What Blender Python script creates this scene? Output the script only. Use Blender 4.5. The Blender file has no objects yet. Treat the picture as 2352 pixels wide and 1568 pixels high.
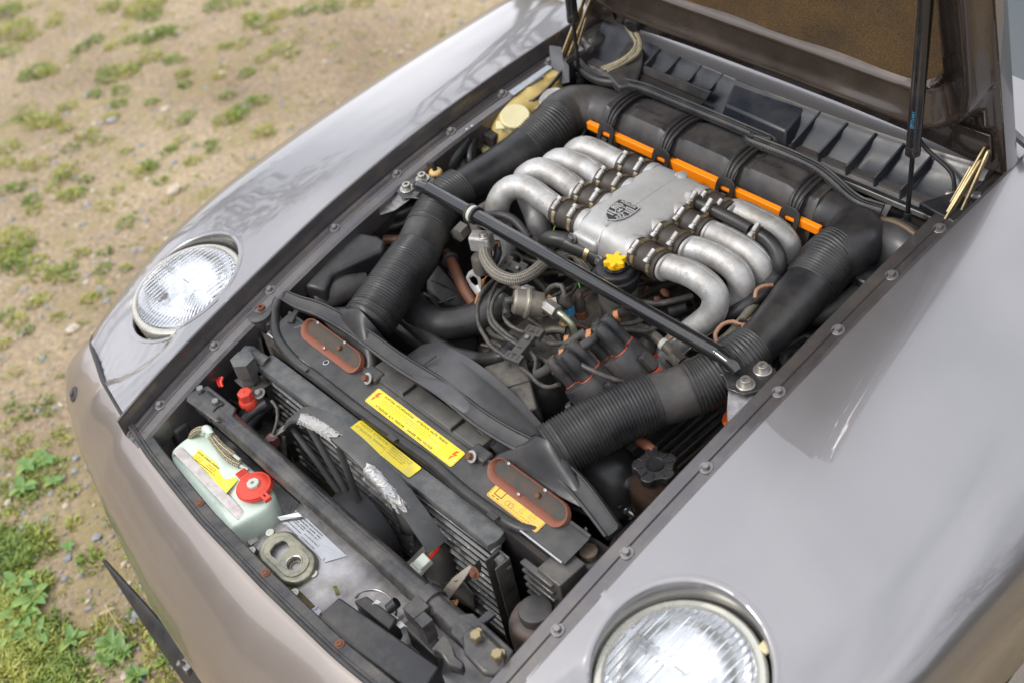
import bpy, bmesh, math, random
import numpy as np
from mathutils import Vector, Matrix
PI=math.pi
S=bpy.context.scene; COL=S.collection
random.seed(7)

# ---------------------------------------------------------------- camera
CX=(1.3834191592551632,-1.0624383476672137,2.221428243012199)
RM=((0.6609303435025083,0.733740040930284,-0.157469468066929),(-0.4250519850908848,0.5389465971870135,0.7272326830876326),(0.6184673726300802,-0.4137174370463059,0.6680838205464051))
cd=bpy.data.cameras.new('camera'); cam=bpy.data.objects.new('camera',cd); COL.objects.link(cam)
cam.matrix_world=Matrix.Translation(CX)@Matrix(RM).transposed().to_4x4()
cd.sensor_width=36; cd.lens=2940/2352*36; cd.clip_start=.05; cd.clip_end=3000
cd.dof.use_dof=True; cd.dof.focus_distance=2.18; cd.dof.aperture_fstop=2.8
S.camera=cam
# ---------------------------------------------------------------- sky and sun
SUN_EL,SUN_AZ=48,200     # azimuth: degrees clockwise from +Y
w=bpy.data.worlds.new('World'); S.world=w; w.use_nodes=True
nt=w.node_tree; nt.nodes.clear()
def N(tree,t,**k):
    n=tree.nodes.new(t)
    for a,b in k.items(): setattr(n,a,b)
    return n
wo=N(nt,'ShaderNodeOutputWorld'); bg=N(nt,'ShaderNodeBackground'); sk=N(nt,'ShaderNodeTexSky',sky_type='NISHITA')
sk.sun_disc=False; sk.sun_elevation=math.radians(SUN_EL); sk.sun_rotation=math.radians(SUN_AZ); sk.air_density=1.2; sk.dust_density=2.0
tc=N(nt,'ShaderNodeTexCoord'); mp=N(nt,'ShaderNodeMapping'); mp.inputs['Scale'].default_value=(1,1,2.2)
nz=N(nt,'ShaderNodeTexNoise'); nz.inputs['Scale'].default_value=1.7; nz.inputs['Detail'].default_value=6; nz.inputs['Roughness'].default_value=.55
rp=N(nt,'ShaderNodeValToRGB'); rp.color_ramp.elements[0].position=.30; rp.color_ramp.elements[1].position=.56
rp.color_ramp.elements[0].color=(.55,.55,.55,1); rp.color_ramp.elements[1].color=(1,1,1,1)
n2=N(nt,'ShaderNodeTexNoise'); n2.inputs['Scale'].default_value=3.1; n2.inputs['Detail'].default_value=5
r2=N(nt,'ShaderNodeValToRGB'); r2.color_ramp.elements[0].position=.3; r2.color_ramp.elements[1].position=.7
r2.color_ramp.elements[0].color=(10.5,11.2,12.8,1); r2.color_ramp.elements[1].color=(22,22,22.8,1)
mx=N(nt,'ShaderNodeMix',data_type='RGBA')
L=nt.links.new
L(tc.outputs['Generated'],mp.inputs['Vector']); L(mp.outputs[0],nz.inputs['Vector']); L(mp.outputs[0],n2.inputs['Vector'])
L(nz.outputs[0],rp.inputs[0]); L(n2.outputs[0],r2.inputs[0])
L(rp.outputs[0],mx.inputs['Factor']); L(sk.outputs[0],mx.inputs['A']); L(r2.outputs[0],mx.inputs['B'])
L(mx.outputs['Result'],bg.inputs['Color']); bg.inputs['Strength'].default_value=.1; L(bg.outputs[0],wo.inputs[0])
sd=bpy.data.lights.new('sun','SUN'); sd.energy=1.5; sd.angle=math.radians(10); sd.color=(1,.95,.88)
so=bpy.data.objects.new('sun',sd); COL.objects.link(so)
az=math.radians(SUN_AZ); el=math.radians(SUN_EL)
dv=Vector((math.sin(az)*math.cos(el),math.cos(az)*math.cos(el),math.sin(el)))
so.rotation_euler=dv.to_track_quat('Z','Y').to_euler()
S.view_settings.view_transform='Standard'; S.view_settings.look='None'; S.view_settings.gamma=1; S.view_settings.use_curve_mapping=False
S.view_settings.exposure=0.2
S.render.engine='CYCLES'

# ---------------------------------------------------------------- helpers
def at(u,v,z=None,x=None,y=None):
    """a point on the line of sight at a known real height / lateral / longitudinal position"""
    d=np.array(RM).T@np.array([(u-1176)/2940,-(v-784)/2940,-1.])
    c=np.array(CX)
    t=(z-c[2])/d[2] if z is not None else ((x-c[0])/d[0] if x is not None else (y-c[1])/d[1])
    return Vector((c+d*t).tolist())
def pts(*l): return [at(u,v,z=z) for u,v,z in l]

MATS={}
def mat(name,base,rough=.5,metal=0.,var=.12,scale=30,bump=0.,bscale=300,coat=0.,dirt=None,dirt_amt=.0,dirt_scale=14,spec=.5,trans=0.,ior=1.45,sss=0.,speck=None,speck_amt=.0,speck_scale=90,rvar=.1,flake=0.,alpha=1.,det=6):
    m=bpy.data.materials.new(name); m.use_nodes=True; t=m.node_tree; b=t.nodes['Principled BSDF']; l=t.links.new
    tc=N(t,'ShaderNodeTexCoord'); 
    nz=N(t,'ShaderNodeTexNoise'); nz.inputs['Scale'].default_value=scale; nz.inputs['Detail'].default_value=det; nz.inputs['Roughness'].default_value=.65
    l(tc.outputs['Object'],nz.inputs['Vector'])
    mr=N(t,'ShaderNodeMapRange'); mr.inputs['From Min'].default_value=.25; mr.inputs['From Max'].default_value=.75; mr.inputs['To Min'].default_value=1-var; mr.inputs['To Max'].default_value=1+var
    l(nz.outputs[0],mr.inputs[0])
    vm=N(t,'ShaderNodeVectorMath',operation='SCALE'); vm.inputs[0].default_value=base; l(mr.outputs[0],vm.inputs['Scale'])
    col=vm.outputs[0]
    def layer(col,c2,amt,sc,sharp,ro=None):
        n=N(t,'ShaderNodeTexNoise'); n.inputs['Scale'].default_value=sc; n.inputs['Detail'].default_value=7; n.inputs['Roughness'].default_value=.7
        l(tc.outputs['Object'],n.inputs['Vector'])
        r=N(t,'ShaderNodeMapRange'); c0=.5+(.5-amt)*.42; r.inputs['From Min'].default_value=c0-sharp; r.inputs['From Max'].default_value=c0+sharp; l(n.outputs[0],r.inputs[0])
        x=N(t,'ShaderNodeMix',data_type='RGBA'); l(r.outputs[0],x.inputs['Factor']); l(col,x.inputs['A']); x.inputs['B'].default_value=(*c2,1)
        return x.outputs['Result'],r.outputs[0]
    fac=None
    if dirt: col,fac=layer(col,dirt,dirt_amt,dirt_scale,.16)
    if speck: col,_=layer(col,speck,speck_amt,speck_scale,.015)
    l(col,b.inputs['Base Color'])
    rr=N(t,'ShaderNodeMapRange'); rr.inputs['From Min'].default_value=.3; rr.inputs['From Max'].default_value=.7; rr.inputs['To Min'].default_value=max(.02,rough-rvar); rr.inputs['To Max'].default_value=min(1,rough+rvar)
    l(nz.outputs[0],rr.inputs[0]); l(rr.outputs[0],b.inputs['Roughness'])
    b.inputs['Metallic'].default_value=metal; b.inputs['Specular IOR Level'].default_value=spec; b.inputs['IOR'].default_value=ior
    b.inputs['Coat Weight'].default_value=coat; b.inputs['Coat Roughness'].default_value=.04
    b.inputs['Transmission Weight'].default_value=trans
    if sss: b.inputs['Subsurface Weight'].default_value=sss; b.inputs['Subsurface Radius'].default_value=(.02,.02,.015); b.inputs['Subsurface Scale'].default_value=.5
    if alpha<1: b.inputs['Alpha'].default_value=alpha
    if bump or flake:
        n3=N(t,'ShaderNodeTexNoise'); n3.inputs['Scale'].default_value=bscale; n3.inputs['Detail'].default_value=3; l(tc.outputs['Object'],n3.inputs['Vector'])
        bp=N(t,'ShaderNodeBump'); bp.inputs['Strength'].default_value=bump or flake; bp.inputs['Distance'].default_value=.002; l(n3.outputs[0],bp.inputs['Height']); l(bp.outputs[0],b.inputs['Normal'])
    MATS[name]=m; return m
DUST=(.20,.165,.125)
PAINT=mat('metallic_taupe_paint',(.240,.231,.232),.31,.78,var=.05,scale=3,coat=1,rvar=.04,flake=.03,bscale=2600)
PAINT.node_tree.nodes['Principled BSDF'].inputs['Coat IOR'].default_value=1.62; PAINT.node_tree.nodes['Principled BSDF'].inputs['Coat Roughness'].default_value=.012
PAINT_IN=mat('bay_paint',(.15,.14,.14),.36,.55,var=.12,scale=14,coat=.35,dirt=(.12,.10,.085),dirt_amt=.3,dirt_scale=11)
RAILP=mat('rail_paint',(.105,.097,.10),.34,.7,var=.08,scale=9,coat=.5,dirt=(.16,.14,.12),dirt_amt=.25,dirt_scale=16)
HOODIN=mat('bonnet_inner_paint',(.075,.058,.048),.25,.7,var=.15,scale=9,coat=.8,speck=(.3,.27,.22),speck_amt=-.35,speck_scale=160)
BLK=mat('black_plastic',(.012,.012,.014),.38,0,var=.25,scale=18,bump=.06,bscale=500,dirt=(.048,.043,.038),dirt_amt=.36,dirt_scale=8,speck=(.3,.28,.25),speck_amt=-.42,speck_scale=240)
BLKG=mat('dusty_grey_plastic',(.024,.024,.026),.42,0,var=.2,scale=14,bump=.05,bscale=500,dirt=(.085,.075,.064),dirt_amt=.38,dirt_scale=9,speck=(.35,.33,.3),speck_amt=-.42,speck_scale=220)
RUB=mat('black_rubber',(.018,.018,.020),.45,0,var=.25,scale=25,bump=.1,bscale=400,dirt=(.06,.055,.05),dirt_amt=.38,dirt_scale=12)
HOSEM=mat('intake_hose_rubber',(.014,.014,.015),.38,0,var=.2,scale=20,bump=.08,bscale=420,dirt=(.05,.048,.044),dirt_amt=.36,dirt_scale=9,speck=(.3,.3,.3),speck_amt=-.43,speck_scale=200)
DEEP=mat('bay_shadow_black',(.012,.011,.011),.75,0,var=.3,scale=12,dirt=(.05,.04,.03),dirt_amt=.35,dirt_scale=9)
GRIME=mat('grimy_casting',(.17,.15,.125),.55,.3,var=.35,scale=40,bump=.5,bscale=90,dirt=(.03,.026,.022),dirt_amt=.5,dirt_scale=20)
ALU=mat('silver_cast_aluminium',(.47,.465,.455),.50,.50,var=.12,scale=30,bump=.28,bscale=420,dirt=(.27,.25,.22),dirt_amt=.40,dirt_scale=22,speck=(.10,.08,.06),speck_amt=-.18,speck_scale=120,rvar=.08)
ALUP=mat('silver_plenum_paint',(.54,.535,.52),.50,.45,var=.08,scale=24,bump=.3,bscale=650,dirt=(.33,.32,.30),dirt_amt=.4,dirt_scale=12)
ZINC=mat('zinc_steel',(.50,.49,.46),.38,.85,var=.2,scale=120,dirt=(.2,.16,.11),dirt_amt=.35,dirt_scale=60)
DULLZ=mat('dull_grey_fastener',(.30,.29,.29),.4,.75,var=.2,scale=120,dirt=(.12,.11,.10),dirt_amt=.4,dirt_scale=90)
BRASS=mat('yellow_passivated_steel',(.42,.33,.18),.38,.8,var=.22,scale=90,dirt=(.20,.16,.10),dirt_amt=.45,dirt_scale=50)
RUST=mat('rusty_steel',(.20,.075,.035),.75,.1,var=.3,scale=60,bump=.4,bscale=300,dirt=(.09,.045,.03),dirt_amt=.45,dirt_scale=40)
REDOX=mat('red_oxide_mouth',(.21,.062,.032),.65,0,var=.2,scale=60,bump=.3,bscale=300,dirt=(.17,.075,.045),dirt_amt=.4,dirt_scale=45,speck=(.03,.025,.02),speck_amt=-.12,speck_scale=60)
BOOT=mat('brown_connector_rubber',(.050,.040,.034),.5,0,var=.15,scale=50,bump=.1,bscale=300)
BLACKP=mat('gloss_black_paint',(.009,.009,.010),.2,0,var=.1,scale=20,coat=.6,speck=(.5,.48,.45),speck_amt=-.44,speck_scale=170,dirt=(.05,.045,.04),dirt_amt=.02,dirt_scale=16)
TUBEP=mat('satin_black_paint',(.024,.024,.026),.30,0,var=.15,scale=20,dirt=(.10,.09,.075),dirt_amt=.38,dirt_scale=14,coat=.15,bump=.1,bscale=260)
ORANGE=mat('orange_plastic',(1.0,.27,.005),.42,0,var=.05,scale=20)
YEL=mat('yellow_plastic',(.85,.50,.01),.45,0,var=.06,scale=40,speck=(.08,.06,.03),speck_amt=-.25,speck_scale=160)
YLAB=mat('yellow_label',(.84,.66,.02),.38,0,var=.04,scale=40,dirt=(.55,.47,.18),dirt_amt=.2,dirt_scale=20)
ALAB=mat('amber_label',(.74,.43,.06),.36,0,var=.05,scale=40,dirt=(.5,.33,.1),dirt_amt=.25,dirt_scale=30)
INK=mat('black_ink',(.03,.03,.025),.6,0,var=.1)
INKF=mat('faded_ink',(.32,.27,.06),.6,0,var=.1)
REDINK=mat('red_ink',(.75,.10,.01),.5,0,var=.1)
SILLAB=mat('silver_label',(.36,.37,.39),.38,.35,var=.08,scale=60)
WLAB=mat('white_label',(.45,.46,.48),.5,0,var=.08,scale=60)
BOTTLE=mat('pale_green_bottle',(.55,.63,.54),.42,0,var=.06,scale=10,sss=.35,dirt=(.42,.50,.44),dirt_amt=.35,dirt_scale=8)
AMBER=mat('yellowed_plastic_tank',(.46,.35,.12),.4,0,var=.12,scale=14,sss=.3,dirt=(.28,.19,.05),dirt_amt=.4,dirt_scale=12)
CREAM=mat('cream_plastic',(.58,.52,.30),.42,0,var=.06,scale=20,sss=.2)
RED=mat('red_plastic',(.62,.055,.03),.4,0,var=.08,scale=30,dirt=(.35,.05,.03),dirt_amt=.25,dirt_scale=40)
REDC=mat('red_clip_plastic',(.50,.07,.03),.4,0,var=.1,scale=80)
BLUE=mat('blue_connector',(.06,.27,.46),.4,0,var=.12,scale=80)
GREYC=mat('pale_grey_connector',(.45,.47,.40),.5,0,var=.08)
BROWNH=mat('brown_pipe',(.17,.065,.035),.42,0,var=.3,scale=30,dirt=(.07,.045,.03),dirt_amt=.4,dirt_scale=30)
PINKH=mat('tan_vacuum_hose',(.30,.16,.10),.5,0,var=.2,scale=60)
COPPER=mat('orange_brown_wire',(.38,.15,.05),.45,0,var=.2,scale=80)
HT=mat('grey_lead',(.032,.031,.030),.42,0,var=.2,scale=50,dirt=(.09,.08,.065),dirt_amt=.45,dirt_scale=60)
BRAID=None
TAN=None
GLASSM=mat('headlamp_glass',(1,1,1),.015,0,var=0,trans=1,ior=1.35,rvar=.01)
CHROME=mat('lamp_reflector',(.60,.61,.62),.12,1,var=.02,scale=40,rvar=.05)
RIMM=mat('lamp_rim',(.50,.49,.42),.28,.55,var=.1,scale=30,coat=.3)
WIND=mat('windscreen_glass',(.035,.055,.06),.05,0,var=.05,coat=1)
FINM=mat('condenser_black',(.035,.035,.036),.5,.2,var=.2,scale=80,speck=(.5,.5,.47),speck_amt=-.05,speck_scale=110)
FLATW=mat('flaked_aluminium_tube',(.17,.165,.16),.6,.2,var=.3,scale=120,speck=(.5,.5,.48),speck_amt=.22,speck_scale=60)
HEADM=mat('oxidised_header',(.075,.078,.08),.5,.3,var=.2,scale=40,bump=.4,bscale=260,dirt=(.17,.165,.15),dirt_amt=.35,dirt_scale=22,speck=(.5,.5,.47),speck_amt=-.22,speck_scale=70)
FOAM=mat('flaky_white_foam',(.34,.34,.33),.9,0,var=.3,scale=80,bump=1,bscale=90,dirt=(.35,.34,.32),dirt_amt=.4,dirt_scale=60)
TYRE=mat('tyre_rubber',(.02,.02,.02),.8,0)
GASK=mat('brown_foam_strip',(.075,.05,.035),.9,0,var=.4,scale=90,bump=1,bscale=200)
GOLDL=mat('latch_yellow_zinc',(.38,.35,.25),.33,.75,var=.4,scale=26,dirt=(.16,.16,.13),dirt_amt=.5,dirt_scale=18)

def woven(name,c1,c2,scale,rot=0.,sharp=.2,bumpd=.0006):
    m=bpy.data.materials.new(name); m.use_nodes=True; t=m.node_tree; b=t.nodes['Principled BSDF']; l=t.links.new
    uv=N(t,'ShaderNodeUVMap'); mp=N(t,'ShaderNodeMapping'); mp.inputs['Scale'].default_value=(scale[0],scale[1],1); mp.inputs['Rotation'].default_value=(0,0,rot); l(uv.outputs[0],mp.inputs[0])
    ck=N(t,'ShaderNodeTexVoronoi'); ck.inputs['Scale'].default_value=1; ck.inputs['Randomness'].default_value=.15; l(mp.outputs[0],ck.inputs['Vector'])
    r=N(t,'ShaderNodeMapRange'); r.inputs['From Min'].default_value=.35-sharp; r.inputs['From Max'].default_value=.35+sharp; l(ck.outputs['Distance'],r.inputs[0])
    x=N(t,'ShaderNodeMix',data_type='RGBA'); l(r.outputs[0],x.inputs['Factor']); x.inputs['A'].default_value=(*c1,1); x.inputs['B'].default_value=(*c2,1)
    l(x.outputs['Result'],b.inputs['Base Color']); b.inputs['Roughness'].default_value=.75
    bp=N(t,'ShaderNodeBump',invert=True); bp.inputs['Distance'].default_value=bumpd; l(ck.outputs['Distance'],bp.inputs['Height']); l(bp.outputs[0],b.inputs['Normal'])
    MATS[name]=m; return m
BRAID=woven('straw_braid',(.50,.43,.27),(.05,.045,.035),(8,260),.0,.14)
BRAIDB=woven('grey_steel_braid',(.30,.27,.22),(.07,.06,.05),(12,330),.0,.2)
# tan under-bonnet felt
m=bpy.data.materials.new('tan_felt'); m.use_nodes=True; t=m.node_tree; b=t.nodes['Principled BSDF']; l=t.links.new
tcn=N(t,'ShaderNodeTexCoord'); a=N(t,'ShaderNodeTexNoise'); a.inputs['Scale'].default_value=760; a.inputs['Detail'].default_value=2; a2=N(t,'ShaderNodeTexNoise'); a2.inputs['Scale'].default_value=7; a2.inputs['Detail'].default_value=6
l(tcn.outputs['Object'],a.inputs[0]); l(tcn.outputs['Object'],a2.inputs[0])
cr=N(t,'ShaderNodeValToRGB'); cr.color_ramp.elements[0].position=.38; cr.color_ramp.elements[0].color=(.028,.020,.010,1); cr.color_ramp.elements[1].position=.68; cr.color_ramp.elements[1].color=(.19,.125,.05,1)
l(a.outputs[0],cr.inputs[0]); x=N(t,'ShaderNodeMix',data_type='RGBA',blend_type='MULTIPLY'); x.inputs['Factor'].default_value=1
c3=N(t,'ShaderNodeValToRGB'); c3.color_ramp.elements[0].position=.35; c3.color_ramp.elements[0].color=(.62,.6,.6,1); c3.color_ramp.elements[1].position=.65; c3.color_ramp.elements[1].color=(1.25,1.05,.8,1)
l(a2.outputs[0],c3.inputs[0]); l(cr.outputs[0],x.inputs['A']); l(c3.outputs[0],x.inputs['B']); l(x.outputs['Result'],b.inputs['Base Color']); b.inputs['Roughness'].default_value=.9
bp=N(t,'ShaderNodeBump'); bp.inputs['Distance'].default_value=.002; bp.inputs['Strength'].default_value=.8; l(a.outputs[0],bp.inputs['Height']); l(bp.outputs[0],b.inputs['Normal']); TAN=m

def mesh(name,V,F,sharp=40,smooth=True,uv=None):
    me=bpy.data.meshes.new(name); me.from_pydata([tuple(v) for v in V],[],F); me.update()
    if uv is not None:
        ul=me.uv_layers.new(name='UVMap'); 
        li=np.zeros(len(me.loops),dtype=np.int32); me.loops.foreach_get('vertex_index',li)
        ul.data.foreach_set('uv',np.asarray(uv,dtype=np.float32)[li].ravel())
    if smooth:
        me.shade_smooth()
        if sharp: me.set_sharp_from_angle(angle=math.radians(sharp))
    return me
def obj(name,me,m,parent=None,label=None,loc=None,mw=None,bevel=0,kind=None):
    if isinstance(me,tuple): me=mesh(name,*me)
    o=bpy.data.objects.new(name,me); COL.objects.link(o)
    if m is not None and not me.materials: me.materials.append(m)
    if parent: o.parent=parent
    if mw is not None: o.matrix_local=mw
    if loc is not None: o.location=loc
    if bevel:
        b=o.modifiers.new('bevel','BEVEL'); b.width=bevel; b.segments=2; b.limit_method='ANGLE'; b.angle_limit=math.radians(35); b.harden_normals=False
    if label: o['label']=label
    if kind: o['kind']=kind
    return o
def join(*parts):
    V=[];F=[]
    for v,f in parts:
        k=len(V); V+= [tuple(q) for q in v]; F+=[tuple(i+k for i in q) for q in f]
    return V,F
def spline(P,step=.008):
    P=[Vector(p) for p in P]
    if len(P)==2:
        n=max(2,int((P[1]-P[0]).length/step)+1); return [P[0].lerp(P[1],i/(n-1)) for i in range(n)],[i/(n-1) for i in range(n)]
    out=[];tt=[]
    Q=[P[0]*2-P[1]]+P+[P[-1]*2-P[-2]]
    for i in range(1,len(Q)-2):
        a,b,c,d=Q[i-1:i+3]; n=max(2,int((c-b).length/step))
        for k in range(n):
            t=k/n; out.append(.5*((2*b)+(c-a)*t+(2*a-5*b+4*c-d)*t*t+(3*b-a-3*c+d)*t**3)); tt.append(i-1+t)
    out.append(P[-1]); tt.append(len(P)-1); return out,[t/(len(P)-1) for t in tt]
def tube(P,r,n=14,step=.008,ridge=None,flat=1.,up=None,caps=True,uvout=False,rfun=None,tube_end=None):
    """sweep; r number or list per control point; flat scales the radius along the frame's second axis"""
    C,T=spline(P,step)
    rl=r if isinstance(r,(list,tuple)) else [r]*len(P)
    V=[];F=[];U=[]
    arc=0; prevn=None
    for i,c in enumerate(C):
        d=(C[min(i+1,len(C)-1)]-C[max(i-1,0)]).normalized()
        if up is not None: nn=(Vector(up)-d*d.dot(Vector(up))).normalized()
        elif prevn is None:
            nn=d.orthogonal().normalized()
        else: nn=(prevn-d*d.dot(prevn)).normalized()
        prevn=nn; bb=d.cross(nn)
        if i: arc+=(c-C[i-1]).length
        s=T[i]*(len(rl)-1); k=min(int(s),len(rl)-2) if len(rl)>1 else 0
        rr=rl[k]+(rl[min(k+1,len(rl)-1)]-rl[k])*(s-k)
        if ridge: rr+=ridge[1]*math.sin(arc*2*PI/ridge[0])
        if rfun: rr=rfun(rr,arc,T[i])
        for j in range(n):
            a=2*PI*j/n; V.append(c+bb*math.cos(a)*rr+nn*math.sin(a)*rr*flat); U.append((j/n,arc))
    m=len(C)
    for i in range(m-1):
        for j in range(n):
            F.append((i*n+j,i*n+(j+1)%n,(i+1)*n+(j+1)%n,(i+1)*n+j))
    if caps: F.append(tuple(range(n-1,-1,-1))); F.append(tuple((m-1)*n+j for j in range(n)))
    if uvout: return V,F,40,True,U
    return V,F
def frame(p,nrm,roll=0,xdir=None):
    z=Vector(nrm).normalized()
    x=(Vector(xdir)-z*z.dot(Vector(xdir))).normalized() if xdir is not None else z.orthogonal().normalized()
    y=z.cross(x); M=Matrix((x,y,z)).transposed().to_4x4(); M=Matrix.Translation(p)@M@Matrix.Rotation(roll,4,'Z'); return M
def lathe(prof,n=32,M=None,cap=True):
    V=[];F=[]
    for r,z in prof:
        for j in range(n):
            a=2*PI*j/n; V.append(Vector((r*math.cos(a),r*math.sin(a),z)))
    for i in range(len(prof)-1):
        for j in range(n): F.append((i*n+j,i*n+(j+1)%n,(i+1)*n+(j+1)%n,(i+1)*n+j))
    if cap and prof[0][0]>1e-5: F.append(tuple(range(n-1,-1,-1)))
    if cap and prof[-1][0]>1e-5: F.append(tuple((len(prof)-1)*n+j for j in range(n)))
    if M is not None: V=[M@v for v in V]
    return V,F
def box(c,s,M=None):
    V=[Vector((c[0]+s[0]*(i-.5),c[1]+s[1]*(j-.5),c[2]+s[2]*(k-.5))) for i in (0,1) for j in (0,1) for k in (0,1)]
    if M is not None: V=[M@v for v in V]
    return V,[(0,1,3,2),(4,6,7,5),(0,4,5,1),(2,3,7,6),(0,2,6,4),(1,5,7,3)]
def prism(poly,vec,M=None):
    """closed 3D outline pushed along vec"""
    P=[Vector(p) for p in poly]; v=Vector(vec); n=len(P); V=P+[p+v for p in P]
    nr=Vector((0,0,0))
    for i in range(n): nr+=P[i].cross(P[(i+1)%n])
    F=[tuple(range(n)),tuple(range(2*n-1,n-1,-1))]+[(i,n+i,n+(i+1)%n,(i+1)%n) for i in range(n)]
    if nr.dot(v)>0: F=[f[::-1] for f in F]
    if M is not None: V=[M@q for q in V]
    return V,F
def flatpoly(P2,th,M): return prism([(x,y,0) for x,y in P2],(0,0,th),M)
def rrect(w,h,r,k=5):
    out=[]
    for cx,cy,a0 in ((w/2-r,h/2-r,0),(-w/2+r,h/2-r,90),(-w/2+r,-h/2+r,180),(w/2-r,-h/2+r,270)):
        for i in range(k+1):
            a=math.radians(a0+90*i/k); out.append((cx+r*math.cos(a),cy+r*math.sin(a)))
    return out
def ringpoly(outer,inner,th,M):
    """plate with one hole; outlines with the same number of points"""
    n=len(outer); V=[M@Vector((x,y,z)) for z in (0,th) for x,y in outer]+[M@Vector((x,y,z)) for z in (0,th) for x,y in inner]; F=[]
    for i in range(n):
        j=(i+1)%n
        F+=[(n+i,n+j,3*n+j,3*n+i),(i,2*n+i,2*n+j,j),(i,j,n+j,n+i),(2*n+i,3*n+i,3*n+j,2*n+j)]
    return V,F
def grid(rows,close=False):
    """rows: list of lists of points"""
    V=[p for r in rows for p in r]; m=len(rows[0]); F=[]
    for i in range(len(rows)-1):
        for j in range(m if close else m-1):
            F.append((i*m+j,i*m+(j+1)%m,(i+1)*m+(j+1)%m,(i+1)*m+j))
    return V,F
def ribbon(P,w,th,up=(0,0,1),step=.01,prof=None):
    """flat strip along a path, w across, th thick along up"""
    C,T=spline(P,step); rows=[]
    wl=w if isinstance(w,(list,tuple)) else None
    for i,c in enumerate(C):
        d=(C[min(i+1,len(C)-1)]-C[max(i-1,0)]).normalized(); u=Vector(up); s=d.cross(u).normalized(); u=s.cross(d).normalized()
        ww=w if wl is None else float(np.interp(T[i],np.linspace(0,1,len(wl)),wl))
        pr=prof or [(-.5,0),(-.5,1),(-.4,1.15),(.4,1.15),(.5,1),(.5,0)]
        rows.append([c+s*a*ww+u*b*th for a,b in pr])
    V,F=grid(rows,True); m=len(rows[0]); F.append(tuple(range(m))[::-1]); F.append(tuple((len(rows)-1)*m+j for j in range(m)))
    return V,F
FONT=None
def text(s,size,M,m,parent,depth=.0002,name='lettering',align='LEFT',sx=1.,bold=0.):
    cu=bpy.data.curves.new('t','FONT'); cu.body=s; cu.size=size; cu.align_x=align; cu.extrude=depth; cu.offset=bold; cu.resolution_u=2
    to=bpy.data.objects.new('t',cu); COL.objects.link(to); dg=bpy.context.evaluated_depsgraph_get(); me=bpy.data.meshes.new_from_object(to.evaluated_get(dg)); bpy.data.objects.remove(to)
    me.transform(M@Matrix.Diagonal((sx,1,1,1))); me.name=name; me.materials.clear()
    return obj(name,me,m,parent)
_hex=None
def bolt(p,nrm,parent,r=.006,m=None,name='bolt',washer=True,roll=None,sock=False):
    key=('b',washer,sock,id(m)); 
    if key not in bolt.cache:
        parts=[]
        if washer: parts+=[lathe([(1.75,0),(1.75,.22),(1.65,.3),(1.0,.3)],20)]
        if sock: parts+=[lathe([(1,.28),(1,1.35),(.92,1.45),(.5,1.45),(.5,.7),(.001,.7)],16)]
        else: parts+=[lathe([(1.0,.28),(1.0,1.1),(.86,1.3),(.001,1.3)],6)]
        me=mesh(name,*join(*parts),30); me.materials.append(m or DULLZ); bolt.cache[key]=me
    return obj(name,bolt.cache[key],m,parent,mw=frame(p,nrm,random.random() if roll is None else roll)@Matrix.Diagonal((r,r,r,1)))
bolt.cache={}
def smooth01(a,b,x): t=np.clip((x-a)/(b-a),0,1); return t*t*(3-2*t)

# ================================================================ ground
exec_ground=True
m=bpy.data.materials.new('dirt'); m.use_nodes=True; t=m.node_tree; b=t.nodes['Principled BSDF']; l=t.links.new
tcn=N(t,'ShaderNodeTexCoord')
def nzz(sc,de=6,ro=.6):
    q=N(t,'ShaderNodeTexNoise'); q.inputs['Scale'].default_value=sc; q.inputs['Detail'].default_value=de; q.inputs['Roughness'].default_value=ro; l(tcn.outputs['Object'],q.inputs[0]); return q
a=nzz(1.1,8); r_=N(t,'ShaderNodeValToRGB'); e=r_.color_ramp.elements; e[0].position=.3; e[0].color=(.225,.163,.10,1); e[1].position=.7; e[1].color=(.45,.35,.225,1); l(a.outputs[0],r_.inputs[0])
a2=nzz(60,5,.75); r3=N(t,'ShaderNodeMapRange'); r3.inputs['From Min'].default_value=.3; r3.inputs['From Max'].default_value=.7; r3.inputs['To Min'].default_value=.5; r3.inputs['To Max'].default_value=1.42; l(a2.outputs[0],r3.inputs[0])
vm=N(t,'ShaderNodeVectorMath',operation='SCALE'); l(r_.outputs[0],vm.inputs[0]); l(r3.outputs[0],vm.inputs['Scale'])
# thin mossy / yellowed film between the tufts
a4=nzz(3.2,9,.72); r5=N(t,'ShaderNodeMapRange'); r5.inputs['From Min'].default_value=.50; r5.inputs['From Max'].default_value=.70; l(a4.outputs[0],r5.inputs[0]); mm=N(t,'ShaderNodeMix',data_type='RGBA'); l(r5.outputs[0],mm.inputs['Factor']); l(vm.outputs[0],mm.inputs['A']); mm.inputs['B'].default_value=(.29,.235,.10,1)
vo=N(t,'ShaderNodeTexVoronoi'); vo.inputs['Scale'].default_value=75; l(tcn.outputs['Object'],vo.inputs['Vector'])
vr=N(t,'ShaderNodeMapRange'); vr.inputs['From Min'].default_value=.22; vr.inputs['From Max'].default_value=.30; vr.inputs['To Min'].default_value=1; vr.inputs['To Max'].default_value=0; l(vo.outputs['Distance'],vr.inputs[0])
hs=N(t,'ShaderNodeSeparateColor'); l(vo.outputs['Color'],hs.inputs[0]); gt=N(t,'ShaderNodeMath',operation='GREATER_THAN'); gt.inputs[1].default_value=.74; l(hs.outputs[0],gt.inputs[0]); mu=N(t,'ShaderNodeMath',operation='MULTIPLY'); l(gt.outputs[0],mu.inputs[0]); l(vr.outputs[0],mu.inputs[1])
cc=N(t,'ShaderNodeValToRGB'); e=cc.color_ramp.elements; e[0].color=(.20,.18,.16,1); e[1].color=(.55,.48,.38,1); l(hs.outputs[1],cc.inputs[0])
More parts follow.
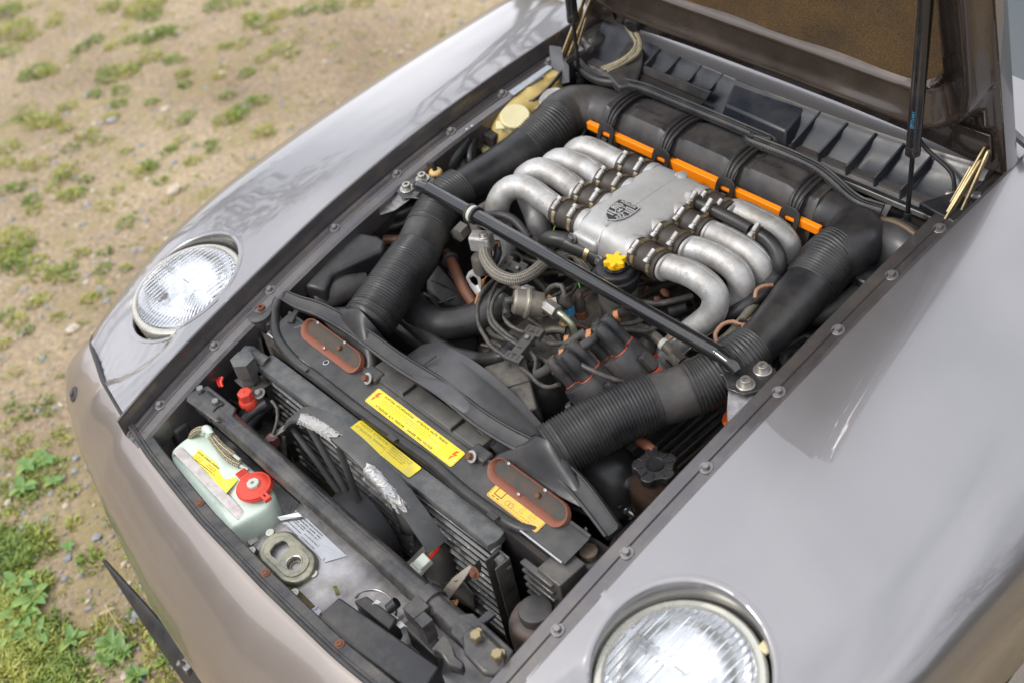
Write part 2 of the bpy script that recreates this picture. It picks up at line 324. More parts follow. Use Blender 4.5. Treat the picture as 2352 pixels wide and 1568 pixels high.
mm2=N(t,'ShaderNodeMix',data_type='RGBA'); l(mu.outputs[0],mm2.inputs['Factor']); l(mm.outputs['Result'],mm2.inputs['A']); l(cc.outputs[0],mm2.inputs['B']); l(mm2.outputs['Result'],b.inputs['Base Color']); b.inputs['Roughness'].default_value=.95
ad=N(t,'ShaderNodeMath',operation='ADD'); l(a2.outputs[0],ad.inputs[0]); l(mu.outputs[0],ad.inputs[1]); bp=N(t,'ShaderNodeBump'); bp.inputs['Distance'].default_value=.012; bp.inputs['Strength'].default_value=.8; l(ad.outputs[0],bp.inputs['Height']); l(bp.outputs[0],b.inputs['Normal']); DIRT=m
rng=np.random.default_rng(3)
def gz(x,y):
    return .012*np.sin(x*1.7+y*.6)+.010*np.sin(y*2.9-x*1.1)+.006*np.sin(x*6.1+2)*np.sin(y*5.3)-.01
xs=np.concatenate([[-400,-120,-40,-15],np.arange(-8,5,.09),[8,15,40,120,400]]); ys=np.concatenate([[-400,-120,-40,-12],np.arange(-4,8,.09),[12,18,40,120,400]])
rows=[[(x,y,gz(x,y) if abs(x)<9 and abs(y)<9 else -.01) for x in xs] for y in ys]
obj('ground',grid(rows),DIRT,kind='structure')

def gmat(name,cols,rough=.55,scale=9):
    m=bpy.data.materials.new(name); m.use_nodes=True; t=m.node_tree; b=t.nodes['Principled BSDF']; l=t.links.new
    tcn=N(t,'ShaderNodeTexCoord'); q=N(t,'ShaderNodeTexNoise'); q.inputs['Scale'].default_value=scale; q.inputs['Detail'].default_value=5; l(tcn.outputs['Object'],q.inputs[0])
    r=N(t,'ShaderNodeValToRGB'); e=r.color_ramp.elements; e[0].position=.32; e[0].color=(*cols[0],1); e[1].position=.68; e[1].color=(*cols[-1],1)
    if len(cols)==3: k=e.new(.5); k.color=(*cols[1],1)
    l(q.outputs[0],r.inputs[0]); l(r.outputs[0],b.inputs['Base Color']); b.inputs['Roughness'].default_value=rough; b.inputs['Subsurface Weight'].default_value=0; 
    return m
GRASS=gmat('grass_blades',[(.11,.185,.030),(.19,.27,.045),(.36,.37,.075)],scale=6)
GRASSY=gmat('yellow_grass',[(.25,.29,.05),(.40,.39,.08)],scale=8)
LEAF=gmat('weed_leaf',[(.08,.17,.035),(.14,.25,.05),(.26,.34,.07)],.45,scale=14)
DRY=gmat('dry_straw',[(.38,.29,.15),(.55,.45,.28)],.8)
def blades(spots,hscale=1.):
    """spots: (x,y,radius,count,height)"""
    V=[];F=[]
    for x,y,r,n,h in spots:
        n=int(n)
        rr=r*np.sqrt(rng.random(n)); a=rng.random(n)*2*PI; bx=x+rr*np.cos(a); by=y+rr*np.sin(a)
        hh=h*(.5+.7*rng.random(n))*(1-.45*(rr/r)); la=a+rng.normal(0,.9,n); ln=hh*(.5+1.0*rng.random(n)); wd=.0016+.0018*rng.random(n)
        pa=rng.random(n)*PI
        zz=gz(bx,by)
        for i in range(n):
            k=len(V); dx,dy=math.cos(la[i])*ln[i],math.sin(la[i])*ln[i]; px,py=math.cos(pa[i])*wd[i],math.sin(pa[i])*wd[i]
            z0=zz[i]-.003
            V+=[(bx[i]-px,by[i]-py,z0),(bx[i]+px,by[i]+py,z0),(bx[i]+dx*.4+px,by[i]+dy*.4+py,z0+hh[i]*.7),(bx[i]+dx*.4-px,by[i]+dy*.4-py,z0+hh[i]*.7),(bx[i]+dx,by[i]+dy,z0+hh[i])]
            F+=[(k,k+1,k+2,k+3),(k+3,k+2,k+4)]
    return V,F
G=[];GY=[]
def g(u,v,s,yel=0,dens=1.,h=.03):
    p=at(u,v,z=0); d=(Vector(CX)-p).length; r=s*d/2940/2*1.12
    (GY if yel else G).append((p.x,p.y,r,max(10,dens*r*r*42000+25),h*(.6+r*4)))
# tufts read off the photograph: u, v, width
for q in [(25,60,90),(10,110,60),(5,20,70),(120,45,40),(60,75,50),(120,30,40),(250,15,50),(330,15,90),(345,35,50),(500,10,60),(555,8,40),(590,55,60),(620,70,40),(640,35,50),(575,40,40),(700,25,50),(760,15,60),(830,5,50),
 (80,165,70),(110,165,50),(185,110,40),(215,90,40),(290,165,50),(360,75,60),(395,70,50),(340,90,40),(300,90,40),(255,105,30),(345,130,50),(395,135,40),(250,160,50),(300,155,40),(245,180,50),(275,205,40),(220,215,35),(420,165,40),(425,190,30),(520,215,40),(590,225,50),(645,110,50),(600,130,40),(560,95,30),(670,120,30),(520,105,30),(500,170,30),(545,250,40),(565,165,35),
 (95,280,70),(125,285,40),(55,270,50),(150,298,40),(200,310,50),(225,325,40),(155,245,40),(255,265,35),(270,235,35),(345,230,30),(430,260,35),(420,275,30),(520,270,60),(545,262,50),(605,300,50),(15,345,60),(15,385,50),(85,385,60),(60,390,40),(150,400,55),(145,415,40),(165,345,40),(290,350,30),(330,395,60),(345,385,40),(385,350,30),(415,320,35),(395,340,30),(490,345,30),(440,375,30),(480,330,30),
 (5,450,40),(45,440,40),(75,470,40),(80,490,40),(160,455,50),(180,450,40),(240,475,40),(290,515,40),(200,420,30),(370,420,30),(270,440,30),(385,465,25),(125,440,35),
 (30,560,90),(55,575,60),(15,610,60),(50,610,70),(80,610,60),(100,630,60),(130,635,50),(25,590,50),(245,580,30),(190,585,35),(155,620,40),(240,620,35),(290,620,25),(205,690,35),(95,690,40),(165,640,30),(75,700,40),(130,730,35),
 (15,730,40),(40,740,40),(60,760,35),(10,790,30),(30,850,35),(20,925,30),(60,940,30),(95,915,40),(110,935,30),(15,965,40),(130,980,30),(145,1000,25),
 (30,1015,60),(70,1050,60),(120,1060,50),(60,1090,50),(20,1110,60),(95,1100,60),(30,1140,60),(150,1120,40),(10,1180,50),(60,1130,40)]:
    u,v,s=q; g(u,v,s,yel=(random.random()<.38),dens=.9,h=.020+.012*random.random())
for i in range(1500):
    u=random.uniform(-250,1500); v=random.uniform(-350,1568); 
    if u>1180-v*.9+60 and v<760: continue
    g(u,v,random.choice([8,10,14,20,34]),yel=random.random()<.6,dens=.8,h=.013)
# denser lawn edge lower left
for i in range(240):
    v=random.uniform(1210,1620); u=random.uniform(-120,110+max(0,(v-1380))*.55)
    g(u,v,random.uniform(25,60),yel=random.random()<.25,dens=.5,h=.04)
for q in [(200,1280,50),(195,1265,40),(230,1420,60),(305,1400,60),(300,1440,60),(350,1480,60),(330,1550,80),(260,1500,50),(210,1450,50),(390,1530,60),(380,1420,30),(250,1180,20),(160,1190,25),(255,1060,25)]:
    g(*q,yel=random.random()<.5,dens=.8,h=.035)
for i in range(1500):
    x=random.uniform(-8,8); y=random.uniform(-6,9)
    if abs(x)<1.0 and -.8<y<3.6: continue
    p=at(1176,784,z=0); r=random.choice([.02,.03,.05,.08]); uvx=Vector((x,y,0))-Vector(CX); dd=Matrix(RM)@uvx
    if dd.z<0 and abs(dd.x/-dd.z)<.46 and abs(dd.y/-dd.z)<.32: continue
    (GY if random.random()<.45 else G).append((x,y,r,25+r*r*9000,.02+r*.25))
obj('grass_tufts',(*blades(G),None,False),GRASS,kind='stuff')['label']='short green grass growing in patches on the dirt'
obj('yellow_grass_tufts',(*blades(GY),None,False),GRASSY,kind='stuff')['label']='yellowish grass growing in patches on the dirt'

# gravel (many) and single stones
def pebble(p,r,fl=.55):
    V=[];F=[]; k=6
    q=rng.normal(0,.13,(4,k)); ro=rng.random()*6; ex=.65+.35*rng.random()
    for i,(zz,rr) in enumerate(((-.6,.6),(0,1),(.55,.8),(.9,.35))):
        for j in range(k):
            a=2*PI*j/k+.3*i; s=rr*r*(1+q[i,j]); X,Y=math.cos(a)*s,math.sin(a)*s*ex
            V.append((p[0]+X*math.cos(ro)-Y*math.sin(ro),p[1]+X*math.sin(ro)+Y*math.cos(ro),p[2]+zz*r*fl))
    for i in range(3):
        for j in range(k): F.append((i*k+j,i*k+(j+1)%k,(i+1)*k+(j+1)%k,(i+1)*k+j))
    F.append(tuple(3*k+j for j in range(k))); return V,F
STM=[gmat('grey_stone',[(.20,.19,.18),(.34,.32,.30)],.8,60),gmat('beige_stone',[(.36,.30,.22),(.55,.47,.36)],.8,60),gmat('blue_grey_stone',[(.20,.205,.215),(.29,.30,.31)],.75,60)]
for mi in range(3):
    ps=[]
    for i in range(1000):
        u=random.uniform(-200,1200); v=random.uniform(-300,1560)
        p=at(u,v,z=0); ps.append(pebble((p.x,p.y,gz(p.x,p.y)+.001),random.choice([.003,.004,.005,.006,.009])*random.uniform(.8,1.4)))
    obj('gravel',(*join(*ps),50),STM[mi],kind='stuff')['label']=['loose grey gravel scattered over the dirt','loose beige gravel scattered over the dirt','loose bluish gravel scattered over the dirt'][mi]
def thing(name,label,cat,loc=(0,0,0),group=None):
    o=bpy.data.objects.new(name,None); COL.objects.link(o); o.location=loc; o['label']=label; o['category']=cat; o.empty_display_size=.1
    if group:o['group']=group
    return o
def tag(o,label,cat,group=None):
    o['label']=label;o['category']=cat
    if group:o['group']=group
    return o
for u,v,r,mi,lab in [(255,275,.022,0,'small grey stone left of the green tufts, high on the left'),(402,440,.030,1,'flat beige stone beside the grass nearest the far headlamp'),(377,246,.02,1,'pale beige stone lying in the middle of the bare dirt'),(168,1040,.012,2,'small blue-grey stone on the dirt left of the bumper'),(165,757,.022,1,'pale stone level with the far front corner of the bumper'),(214,1219,.015,2,'blue stone lying on the dirt beside the bare strip under the bumper'),(307,1387,.020,2,'smooth bluish pebble beside the black under-bumper flap'),(465,1440,.02,2,'dark pebble by the flap clip'),(310,1370,.014,0,'grey pebble in the group beside the black flap'),(453,1350,.016,0,'grey stone against the flap edge')][:7]:
    p=at(u,v,z=0); V,F=pebble((0,0,0),r,.45); tag(obj('stone',(V,F,60),STM[mi],loc=(p.x,p.y,gz(p.x,p.y)+r*.15)),lab,'stone')
# broad-leaved weeds
def weed(u,v,n,ln,lab,wd=.35,m=None):
    p=at(u,v,z=0); root=thing('broadleaf_weed',lab,'weed',(p.x,p.y,gz(p.x,p.y)),'broad-leaved weeds growing in the dirt')
    for i in range(n):
        a=2*PI*i*.382+random.random()*.5; l0=ln*random.uniform(.4,.95); w0=l0*wd*random.uniform(.8,1.2); rise=random.uniform(.25,.8)*l0*.6
        rows=[]
        for k in range(7):
            s=k/6; x=l0*s; z=.004+rise*math.sin(s*2.0)*.8; ww=w0*math.sin(PI*min(1,.08+s*.92))**.7*.5+.001
            rows.append([Vector((x*math.cos(a)-yy*math.sin(a),x*math.sin(a)+yy*math.cos(a),z+dz)) for yy,dz in ((-ww,ww*.35),(0,0),(ww,ww*.35))])
        obj('leaf',(*grid(rows),60),m or LEAF,root)
for u,v,n,ln,lab in [(60,1060,12,.05,'leafy weed clump at the left edge beside the upper dirt track'),(95,1045,10,.045,'leafy weed next to the bare strip left of the bumper'),(45,1110,11,.05,'leafy weed lower in the left-edge clump'),(120,1095,9,.04,'small weed between the clump and the bumper'),
 (35,1330,14,.055,'broad-leaved weed in the lawn edge at the left border'),(70,1360,14,.06,'broad-leaved weed with long bright leaves in the lawn edge'),(40,1400,13,.06,'broad-leaved weed below the bright-leaved one'),(15,1440,12,.055,'broad-leaved weed at the very left border of the lawn'),(80,1440,10,.05,'weed at the right margin of the lawn edge'),
 (150,1245,5,.035,'single small weed with rounded leaves on the dirt above the lawn edge'),(330,1225,4,.03,'tiny weed rosette against the bumper shadow'),(245,1460,16,.045,'weed with many small leaves below the yellow grass clump'),(270,1480,14,.045,'weed rosette under the middle of the lower edge'),(225,1490,12,.04,'weed left of the lower rosette'),(300,1530,10,.04,'round-leaved weed at the lower edge of the picture'),(350,1440,10,.035,'small weed by the pebbles next to the black flap'),(370,1495,9,.035,'small weed close to the flap near the lower edge'),(155,1450,8,.045,'weed with a single tall leaf at the lawn margin')]:
    weed(u,v,n,ln,lab,wd=.42)
p=at(234,1388,z=.0); rows=[[Vector((.022*s*math.cos(1.3)-y*math.sin(1.3),.022*s*math.sin(1.3)+y*math.cos(1.3),.004+.003*abs(y)/.006)) for y in (-.006*math.sin(PI*(s+1)/2),0,.006*math.sin(PI*(s+1)/2))] for s in np.linspace(-.98,.98,7)]
tag(obj('fallen_leaf',(*grid(rows),60),DRY,loc=(p.x,p.y,gz(p.x,p.y)+.004)),'dry pale split leaf lying on the dirt beside the bumper','leaf')
for a,b2,lab in [((275,1305),(290,1290),'short dark twig beside the pale dry leaf'),((245,1395),(285,1460),'thin straw stalk beside the yellow grass')]:
    A,B=at(*a,z=.004),at(*b2,z=.006); tag(obj('twig',tube([A,(A+B)/2+Vector((.006,0,.006)),B],.0014,6),DRY),lab,'twig')

# ---------------------------------------------------------------- trees round the yard (mirrored in the paint)
BARK=mat('bark',(.10,.085,.07),.85,0,var=.3,scale=20,bump=.5,bscale=60)
TWIG=mat('twig_bark',(.09,.08,.06),.85,0,var=.2,scale=20)
BUD=gmat('spring_foliage',[(.07,.075,.03),(.13,.13,.05)],.7,3)
def tree(x,y,h,lab,leafy=0,seed=1,spread=.55,name='bare_tree'):
    rnd=random.Random(seed); root=thing(name,lab,'tree',(x,y,0)); big=[];small=[];tips=[]
    def br(p,d,l,r,lv):
        q=[p]; n=3
        for i in range(n):
            d=(d+Vector((rnd.uniform(-1,1),rnd.uniform(-1,1),rnd.uniform(-.5,.9)))*.16).normalized(); q.append(q[-1]+d*l/n)
        (big if lv<2 else small).append(tube(q,[r,r*.85,r*.7,r*.55],6 if lv<2 else 4,step=l/4,caps=False))
        if lv>=5: tips.append(q[-1]); tips.append(q[1]); return
        k=rnd.choice([2,3,3]) if lv<4 else 3
        for i in range(k):
            s=q[rnd.choice([1,2,3])] if i<k-1 else q[3]
            dd=(d+Vector((rnd.uniform(-1,1),rnd.uniform(-1,1),rnd.uniform(-.3,.7)))*spread*1.3).normalized()
            br(s,dd,l*rnd.uniform(.55,.8),r*.62,lv+1)
    br(Vector((0,0,-.1)),Vector((0,0,1)),h*.34,h*.020,0)
    obj('trunk',join(*big),BARK,root); obj('twigs',join(*small),TWIG,root,kind='stuff')
    if leafy:
        V=[];F=[]
        for tp in tips:
            for i in range(leafy):
                c=tp+Vector((rnd.gauss(0,.28),rnd.gauss(0,.28),rnd.gauss(0,.28))); s=rnd.uniform(.05,.11); k=len(V); a=Vector((rnd.gauss(0,1),rnd.gauss(0,1),rnd.gauss(0,1))).normalized(); bb=a.orthogonal().normalized()
                V+=[c+a*s,c+bb*s*.6,c-a*s,c-bb*s*.6]; F.append((k,k+1,k+2,k+3))
        obj('foliage',(V,F,None,False),BUD,root,kind='stuff')
tree(-9.5,6.0,9.5,'tall bare tree mirrored in the middle of the far fender',0,5,.6)
tree(-8.0,9.5,10.5,'bare tree mirrored near the far end of the far fender',0,11,.65)
tree(-11,0.5,7.5,'tree in early leaf mirrored beside the far headlamp',5,21,.5,'budding_tree')
tree(8.5,4.5,8,'budding tree on the near side mirrored low in the near fender',5,31,.5,'budding_tree')
tree(7.5,-1.5,7,'budding tree mirrored in the near fender flank',6,37,.5,'budding_tree')

# wood closing the yard, seen only in the paint
def wood(name,lab,cx,cy,r0,a0,a1,n,h0,h1,seed):
    rg=np.random.default_rng(seed); V=[];F=[]
    a=np.radians(rg.uniform(a0,a1,n)); rr=r0+rg.uniform(0,4,n); hmax=h0+(h1-h0)*(.5+.5*np.sin(a*9+seed)*np.sin(a*23)); z=rg.random(n)**.75*hmax; s=rg.uniform(.10,.34,n)
    for i in range(n):
        c=Vector((cx+rr[i]*math.sin(a[i]),cy+rr[i]*math.cos(a[i]),z[i])); d=Vector(rg.normal(0,1,3)).normalized(); e=d.orthogonal().normalized(); k=len(V)
        V+=[c+d*s[i],c+e*s[i]*.6,c-d*s[i],c-e*s[i]*.6]; F.append((k,k+1,k+2,k+3))
    o=obj(name,(V,F,None,False),BUD,kind='stuff'); o['label']=lab
wood('far_wood','mass of budding wood closing the yard in front of the car',0,0,17,165,246,26000,2.5,5.5,3)
wood('hedge','tall hedge along the near side of the yard',0,0,13,40,130,26000,2.5,5.5,8)
# ================================================================ the car
CAR=thing('sports_car','taupe metallic sports car with its bonnet raised and the engine bay exposed','car')
YB=[-.70,-.674,-.622,-.481,-.337,-.166,0,.146,.287,.419,.6,1.0,1.4]
ZB=[.622,.632,.650,.693,.731,.771,.80,.82,.834,.843,.852,.87,.88]
XB=[.464,.466,.469,.473,.475,.479,.48,.478,.474,.471,.466,.45,.44]
def smooth_table(xs,ys,lo=-1.2,hi=1.8,sg=.055):
    t=np.arange(lo,hi,.004); v=np.interp(t,xs,ys)
    # continue the end slopes, then smooth
    s0=(ys[1]-ys[0])/(xs[1]-xs[0]); v=np.where(t<xs[0],ys[0]+(t-xs[0])*s0,v); k=np.exp(-.5*(np.arange(-45,46)*.004/sg)**2); k/=k.sum(); w_=np.convolve(np.pad(v,45,'edge'),k,'valid'); return lambda y:float(np.interp(y,t,w_))
zb=smooth_table(YB,ZB,sg=.045); xb=smooth_table(YB,XB,sg=.045)
from functools import lru_cache
def crs(P,n):
    """Catmull-Rom through 2D points, n samples each span"""
    P=[np.array(p,float) for p in P]; Q=[2*P[0]-P[1]]+P+[2*P[-1]-P[-2]]; out=[]
    for i in range(1,len(Q)-2):
        a,b,c,d=Q[i-1:i+3]
        for k in range(n):
            t=k/n; out.append(.5*(2*b+(c-a)*t+(2*a-5*b+4*c-d)*t*t+(3*b-a-3*c+d)*t**3))
    out.append(P[-1]); return out
xo=smooth_table([-.75,-.68,-.6,-.5,-.35,-.2,0,.4,1.4],[.79,.832,.868,.890,.905,.912,.916,.918,.918])
zsh=smooth_table([-.75,-.68,-.6,-.5,-.35,-.2,0,.3,1.4],[.53,.562,.594,.635,.685,.715,.735,.75,.77])
def fender_section(y):
    X,Z=xb(y)+.030,zb(y)+.032; O=xo(y); zs=zsh(y)
    return crs([(X,Z),(X+(O-X)*.22,Z+(zs-Z)*.13+.003),(X+(O-X)*.48,Z+(zs-Z)*.33+.003),(X+(O-X)*.74,Z+(zs-Z)*.60+.004),(X+(O-X)*.91,zs+.004),(O-.004,zs-.05),(O+.004,zs-.13),(O-.006,.46+(zs-.7)*.4),(O-.05,.30),(O-.13,.17)],11)
LAMP=(.658,-.428,.706)
DISH=(.665,-.575)
def fender_z(x,y,z):
    # dish ahead of the pop-up lamp
    d=math.hypot((x-DISH[0])/.128,(y-DISH[1]-.02)/.125)
    z-=.017*float(smooth01(1.05,.72,d))*(1 if z>.5 else 0)
    return z
def front_y(x):   # plan line of the bumper seam at the fender
    return float(np.interp(abs(x),[0,.2,.4,.5,.65,.78,.85,.92],[-.712,-.710,-.696,-.682,-.656,-.618,-.582,-.50]))
@lru_cache(None)
def fs_cached(i):
    return fender_section(i/250)
def make_fender(s):
    ysn=np.concatenate([np.arange(-.69,.0,.0085),np.arange(0,1.42,.03)]); rows=[]
    for y in ysn:
        row=[]; k=float(smooth01(-.40,-.69,y)); sec0=fender_section(y)
        for jj,(x,z) in enumerate(sec0):
            yy=y
            if k>0:
                for _ in range(2):
                    yy=y+(front_y(x)+.69)*k; x,z=fs_cached(round(yy*250))[jj]
            row.append(Vector((x,yy,fender_z(x,yy,z))))
        rows.append(row)
    # stretch onto the lamp opening
    R=.1245; cx,cy=LAMP[0]+.003,LAMP[1]-.001
    for r in rows:
        for p in r:
            if p.z<.5: continue
            d=math.hypot(p.x-cx,p.y-cy)
            if abs(d-R)<.0065 and d>0: q=R/d; p.x=cx+(p.x-cx)*q; p.y=cy+(p.y-cy)*q
    V,F=grid(rows); G=[]
    for f in F:
        c=sum((Vector(V[i]) for i in f),Vector())/4
        if c.z>.5 and math.hypot(c.x-cx,c.y-cy)<R-.0005: continue
        if math.hypot(c.y-.10,c.z-.23)<.26 and c.x>.8: continue
        G.append(f)
    V=[Vector((v[0]*s,v[1],v[2])) for v in V]
    if s>0: G=[f[::-1] for f in G]
    return V,G
def surf_z(x,y):
    sec=fender_section(y); xs_=[p[0] for p in sec[:60]]; zs_=[p[1] for p in sec[:60]]
    return fender_z(x,y,float(np.interp(x,xs_,zs_)))
for s in (-1,1):
    lab='far front fender, trees mirrored along it' if s<0 else 'near front fender, in the lower right of the picture'
    V,F=make_fender(s); FEN=obj('front_fender',(V,F,60),PAINT,CAR,label=lab)
    # rolled rim and well of the lamp opening
    R=.1245; cx,cy=LAMP[0]+.003,LAMP[1]-.001; rows=[]
    prof=[(.009,.0005),(.004,.0013),(0,.0006),(-.0018,-.0018),(-.0028,-.006),(-.0025,-.012),(-.0015,-.05)]
    for dr,dz in prof:
        rr=[]
        for j in range(96):
            a=2*PI*j/96; x=cx+(R+dr)*math.cos(a); y=cy+(R+dr)*math.sin(a); zz=surf_z(cx+R*math.cos(a) if dr<0 else x,cy+R*math.sin(a) if dr<0 else y)
            rr.append(Vector((x*s,y,zz+dz)))
        rows.append(rr)
    V,F=grid(rows,True); 
    if s<0: F=[f[::-1] for f in F]
    obj('lamp_opening_rim',(V,F,60),PAINT,FEN)
    rows=[[Vector((s*(cx+(R-.0012-k*.1)*math.cos(2*PI*j/48)),cy+(R-.0012-k*.1)*math.sin(2*PI*j/48),surf_z(cx+R*math.cos(2*PI*j/48),cy+R*math.sin(2*PI*j/48))-.045-k*.9)) for j in range(48)] for k in (0,.12,.14,1.2)]
    rows[-1]=[Vector((s*cx,cy,.55))]*48
    obj('lamp_well',(*grid(rows[:3],True),60),DEEP,FEN)
    rows=[[Vector((s*(cx+q*math.cos(2*PI*j/48)),cy+q*math.sin(2*PI*j/48),.575)) for j in range(48)] for q in (.14,.001)]
    obj('lamp_well_floor',grid(rows,True),DEEP,FEN)
    # gutter rail with its bolts
    ysr=np.arange(-.70,.96,.02); rows=[]
    prof=[(-.030,-.045),(-.0285,-.006),(-.024,0),(-.006,.001),(-.0045,.0035),(-.002,.0035),(0,.0008),(.014,0),(.0155,.0030),(.0185,.0030),(.020,-.0015),(.0235,-.0015),(.0275,.010),(.0290,.028),(.0310,.0325),(.036,.0322)]
    for y in ysr: rows.append([Vector((s*(xb(y)+a-.003),y,zb(y)+b)) for a,b in prof])
    V,F=grid(rows); 
    if s>0: F=[f[::-1] for f in F]
    RL=obj('gutter_rail',(V,F,28),RAILP,CAR,label='rail along the %s side of the engine bay'%('far' if s<0 else 'near'))
    for y in (-.622,-.481,-.337,-.166,0,.146,.287,.419): bolt(Vector((s*xb(y),y,zb(y)+.001)),(s*.03,-.2,1),RL,.0062,DULLZ)
    # flank inside wall
    V,F=grid([[Vector((s*(xb(y)-.032),y,zb(y)-.03)),Vector((s*(xb(y)+.0),y,zb(y)-.12)),Vector((s*(xb(y)+.03),y,.30)),Vector((s*(xb(y)-.06),y,.20))] for y in np.arange(-.70,.62,.06)])
    if s>0: F=[f[::-1] for f in F]
    obj('inner_wing',(V,F,20),PAINT_IN if s>0 else PAINT_IN,CAR)
    # wheel
    M=frame(Vector((s*.79,.10,.30)),(s,0,0))
    wh=obj('wheel',(*lathe([(.19,-.10),(.30,-.10),(.318,-.07),(.320,.05),(.305,.09),(.22,.095),(.20,.08)],48,M,cap=False),40),TYRE,CAR)
    rim=[lathe([(.20,.08),(.205,.09),(.195,.088),(.18,.05),(.03,.055),(.03,.07),(.001,.07)],48,M)]
    obj('rim',(*join(*rim),40),ALUP,wh)
    rows=[[Vector((s*x,.10+.262*math.cos(a),.23+.262*math.sin(a))) for x in (.925 if False else .91,.60)] for a in np.linspace(-.35,PI+.35,40)]
    obj('wheel_arch_liner',(*grid(rows),60),DEEP,CAR)
# --- headlamps
def headlamp(s):
    nrm=Vector((0,-.16,1)).normalized(); c=Vector((s*LAMP[0],LAMP[1],LAMP[2]-.004)); M=frame(c,nrm,0,(1,0,0))
    bucket=lathe([(.104,.0),(.108,.004),(.116,.004),(.1195,.001),(.1205,-.006),(.1195,-.014),(.121,-.018),(.1205,-.07),(.09,-.11),(.02,-.12),(.0,-.12)],72,M,cap=False)
    H=obj('headlamp',(*bucket,35),RIMM,CAR,label='round pop-up lamp lying in the %s fender'%('far' if s<0 else 'near'))
    refl=lathe([(.1065,-.004),(.10,-.018),(.08,-.040),(.055,-.056),(.03,-.064),(.018,-.066),(.0,-.066)],72,M,cap=False); V,F=refl; obj('reflector',(V,[f[::-1] for f in F],60),CHROME,H)
    hb=join(lathe([(.013,-.064),(.013,-.03),(.011,-.026),(0,-.025)],20,M),box((.0,0,-.020),(.022,.03,.002),M)); obj('bulb_shield',(*hb,40),CHROME,H)
    # fluted lens
    n=170; R=.1065; top=[];ids={}
    V=[];F=[]
    xs_=np.linspace(-R,R,n)
    def hgt(x,y):
        r=math.hypot(x,y); z=.006+.0125*math.sqrt(max(0,1-(r/R)**2*.92))
        fl=0
        if y>.012: fl=abs(math.sin(x*PI/.0105))*.0030
        elif y<-.062: fl=abs(math.sin(x*PI/.008))*.0032
        elif x<-.012 and y<.0: fl=abs(math.sin(x*PI/.0105))*.0026
        elif x>.045: fl=abs(math.sin((x*.8+y*.5)*PI/.006))*.0026
        else: fl=abs(math.sin(y*PI/.03))*.0008+ (abs(math.sin(x*PI/.02))*.0006)
        if abs(x)<.011 and abs(y-.012)<.006: fl=.003
        return z+fl*float(smooth01(R,R-.006,r))
    for lay in (0,1):
        ids={}
        for i,x in enumerate(xs_):
            for j,y in enumerate(xs_):
                r=math.hypot(x,y)
                if r<R+.0016:
                    q=min(1,R/max(r,1e-9)) if r>R-.0012 else 1; xx,yy=x*q,y*q; dome=.006+.0125*math.sqrt(max(0,1-(r*q/R)**2*.92)); ids[i,j]=len(V)
                    V.append(M@Vector((xx,yy,dome if lay==0 else dome-.0022-(hgt(xx,yy)-dome))))
        for i in range(n-1):
            for j in range(n-1):
                k=[(i,j),(i+1,j),(i+1,j+1),(i,j+1)]
                if all(q in ids for q in k): f=tuple(ids[q] for q in k); F.append(f if lay==0 else f[::-1])
    obj('lens',(V,F,None),GLASSM,H)
    if s>0: obj('lens_clip',box((.062,.106,.004),(.016,.014,.004),M),CREAM,H,bevel=.001)
headlamp(-1); headlamp(1)

# --- nose: bumper cover
def seam(x):
    z=float(np.interp(abs(x),[0,.3,.5,.65,.8,.88],[.607,.615,.632,.626,.604,.560]))
    if abs(x)>.56:
        k=float(smooth01(.56,.66,abs(x))); z=z*(1-k)+k*min(z+.01,surf_z(min(abs(x),.855),max(-.69,front_y(x)+.004))+.001-1.2*max(0,abs(x)-.855))
    return Vector((x,front_y(x),z))
def bump_sec(x):
    a=abs(x); p=seam(x); e=float(np.interp(a,[0,.3,.5,.65,.75,.83,.88],[-.866,-.837,-.796,-.753,-.714,-.677,-.62])); 
    ox=float(np.interp(a,[0,.5,.65,.75,.83,.885],[0,.018,.04,.062,.066,.022]))*(1 if x>=0 else -1)
    f=e-p.y
    return crs([(0,0),(.10,-.006),(.30,-.030),(.55,-.072),(.80,-.125),(.95,-.185),(1.0,-.24),(.95,-.31),(.80,-.37)],6),p,f,ox
rows=[]
for x in np.concatenate([np.linspace(-.885,-.5,30),np.linspace(-.48,.48,40),np.linspace(.5,.885,30)]):
    sec,p,f,ox=bump_sec(x); ksc=float(np.interp(abs(x),[0,.35,.6,.78,.885],[1,.92,.72,.55,.48])); rows.append([Vector((p.x+ox*min(1,k*1.0),p.y+f*k,p.z+(h*ksc if h>-.24 else -.24*ksc+(h+.24)*1.4)-.003)) for k,h in sec])
n_=len(rows[0])
def wrap(sg):
    out=[]
    for y in (-.525,-.49,-.44,-.36,-.27):
        f_=max(0,1-(y+.525)/.2); zt=.505-.12*(y+.525); out.append([Vector((sg*(xo(y)-.004+(.006+.034*f_)*math.sin(PI*min(.5,(k/(n_-1))*1.4))-.03*max(0,(k/(n_-1))-.5)),y,zt-.34*(k/(n_-1)))) for k in range(n_)])
    return out
wr=wrap(1); wl=wrap(-1); rows=wl[::-1]+rows+wr
V,F=grid(rows); 
BUMP=obj('front_bumper',(V,F,60),mat('browner_bumper_paint',(.275,.238,.212),.34,.65,var=.05,scale=3,coat=.8,rvar=.04,flake=.03,bscale=2600),CAR,label='body-coloured bumper cover wrapped round the nose')  # bumper cover gets a browner base colour than the fenders
P=[seam(x)+Vector((0,-.001,.0005)) for x in np.linspace(-.838,.838,60)]
obj('bumper_seal',(*tube(P,.0048,10,step=.02),60),RUB,CAR)
